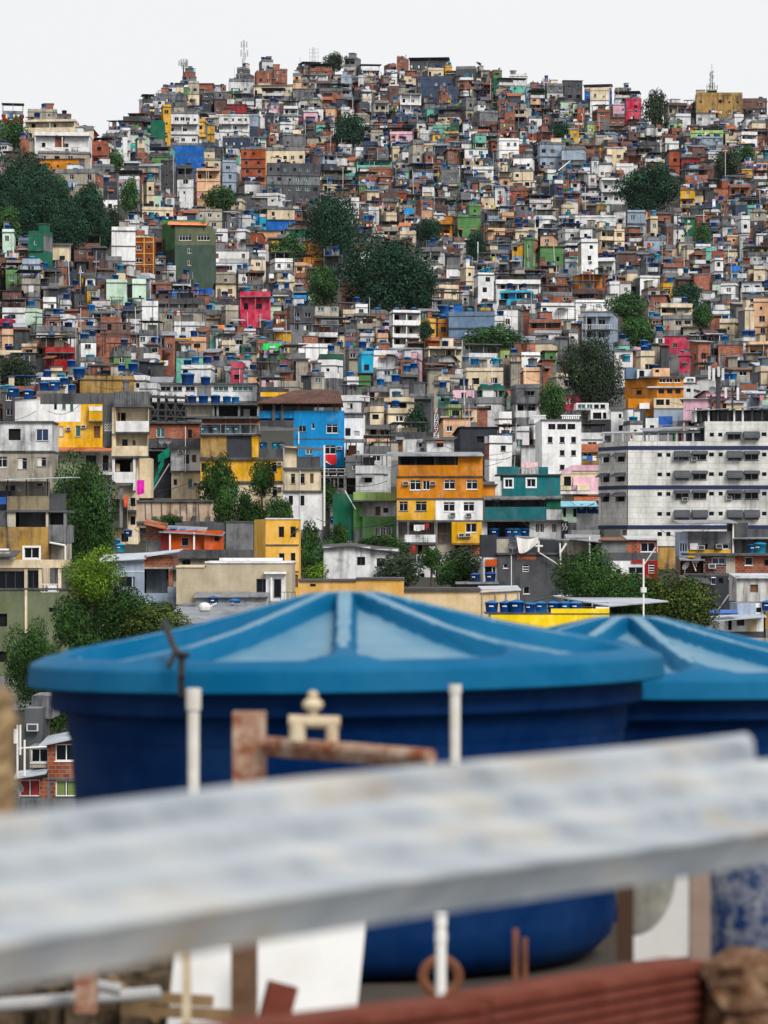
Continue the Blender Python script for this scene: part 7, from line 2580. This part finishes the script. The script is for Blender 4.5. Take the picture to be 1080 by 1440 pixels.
def vpipe(label, x, y0, y1, Y, wpx, mat, collar=()):
    m = MB()
    ref = at(x, y1, Y)
    r = wpx / 2 * Y / F
    m.bar((0, 0, 0), local(x, y0, Y, ref), r, mat, 14)
    for (a, b_, k) in collar:
        m.bar(local(x, b_, Y, ref), local(x, a, Y, ref), r * k, mat, 14)
    return simple('water_pipe', label, 'pipe', m, ref)


grey_pvc = scuffed('aged_white_plastic_pipe', (.62, .60, .56), (.34, .30, .24), .8, .5, 4)
vpipe('white plastic pipe with a capped elbow, standing before the big tank under the strap', 272, 972, 1130, 9.3, 17, grey_pvc, ((968, 998, 1.28),))
vpipe('thin white plastic pipe standing before the middle of the big tank', 640, 962, 1075, 9.3, 15, grey_pvc, ((962, 975, 1.2),))
vpipe('short white pipe with two couplings below the grey sheet', 620, 1288, 1400, 7.5, 15, pvc, ((1284, 1302, 1.15), (1312, 1325, 1.15)))
rust_w = scuffed('rust_and_old_paint', (.20, .06, .025), (.62, .56, .45), 1.0, .75, 9)
old_paint = scuffed('old_cream_paint', (.56, .48, .34), (.25, .11, .05), .8, .7, 8)
m = MB()
ref = at(350, 1100, 8.0)
s = 8.0 / F
m.box(-23 * s, 23 * s, 0, .07, -.15, 98 * s, rust_w)
simple('rusted_post', 'square rusted iron post with flaking paint in front of the big tank', 'post', m, ref)
m = MB()
m.bar(local(374, 1046, 7.98, ref), local(606, 1064, 7.6, ref), .017, rust_w, 8)
m.bar(local(374, 1056, 7.99, ref), local(606, 1074, 7.61, ref), .012, rust_w, 8)
simple('rusted_rail', 'rusted iron rail running sideways from the square rusted post', 'rail', m, ref)
m = MB()
ref2 = at(440, 1040, 7.85)
s = 7.85 / F
m.bar((-34 * s, 0, 26 * s), (38 * s, 0, 24 * s), 9 * s, old_paint, 12)
m.bar((-22 * s, 0, 26 * s), (-22 * s, 0, -2 * s), 11 * s, old_paint, 12, 12 * s)
m.bar((27 * s, 0, 24 * s), (27 * s, 0, -8 * s), 9 * s, old_paint, 12)
m.lathe([(5 * s, 30 * s), (7 * s, 40 * s), (13 * s, 44 * s), (15 * s, 50 * s), (12 * s, 55 * s), (6 * s, 58 * s), (8 * s, 62 * s), (6 * s, 67 * s), (2 * s, 69 * s)], old_paint, 16)
simple('pipe_clamp', 'old cream painted clamp with a knob sitting on the rusted rail', 'clamp', m, ref2)


def lumpy(name, label, cat, px, py0, py1, wpx, Y, mat, seed, amp=.18):
    r = random.Random(seed)
    m = MB()
    ref = at(px, py1, Y)
    h = (py1 - py0) * Y / F
    w = wpx / 2 * Y / F
    pr = []
    n = 14
    rows_ = []
    for j in range(15):
        row = []
        for k in range(n):
            a = 2 * pi * k / n
            rr = w * (1 + r.uniform(-amp, amp))
            if j == 14:
                rr *= .55
            row.append((rr * cos(a), rr * sin(a), h * j / 14 + r.uniform(-.1, .1) * w))
        rows_.append(row)
    for a, b_ in zip(rows_, rows_[1:]):
        for k in range(n):
            q = (k + 1) % n
            m.face((a[k], a[q], b_[q], b_[k]), mat)
    m.face(rows_[-1], mat)
    me_ = m.mesh(name)
    b2 = bmesh.new()
    b2.from_mesh(me_)
    bmesh.ops.remove_doubles(b2, verts=b2.verts, dist=.0003)
    b2.to_mesh(me_)
    b2.free()
    o = bpy.data.objects.new(name, me_)
    COL.objects.link(o)
    o.location = ref
    tag(o, label, cat)
    return o


crumb = scuffed('crumbling_mortar', (.15, .095, .045), (.40, .30, .17), 1.0, .9, 14)
lumpy('concrete_post', 'crumbling sandy concrete post at the edge, beside the brick annex', 'post', -16, 968, 1180, 74, 5.2, crumb, 3)
lumpy('mortar_lump', 'rough brown crumbling mortar lump at the end of the hollow bricks', 'mortar', 1052, 1338, 1540, 105, 6.1, scuffed('rusty_mortar', (.085, .036, .02), (.30, .21, .13), 1.0, .9, 16), 4, .3)

# hollow clay bricks with grooves
clay = scuffed('hollow_clay_brick', (.13, .034, .022), (.23, .085, .062), .7, .85, 7)


def hollow_brick(label, a, b_, hgt, dep):
    a, b_ = Vector(a), Vector(b_)
    d = (b_ - a)
    Lx = d.length
    u = d.normalized()
    up = Vector((0, 0, 1))
    nrm = Vector((u.y, -u.x, 0)).normalized()
    m = MB()
    pr = [(dep, 0), (0, 0)]
    k = 9
    for i in range(k):
        z0 = -.006 - (hgt - .012) * i / k
        z1 = -.006 - (hgt - .012) * (i + 1) / k
        pr += [(-.0, z0), (-.0, z0 + (z1 - z0) * .45), (.012, z0 + (z1 - z0) * .52), (.012, z0 + (z1 - z0) * .93)]
    pr += [(0, -hgt), (dep, -hgt)]
    A = [(-nrm * p[0] + up * p[1]) for p in pr]
    for p, q in zip(A, A[1:] + A[:1]):
        m.face((p, q, q + d, p + d), clay)
    m.face(A, clay)
    m.face([p + d for p in reversed(A)], clay)
    o = simple('hollow_brick', label, 'brick', m, a, group='hollow clay bricks on the low wall')
    return o


hollow_brick('grooved red hollow brick nearest the mortar lump', at(694, 1404, 5.6), at(1004, 1352, 6.15), .19, .10)
hollow_brick('grooved red hollow brick lower and further from the mortar lump', at(330, 1450, 5.0), at(687, 1407, 5.56), .19, .10)
white_board = scuffed('white_board', (.58, .58, .57), (.40, .38, .35), .5, .6, 2)
brown_post = scuffed('brown_rusty_post', (.10, .055, .032), (.24, .15, .10), .8, .8, 6)


def board(label, pts, Y, mat, th=.02, name='board', cat='board', lean=0.0):
    ref = at(*pts[0], Y)
    m = MB()
    z0 = max(p[1] for p in pts)
    f = [tuple(at(x, y, Y + lean * (z0 - y) / 100) - ref) for (x, y) in pts]
    k = [(x, y + th, z) for (x, y, z) in f]
    m.face(f, mat)
    m.face(list(reversed(k)), mat)
    for i in range(len(f)):
        j = (i + 1) % len(f)
        m.face((f[j], f[i], k[i], k[j]), mat)
    return simple(name, label, cat, m, ref)


board('narrow white board standing under the grey sheet beside a brown post', [(232, 1470), (325, 1470), (325, 1330), (246, 1335)], 8.6, white_board, lean=.12)
board('wide white board standing between a brown post and the blue tank', [(362, 1470), (500, 1440), (516, 1285), (362, 1310)], 8.4, white_board, lean=.12)
arc = [(974, 1205), (968, 1345), (890, 1352), (890, 1318)] + [(890 + 62 * sin(t * pi / 2 / 8), 1318 - 100 * (1 - cos(t * pi / 2 / 8))) for t in range(1, 9)]
board('white panel with a curved cut edge beside a brown post', arc, 8.6, white_board)
for (x, y0, y1, w, Y, mt, lab) in ((343, 1300, 1470, 36, 8.0, brown_post, 'rust-brown square post between two white boards'), (262, 1310, 1470, 12, 7.8, old_paint, 'thin beige rod in front of the narrow white board'),
                                   (880, 1200, 1352, 22, 8.2, plain('dark_brown_wood', (.045, .02, .01), .8), 'dark brown post beside the curved white panel'), (985, 1190, 1352, 28, 8.2, scuffed('grey_brown_wood', (.22, .16, .13), (.34, .27, .22), .8, .8, 5), 'grey-brown post between the curved panel and the speckled barrel'),
                                   (120, 1352, 1425, 30, 8.0, rust_w, 'stubby rusted iron post at the corner of the rooftop')):
    m = MB()
    ref = at(x, y1, Y)
    k = w / 2 * Y / F
    m.box(-k, k, 0, 2 * k, 0, (y1 - y0) * Y / F, mt)
    simple('post', lab, 'post', m, ref)
m = MB()
ref = at(925, 1320, 9.4)
m.lathe([(.07, 0), (.1, .02), (.125, .22), (.13, .3)], scuffed('grey_bucket', (.22, .22, .19), (.4, .38, .33), .8, .8, 8), 24)
simple('bucket', 'grey round bucket behind the curved white panel', 'bucket', m, ref)
m = MB()
ref = at(1090, 1345, 8.6)
m.lathe([(.15, -.05), (.16, .0), (.165, .12), (.16, .24), (.155, .30)], scuffed('speckled_blue_barrel', (.006, .03, .11), (.66, .64, .6), .75, .6, 9), 32)
simple('barrel', 'dark blue barrel flecked with white paint at the edge', 'barrel', m, ref)
m = MB()
ref = at(620, 1375, 8.0)
for i in range(24):
    a0, a1 = 2 * pi * i / 24, 2 * pi * (i + 1) / 24
    m.bar((.04 * cos(a0), .02, .04 * sin(a0)), (.04 * cos(a1), .02, .04 * sin(a1)), .012, rust, 6)
simple('iron_ring', 'rusty ring behind the short white pipe', 'ring', m, ref)
m = MB()
ref = at(725, 1360, 7.6)
for x in (725, 738):
    m.bar(local(x, 1390, 7.6, ref), local(x, 1306 + (x - 725), 7.6, ref), .006, rust, 6)
simple('rebar', 'two thin rusty rods before the foot of the big tank', 'rods', m, ref)
# rubble at the left corner
gp = scuffed('grey_metal_pipe', (.30, .31, .32), (.5, .48, .44), .6, .5, 5)
m = MB()
ref = at(0, 1412, 8.0)
m.bar(local(-30, 1416, 8.0, ref), local(222, 1396, 8.3, ref), .016, gp, 12)
m.bar(local(130, 1402, 8.1, ref), local(132, 1380, 8.1, ref), .016, gp, 12)
m.bar(local(128, 1384, 8.1, ref), local(170, 1392, 8.1, ref), .014, gp, 12)
simple('metal_pipe', 'grey metal pipe with an elbow lying over rubble', 'pipe', m, ref)
r = random.Random(9)
rubble = scuffed('rubble', (.05, .035, .024), (.22, .16, .10), .9, .9, 10)
m = MB()
for i in range(170):
    x, y, Y = r.uniform(-40, 430), r.uniform(1395, 1450), r.uniform(8.8, 9.9)
    p = at(x, y, Y)
    p.z = -1.245 + r.uniform(0, .05) + .10 * (1 if x < 230 else 0)
    w = r.uniform(.015, .06)
    m.T(tuple(p), r.uniform(0, 3))
    m.box(-w, w, -w * .6, w * .6, -.12, w * r.uniform(.3, .8), rubble)
m.T()
tag(m.build('rubble'), 'loose broken rubble on the rooftop corner', 'rubble', kind='stuff')
plank = plain('old_plank', (.22, .14, .07), .8, vary=9)
for i, (xa, ya, xb, yb, lab) in enumerate(((170, 1420, 420, 1432, 'old brown plank lying lowest in the rubble'), (200, 1402, 300, 1408, 'short brown plank on the rubble behind another'), (225, 1432, 150, 1376, 'pale broken lath leaning on the rubble'))):
    m = MB()
    ref = at(xa, ya, 8.5)
    m.bar((0, 0, 0), local(xb, yb, 8.5, ref), .018, plank, 4)
    simple('plank', lab, 'plank', m, ref)
m = MB()
ref = at(390, 1425, 7.4)
m.box(-.03, .03, 0, .04, -.06, .06, clay)
o = simple('brick_piece', 'broken pink brick piece before the wide white board', 'brick', m, ref)
o.rotation_euler = (0, radians(15), .2)
m = MB()
ref = at(800, 1480, 3.3)
deckw = MB()
deckw.box(-1.6, 1.3, 5.0, 6.4, -1.5, -.93, old_conc)
deckw.box(-1.6, 1.3, -.5, 4.99, -1.6, -1.5, old_conc)
tag(deckw.build('low_wall'), 'low concrete wall under the hollow bricks', 'wall')

# laundry hung out all over the slope
lau = MB()
rl_ = random.Random(77)
lc = [plain('laundry_' + n, c, .9) for n, c in (('white', (.68, .68, .68)), ('cream', (.6, .52, .4)), ('red', (.42, .02, .03)), ('pink', (.6, .2, .3)), ('blue', (.03, .10, .38)), ('sky', (.15, .35, .55)), ('green', (.03, .25, .12)), ('black', (.02, .02, .022)), ('yellow', (.6, .42, .05)))]
cand = [r for r in allh if r['area'] > 1 and r['y1'] > 150]
for k in range(230):
    r = rl_.choice(cand)
    s = r['Y'] / F
    px, py = rl_.uniform(r['x0'], r['x1']), r['y1'] - rl_.uniform(.3, 1.0) * min(r['y1'] - r['y0'], 3 / s) 
    p = at(px, py, r['Y'] - 1.3)
    lau.T(tuple(p), radians(rl_.uniform(-25, 25)))
    n = rl_.randint(2, 6)
    x = -n * .3
    lau.bar((x - .3, .03, .02), (-x + .3, .03, .0), .012, steel_dark, 3)
    for i in range(n):
        w_, h_ = rl_.uniform(.3, .75), rl_.uniform(.4, 1.0)
        y_ = rl_.uniform(-.08, .08)
        lau.face(((x, y_, -h_), (x + w_, -y_, -h_ + rl_.uniform(-.1, .1)), (x + w_, 0, 0), (x, 0, 0)), rl_.choice(lc))
        x += w_ + rl_.uniform(.02, .15)
lau.T()
tag(lau.build('hanging_laundry'), 'small clothes and sheets hung on lines all over the slope', 'laundry', kind='stuff')

# ------------------------------------------------------------------ sky, sun, camera
SUN_EL, SUN_AZ = radians(40), radians(150)      # azimuth from +Y clockwise: behind the viewer's right shoulder
w = bpy.data.worlds.new('World')
sc.world = w
w.use_nodes = True
nt = w.node_tree
N, L = nt.nodes, nt.links
bg = N['Background']
sky = N.new('ShaderNodeTexSky')
sky.sky_type = 'NISHITA'
sky.sun_disc = False
sky.sun_elevation = SUN_EL
sky.sun_rotation = SUN_AZ
sky.dust_density = 4
tc = N.new('ShaderNodeTexCoord')
n1 = N.new('ShaderNodeTexNoise')
n1.inputs['Scale'].default_value = 1.6
n1.inputs['Detail'].default_value = 4
L.new(tc.outputs['Generated'], n1.inputs['Vector'])
cr = N.new('ShaderNodeValToRGB')
cr.color_ramp.elements[0].position = .3
cr.color_ramp.elements[0].color = (7.5, 7.6, 7.75, 1)
cr.color_ramp.elements[1].position = .7
cr.color_ramp.elements[1].color = (8.1, 8.13, 8.2, 1)
L.new(n1.outputs['Fac'], cr.inputs[0])
sep = N.new('ShaderNodeSeparateXYZ')
L.new(tc.outputs['Generated'], sep.inputs[0])
mr = N.new('ShaderNodeMapRange')
mr.inputs[1].default_value, mr.inputs[2].default_value, mr.inputs[3].default_value, mr.inputs[4].default_value = .05, 1, 1.0, 1.05
L.new(sep.outputs[2], mr.inputs[0])
vm = N.new('ShaderNodeVectorMath')
vm.operation = 'SCALE'
L.new(cr.outputs[0], vm.inputs[0])
L.new(mr.outputs[0], vm.inputs['Scale'])
mx = N.new('ShaderNodeMix')
mx.data_type = 'RGBA'
mx.inputs[0].default_value = .93       # thick white overcast over the clear sky
L.new(sky.outputs[0], mx.inputs[6])
L.new(vm.outputs[0], mx.inputs[7])
L.new(mx.outputs[2], bg.inputs['Color'])
bg.inputs['Strength'].default_value = .10
sd = bpy.data.lights.new('sun', 'SUN')
sd.energy = 2.6
sd.angle = radians(24)
sd.color = (1, .965, .91)
so = bpy.data.objects.new('sun', sd)
COL.objects.link(so)
dirv = Vector((sin(SUN_AZ) * cos(SUN_EL), cos(SUN_AZ) * cos(SUN_EL), sin(SUN_EL)))
so.rotation_euler = dirv.to_track_quat('Z', 'Y').to_euler()
so.location = (0, -30, 60)

HZ = .000012
if HZ > 0:
    hz = MB()
    hm = bpy.data.materials.new('hazy_air')
    hm.use_nodes = True
    hn = hm.node_tree
    hn.nodes.remove(hn.nodes['Principled BSDF'])
    pv = hn.nodes.new('ShaderNodeVolumePrincipled')
    pv.inputs['Color'].default_value = (.80, .88, 1.0, 1)
    pv.inputs['Density'].default_value = HZ
    pv.inputs['Anisotropy'].default_value = .3
    hn.links.new(pv.outputs[0], hn.nodes['Material Output'].inputs['Volume'])
    hz.box(-13500, 13500, -80, 4300, -260, 190, hm)
    tag(hz.build('haze'), 'thin pale bluish haze over the slope', kind='stuff')
cam = bpy.data.cameras.new('camera')
cam.sensor_fit = 'VERTICAL'
cam.sensor_height = 36
cam.sensor_width = 27
cam.lens = 36 * F / 1440
cam.shift_y = (HOR - 720) / 1440
cam.clip_start = .3
cam.clip_end = 20000
cam.dof.use_dof = True
cam.dof.focus_distance = 450
cam.dof.aperture_fstop = (cam.lens / 1000) / .0165
co = bpy.data.objects.new('camera', cam)
COL.objects.link(co)
co.location = (0, 0, 0)
co.rotation_euler = (pi / 2, 0, 0)
sc.camera = co
sc.render.resolution_x, sc.render.resolution_y = 768, 1024
sc.view_settings.view_transform = 'Standard'
sc.view_settings.look = 'None'
sc.view_settings.exposure = .25
sc.view_settings.gamma = 1
sc.cycles.max_bounces = 5
sc.cycles.diffuse_bounces = 3
sc.cycles.glossy_bounces = 2
sc.cycles.use_denoising = True
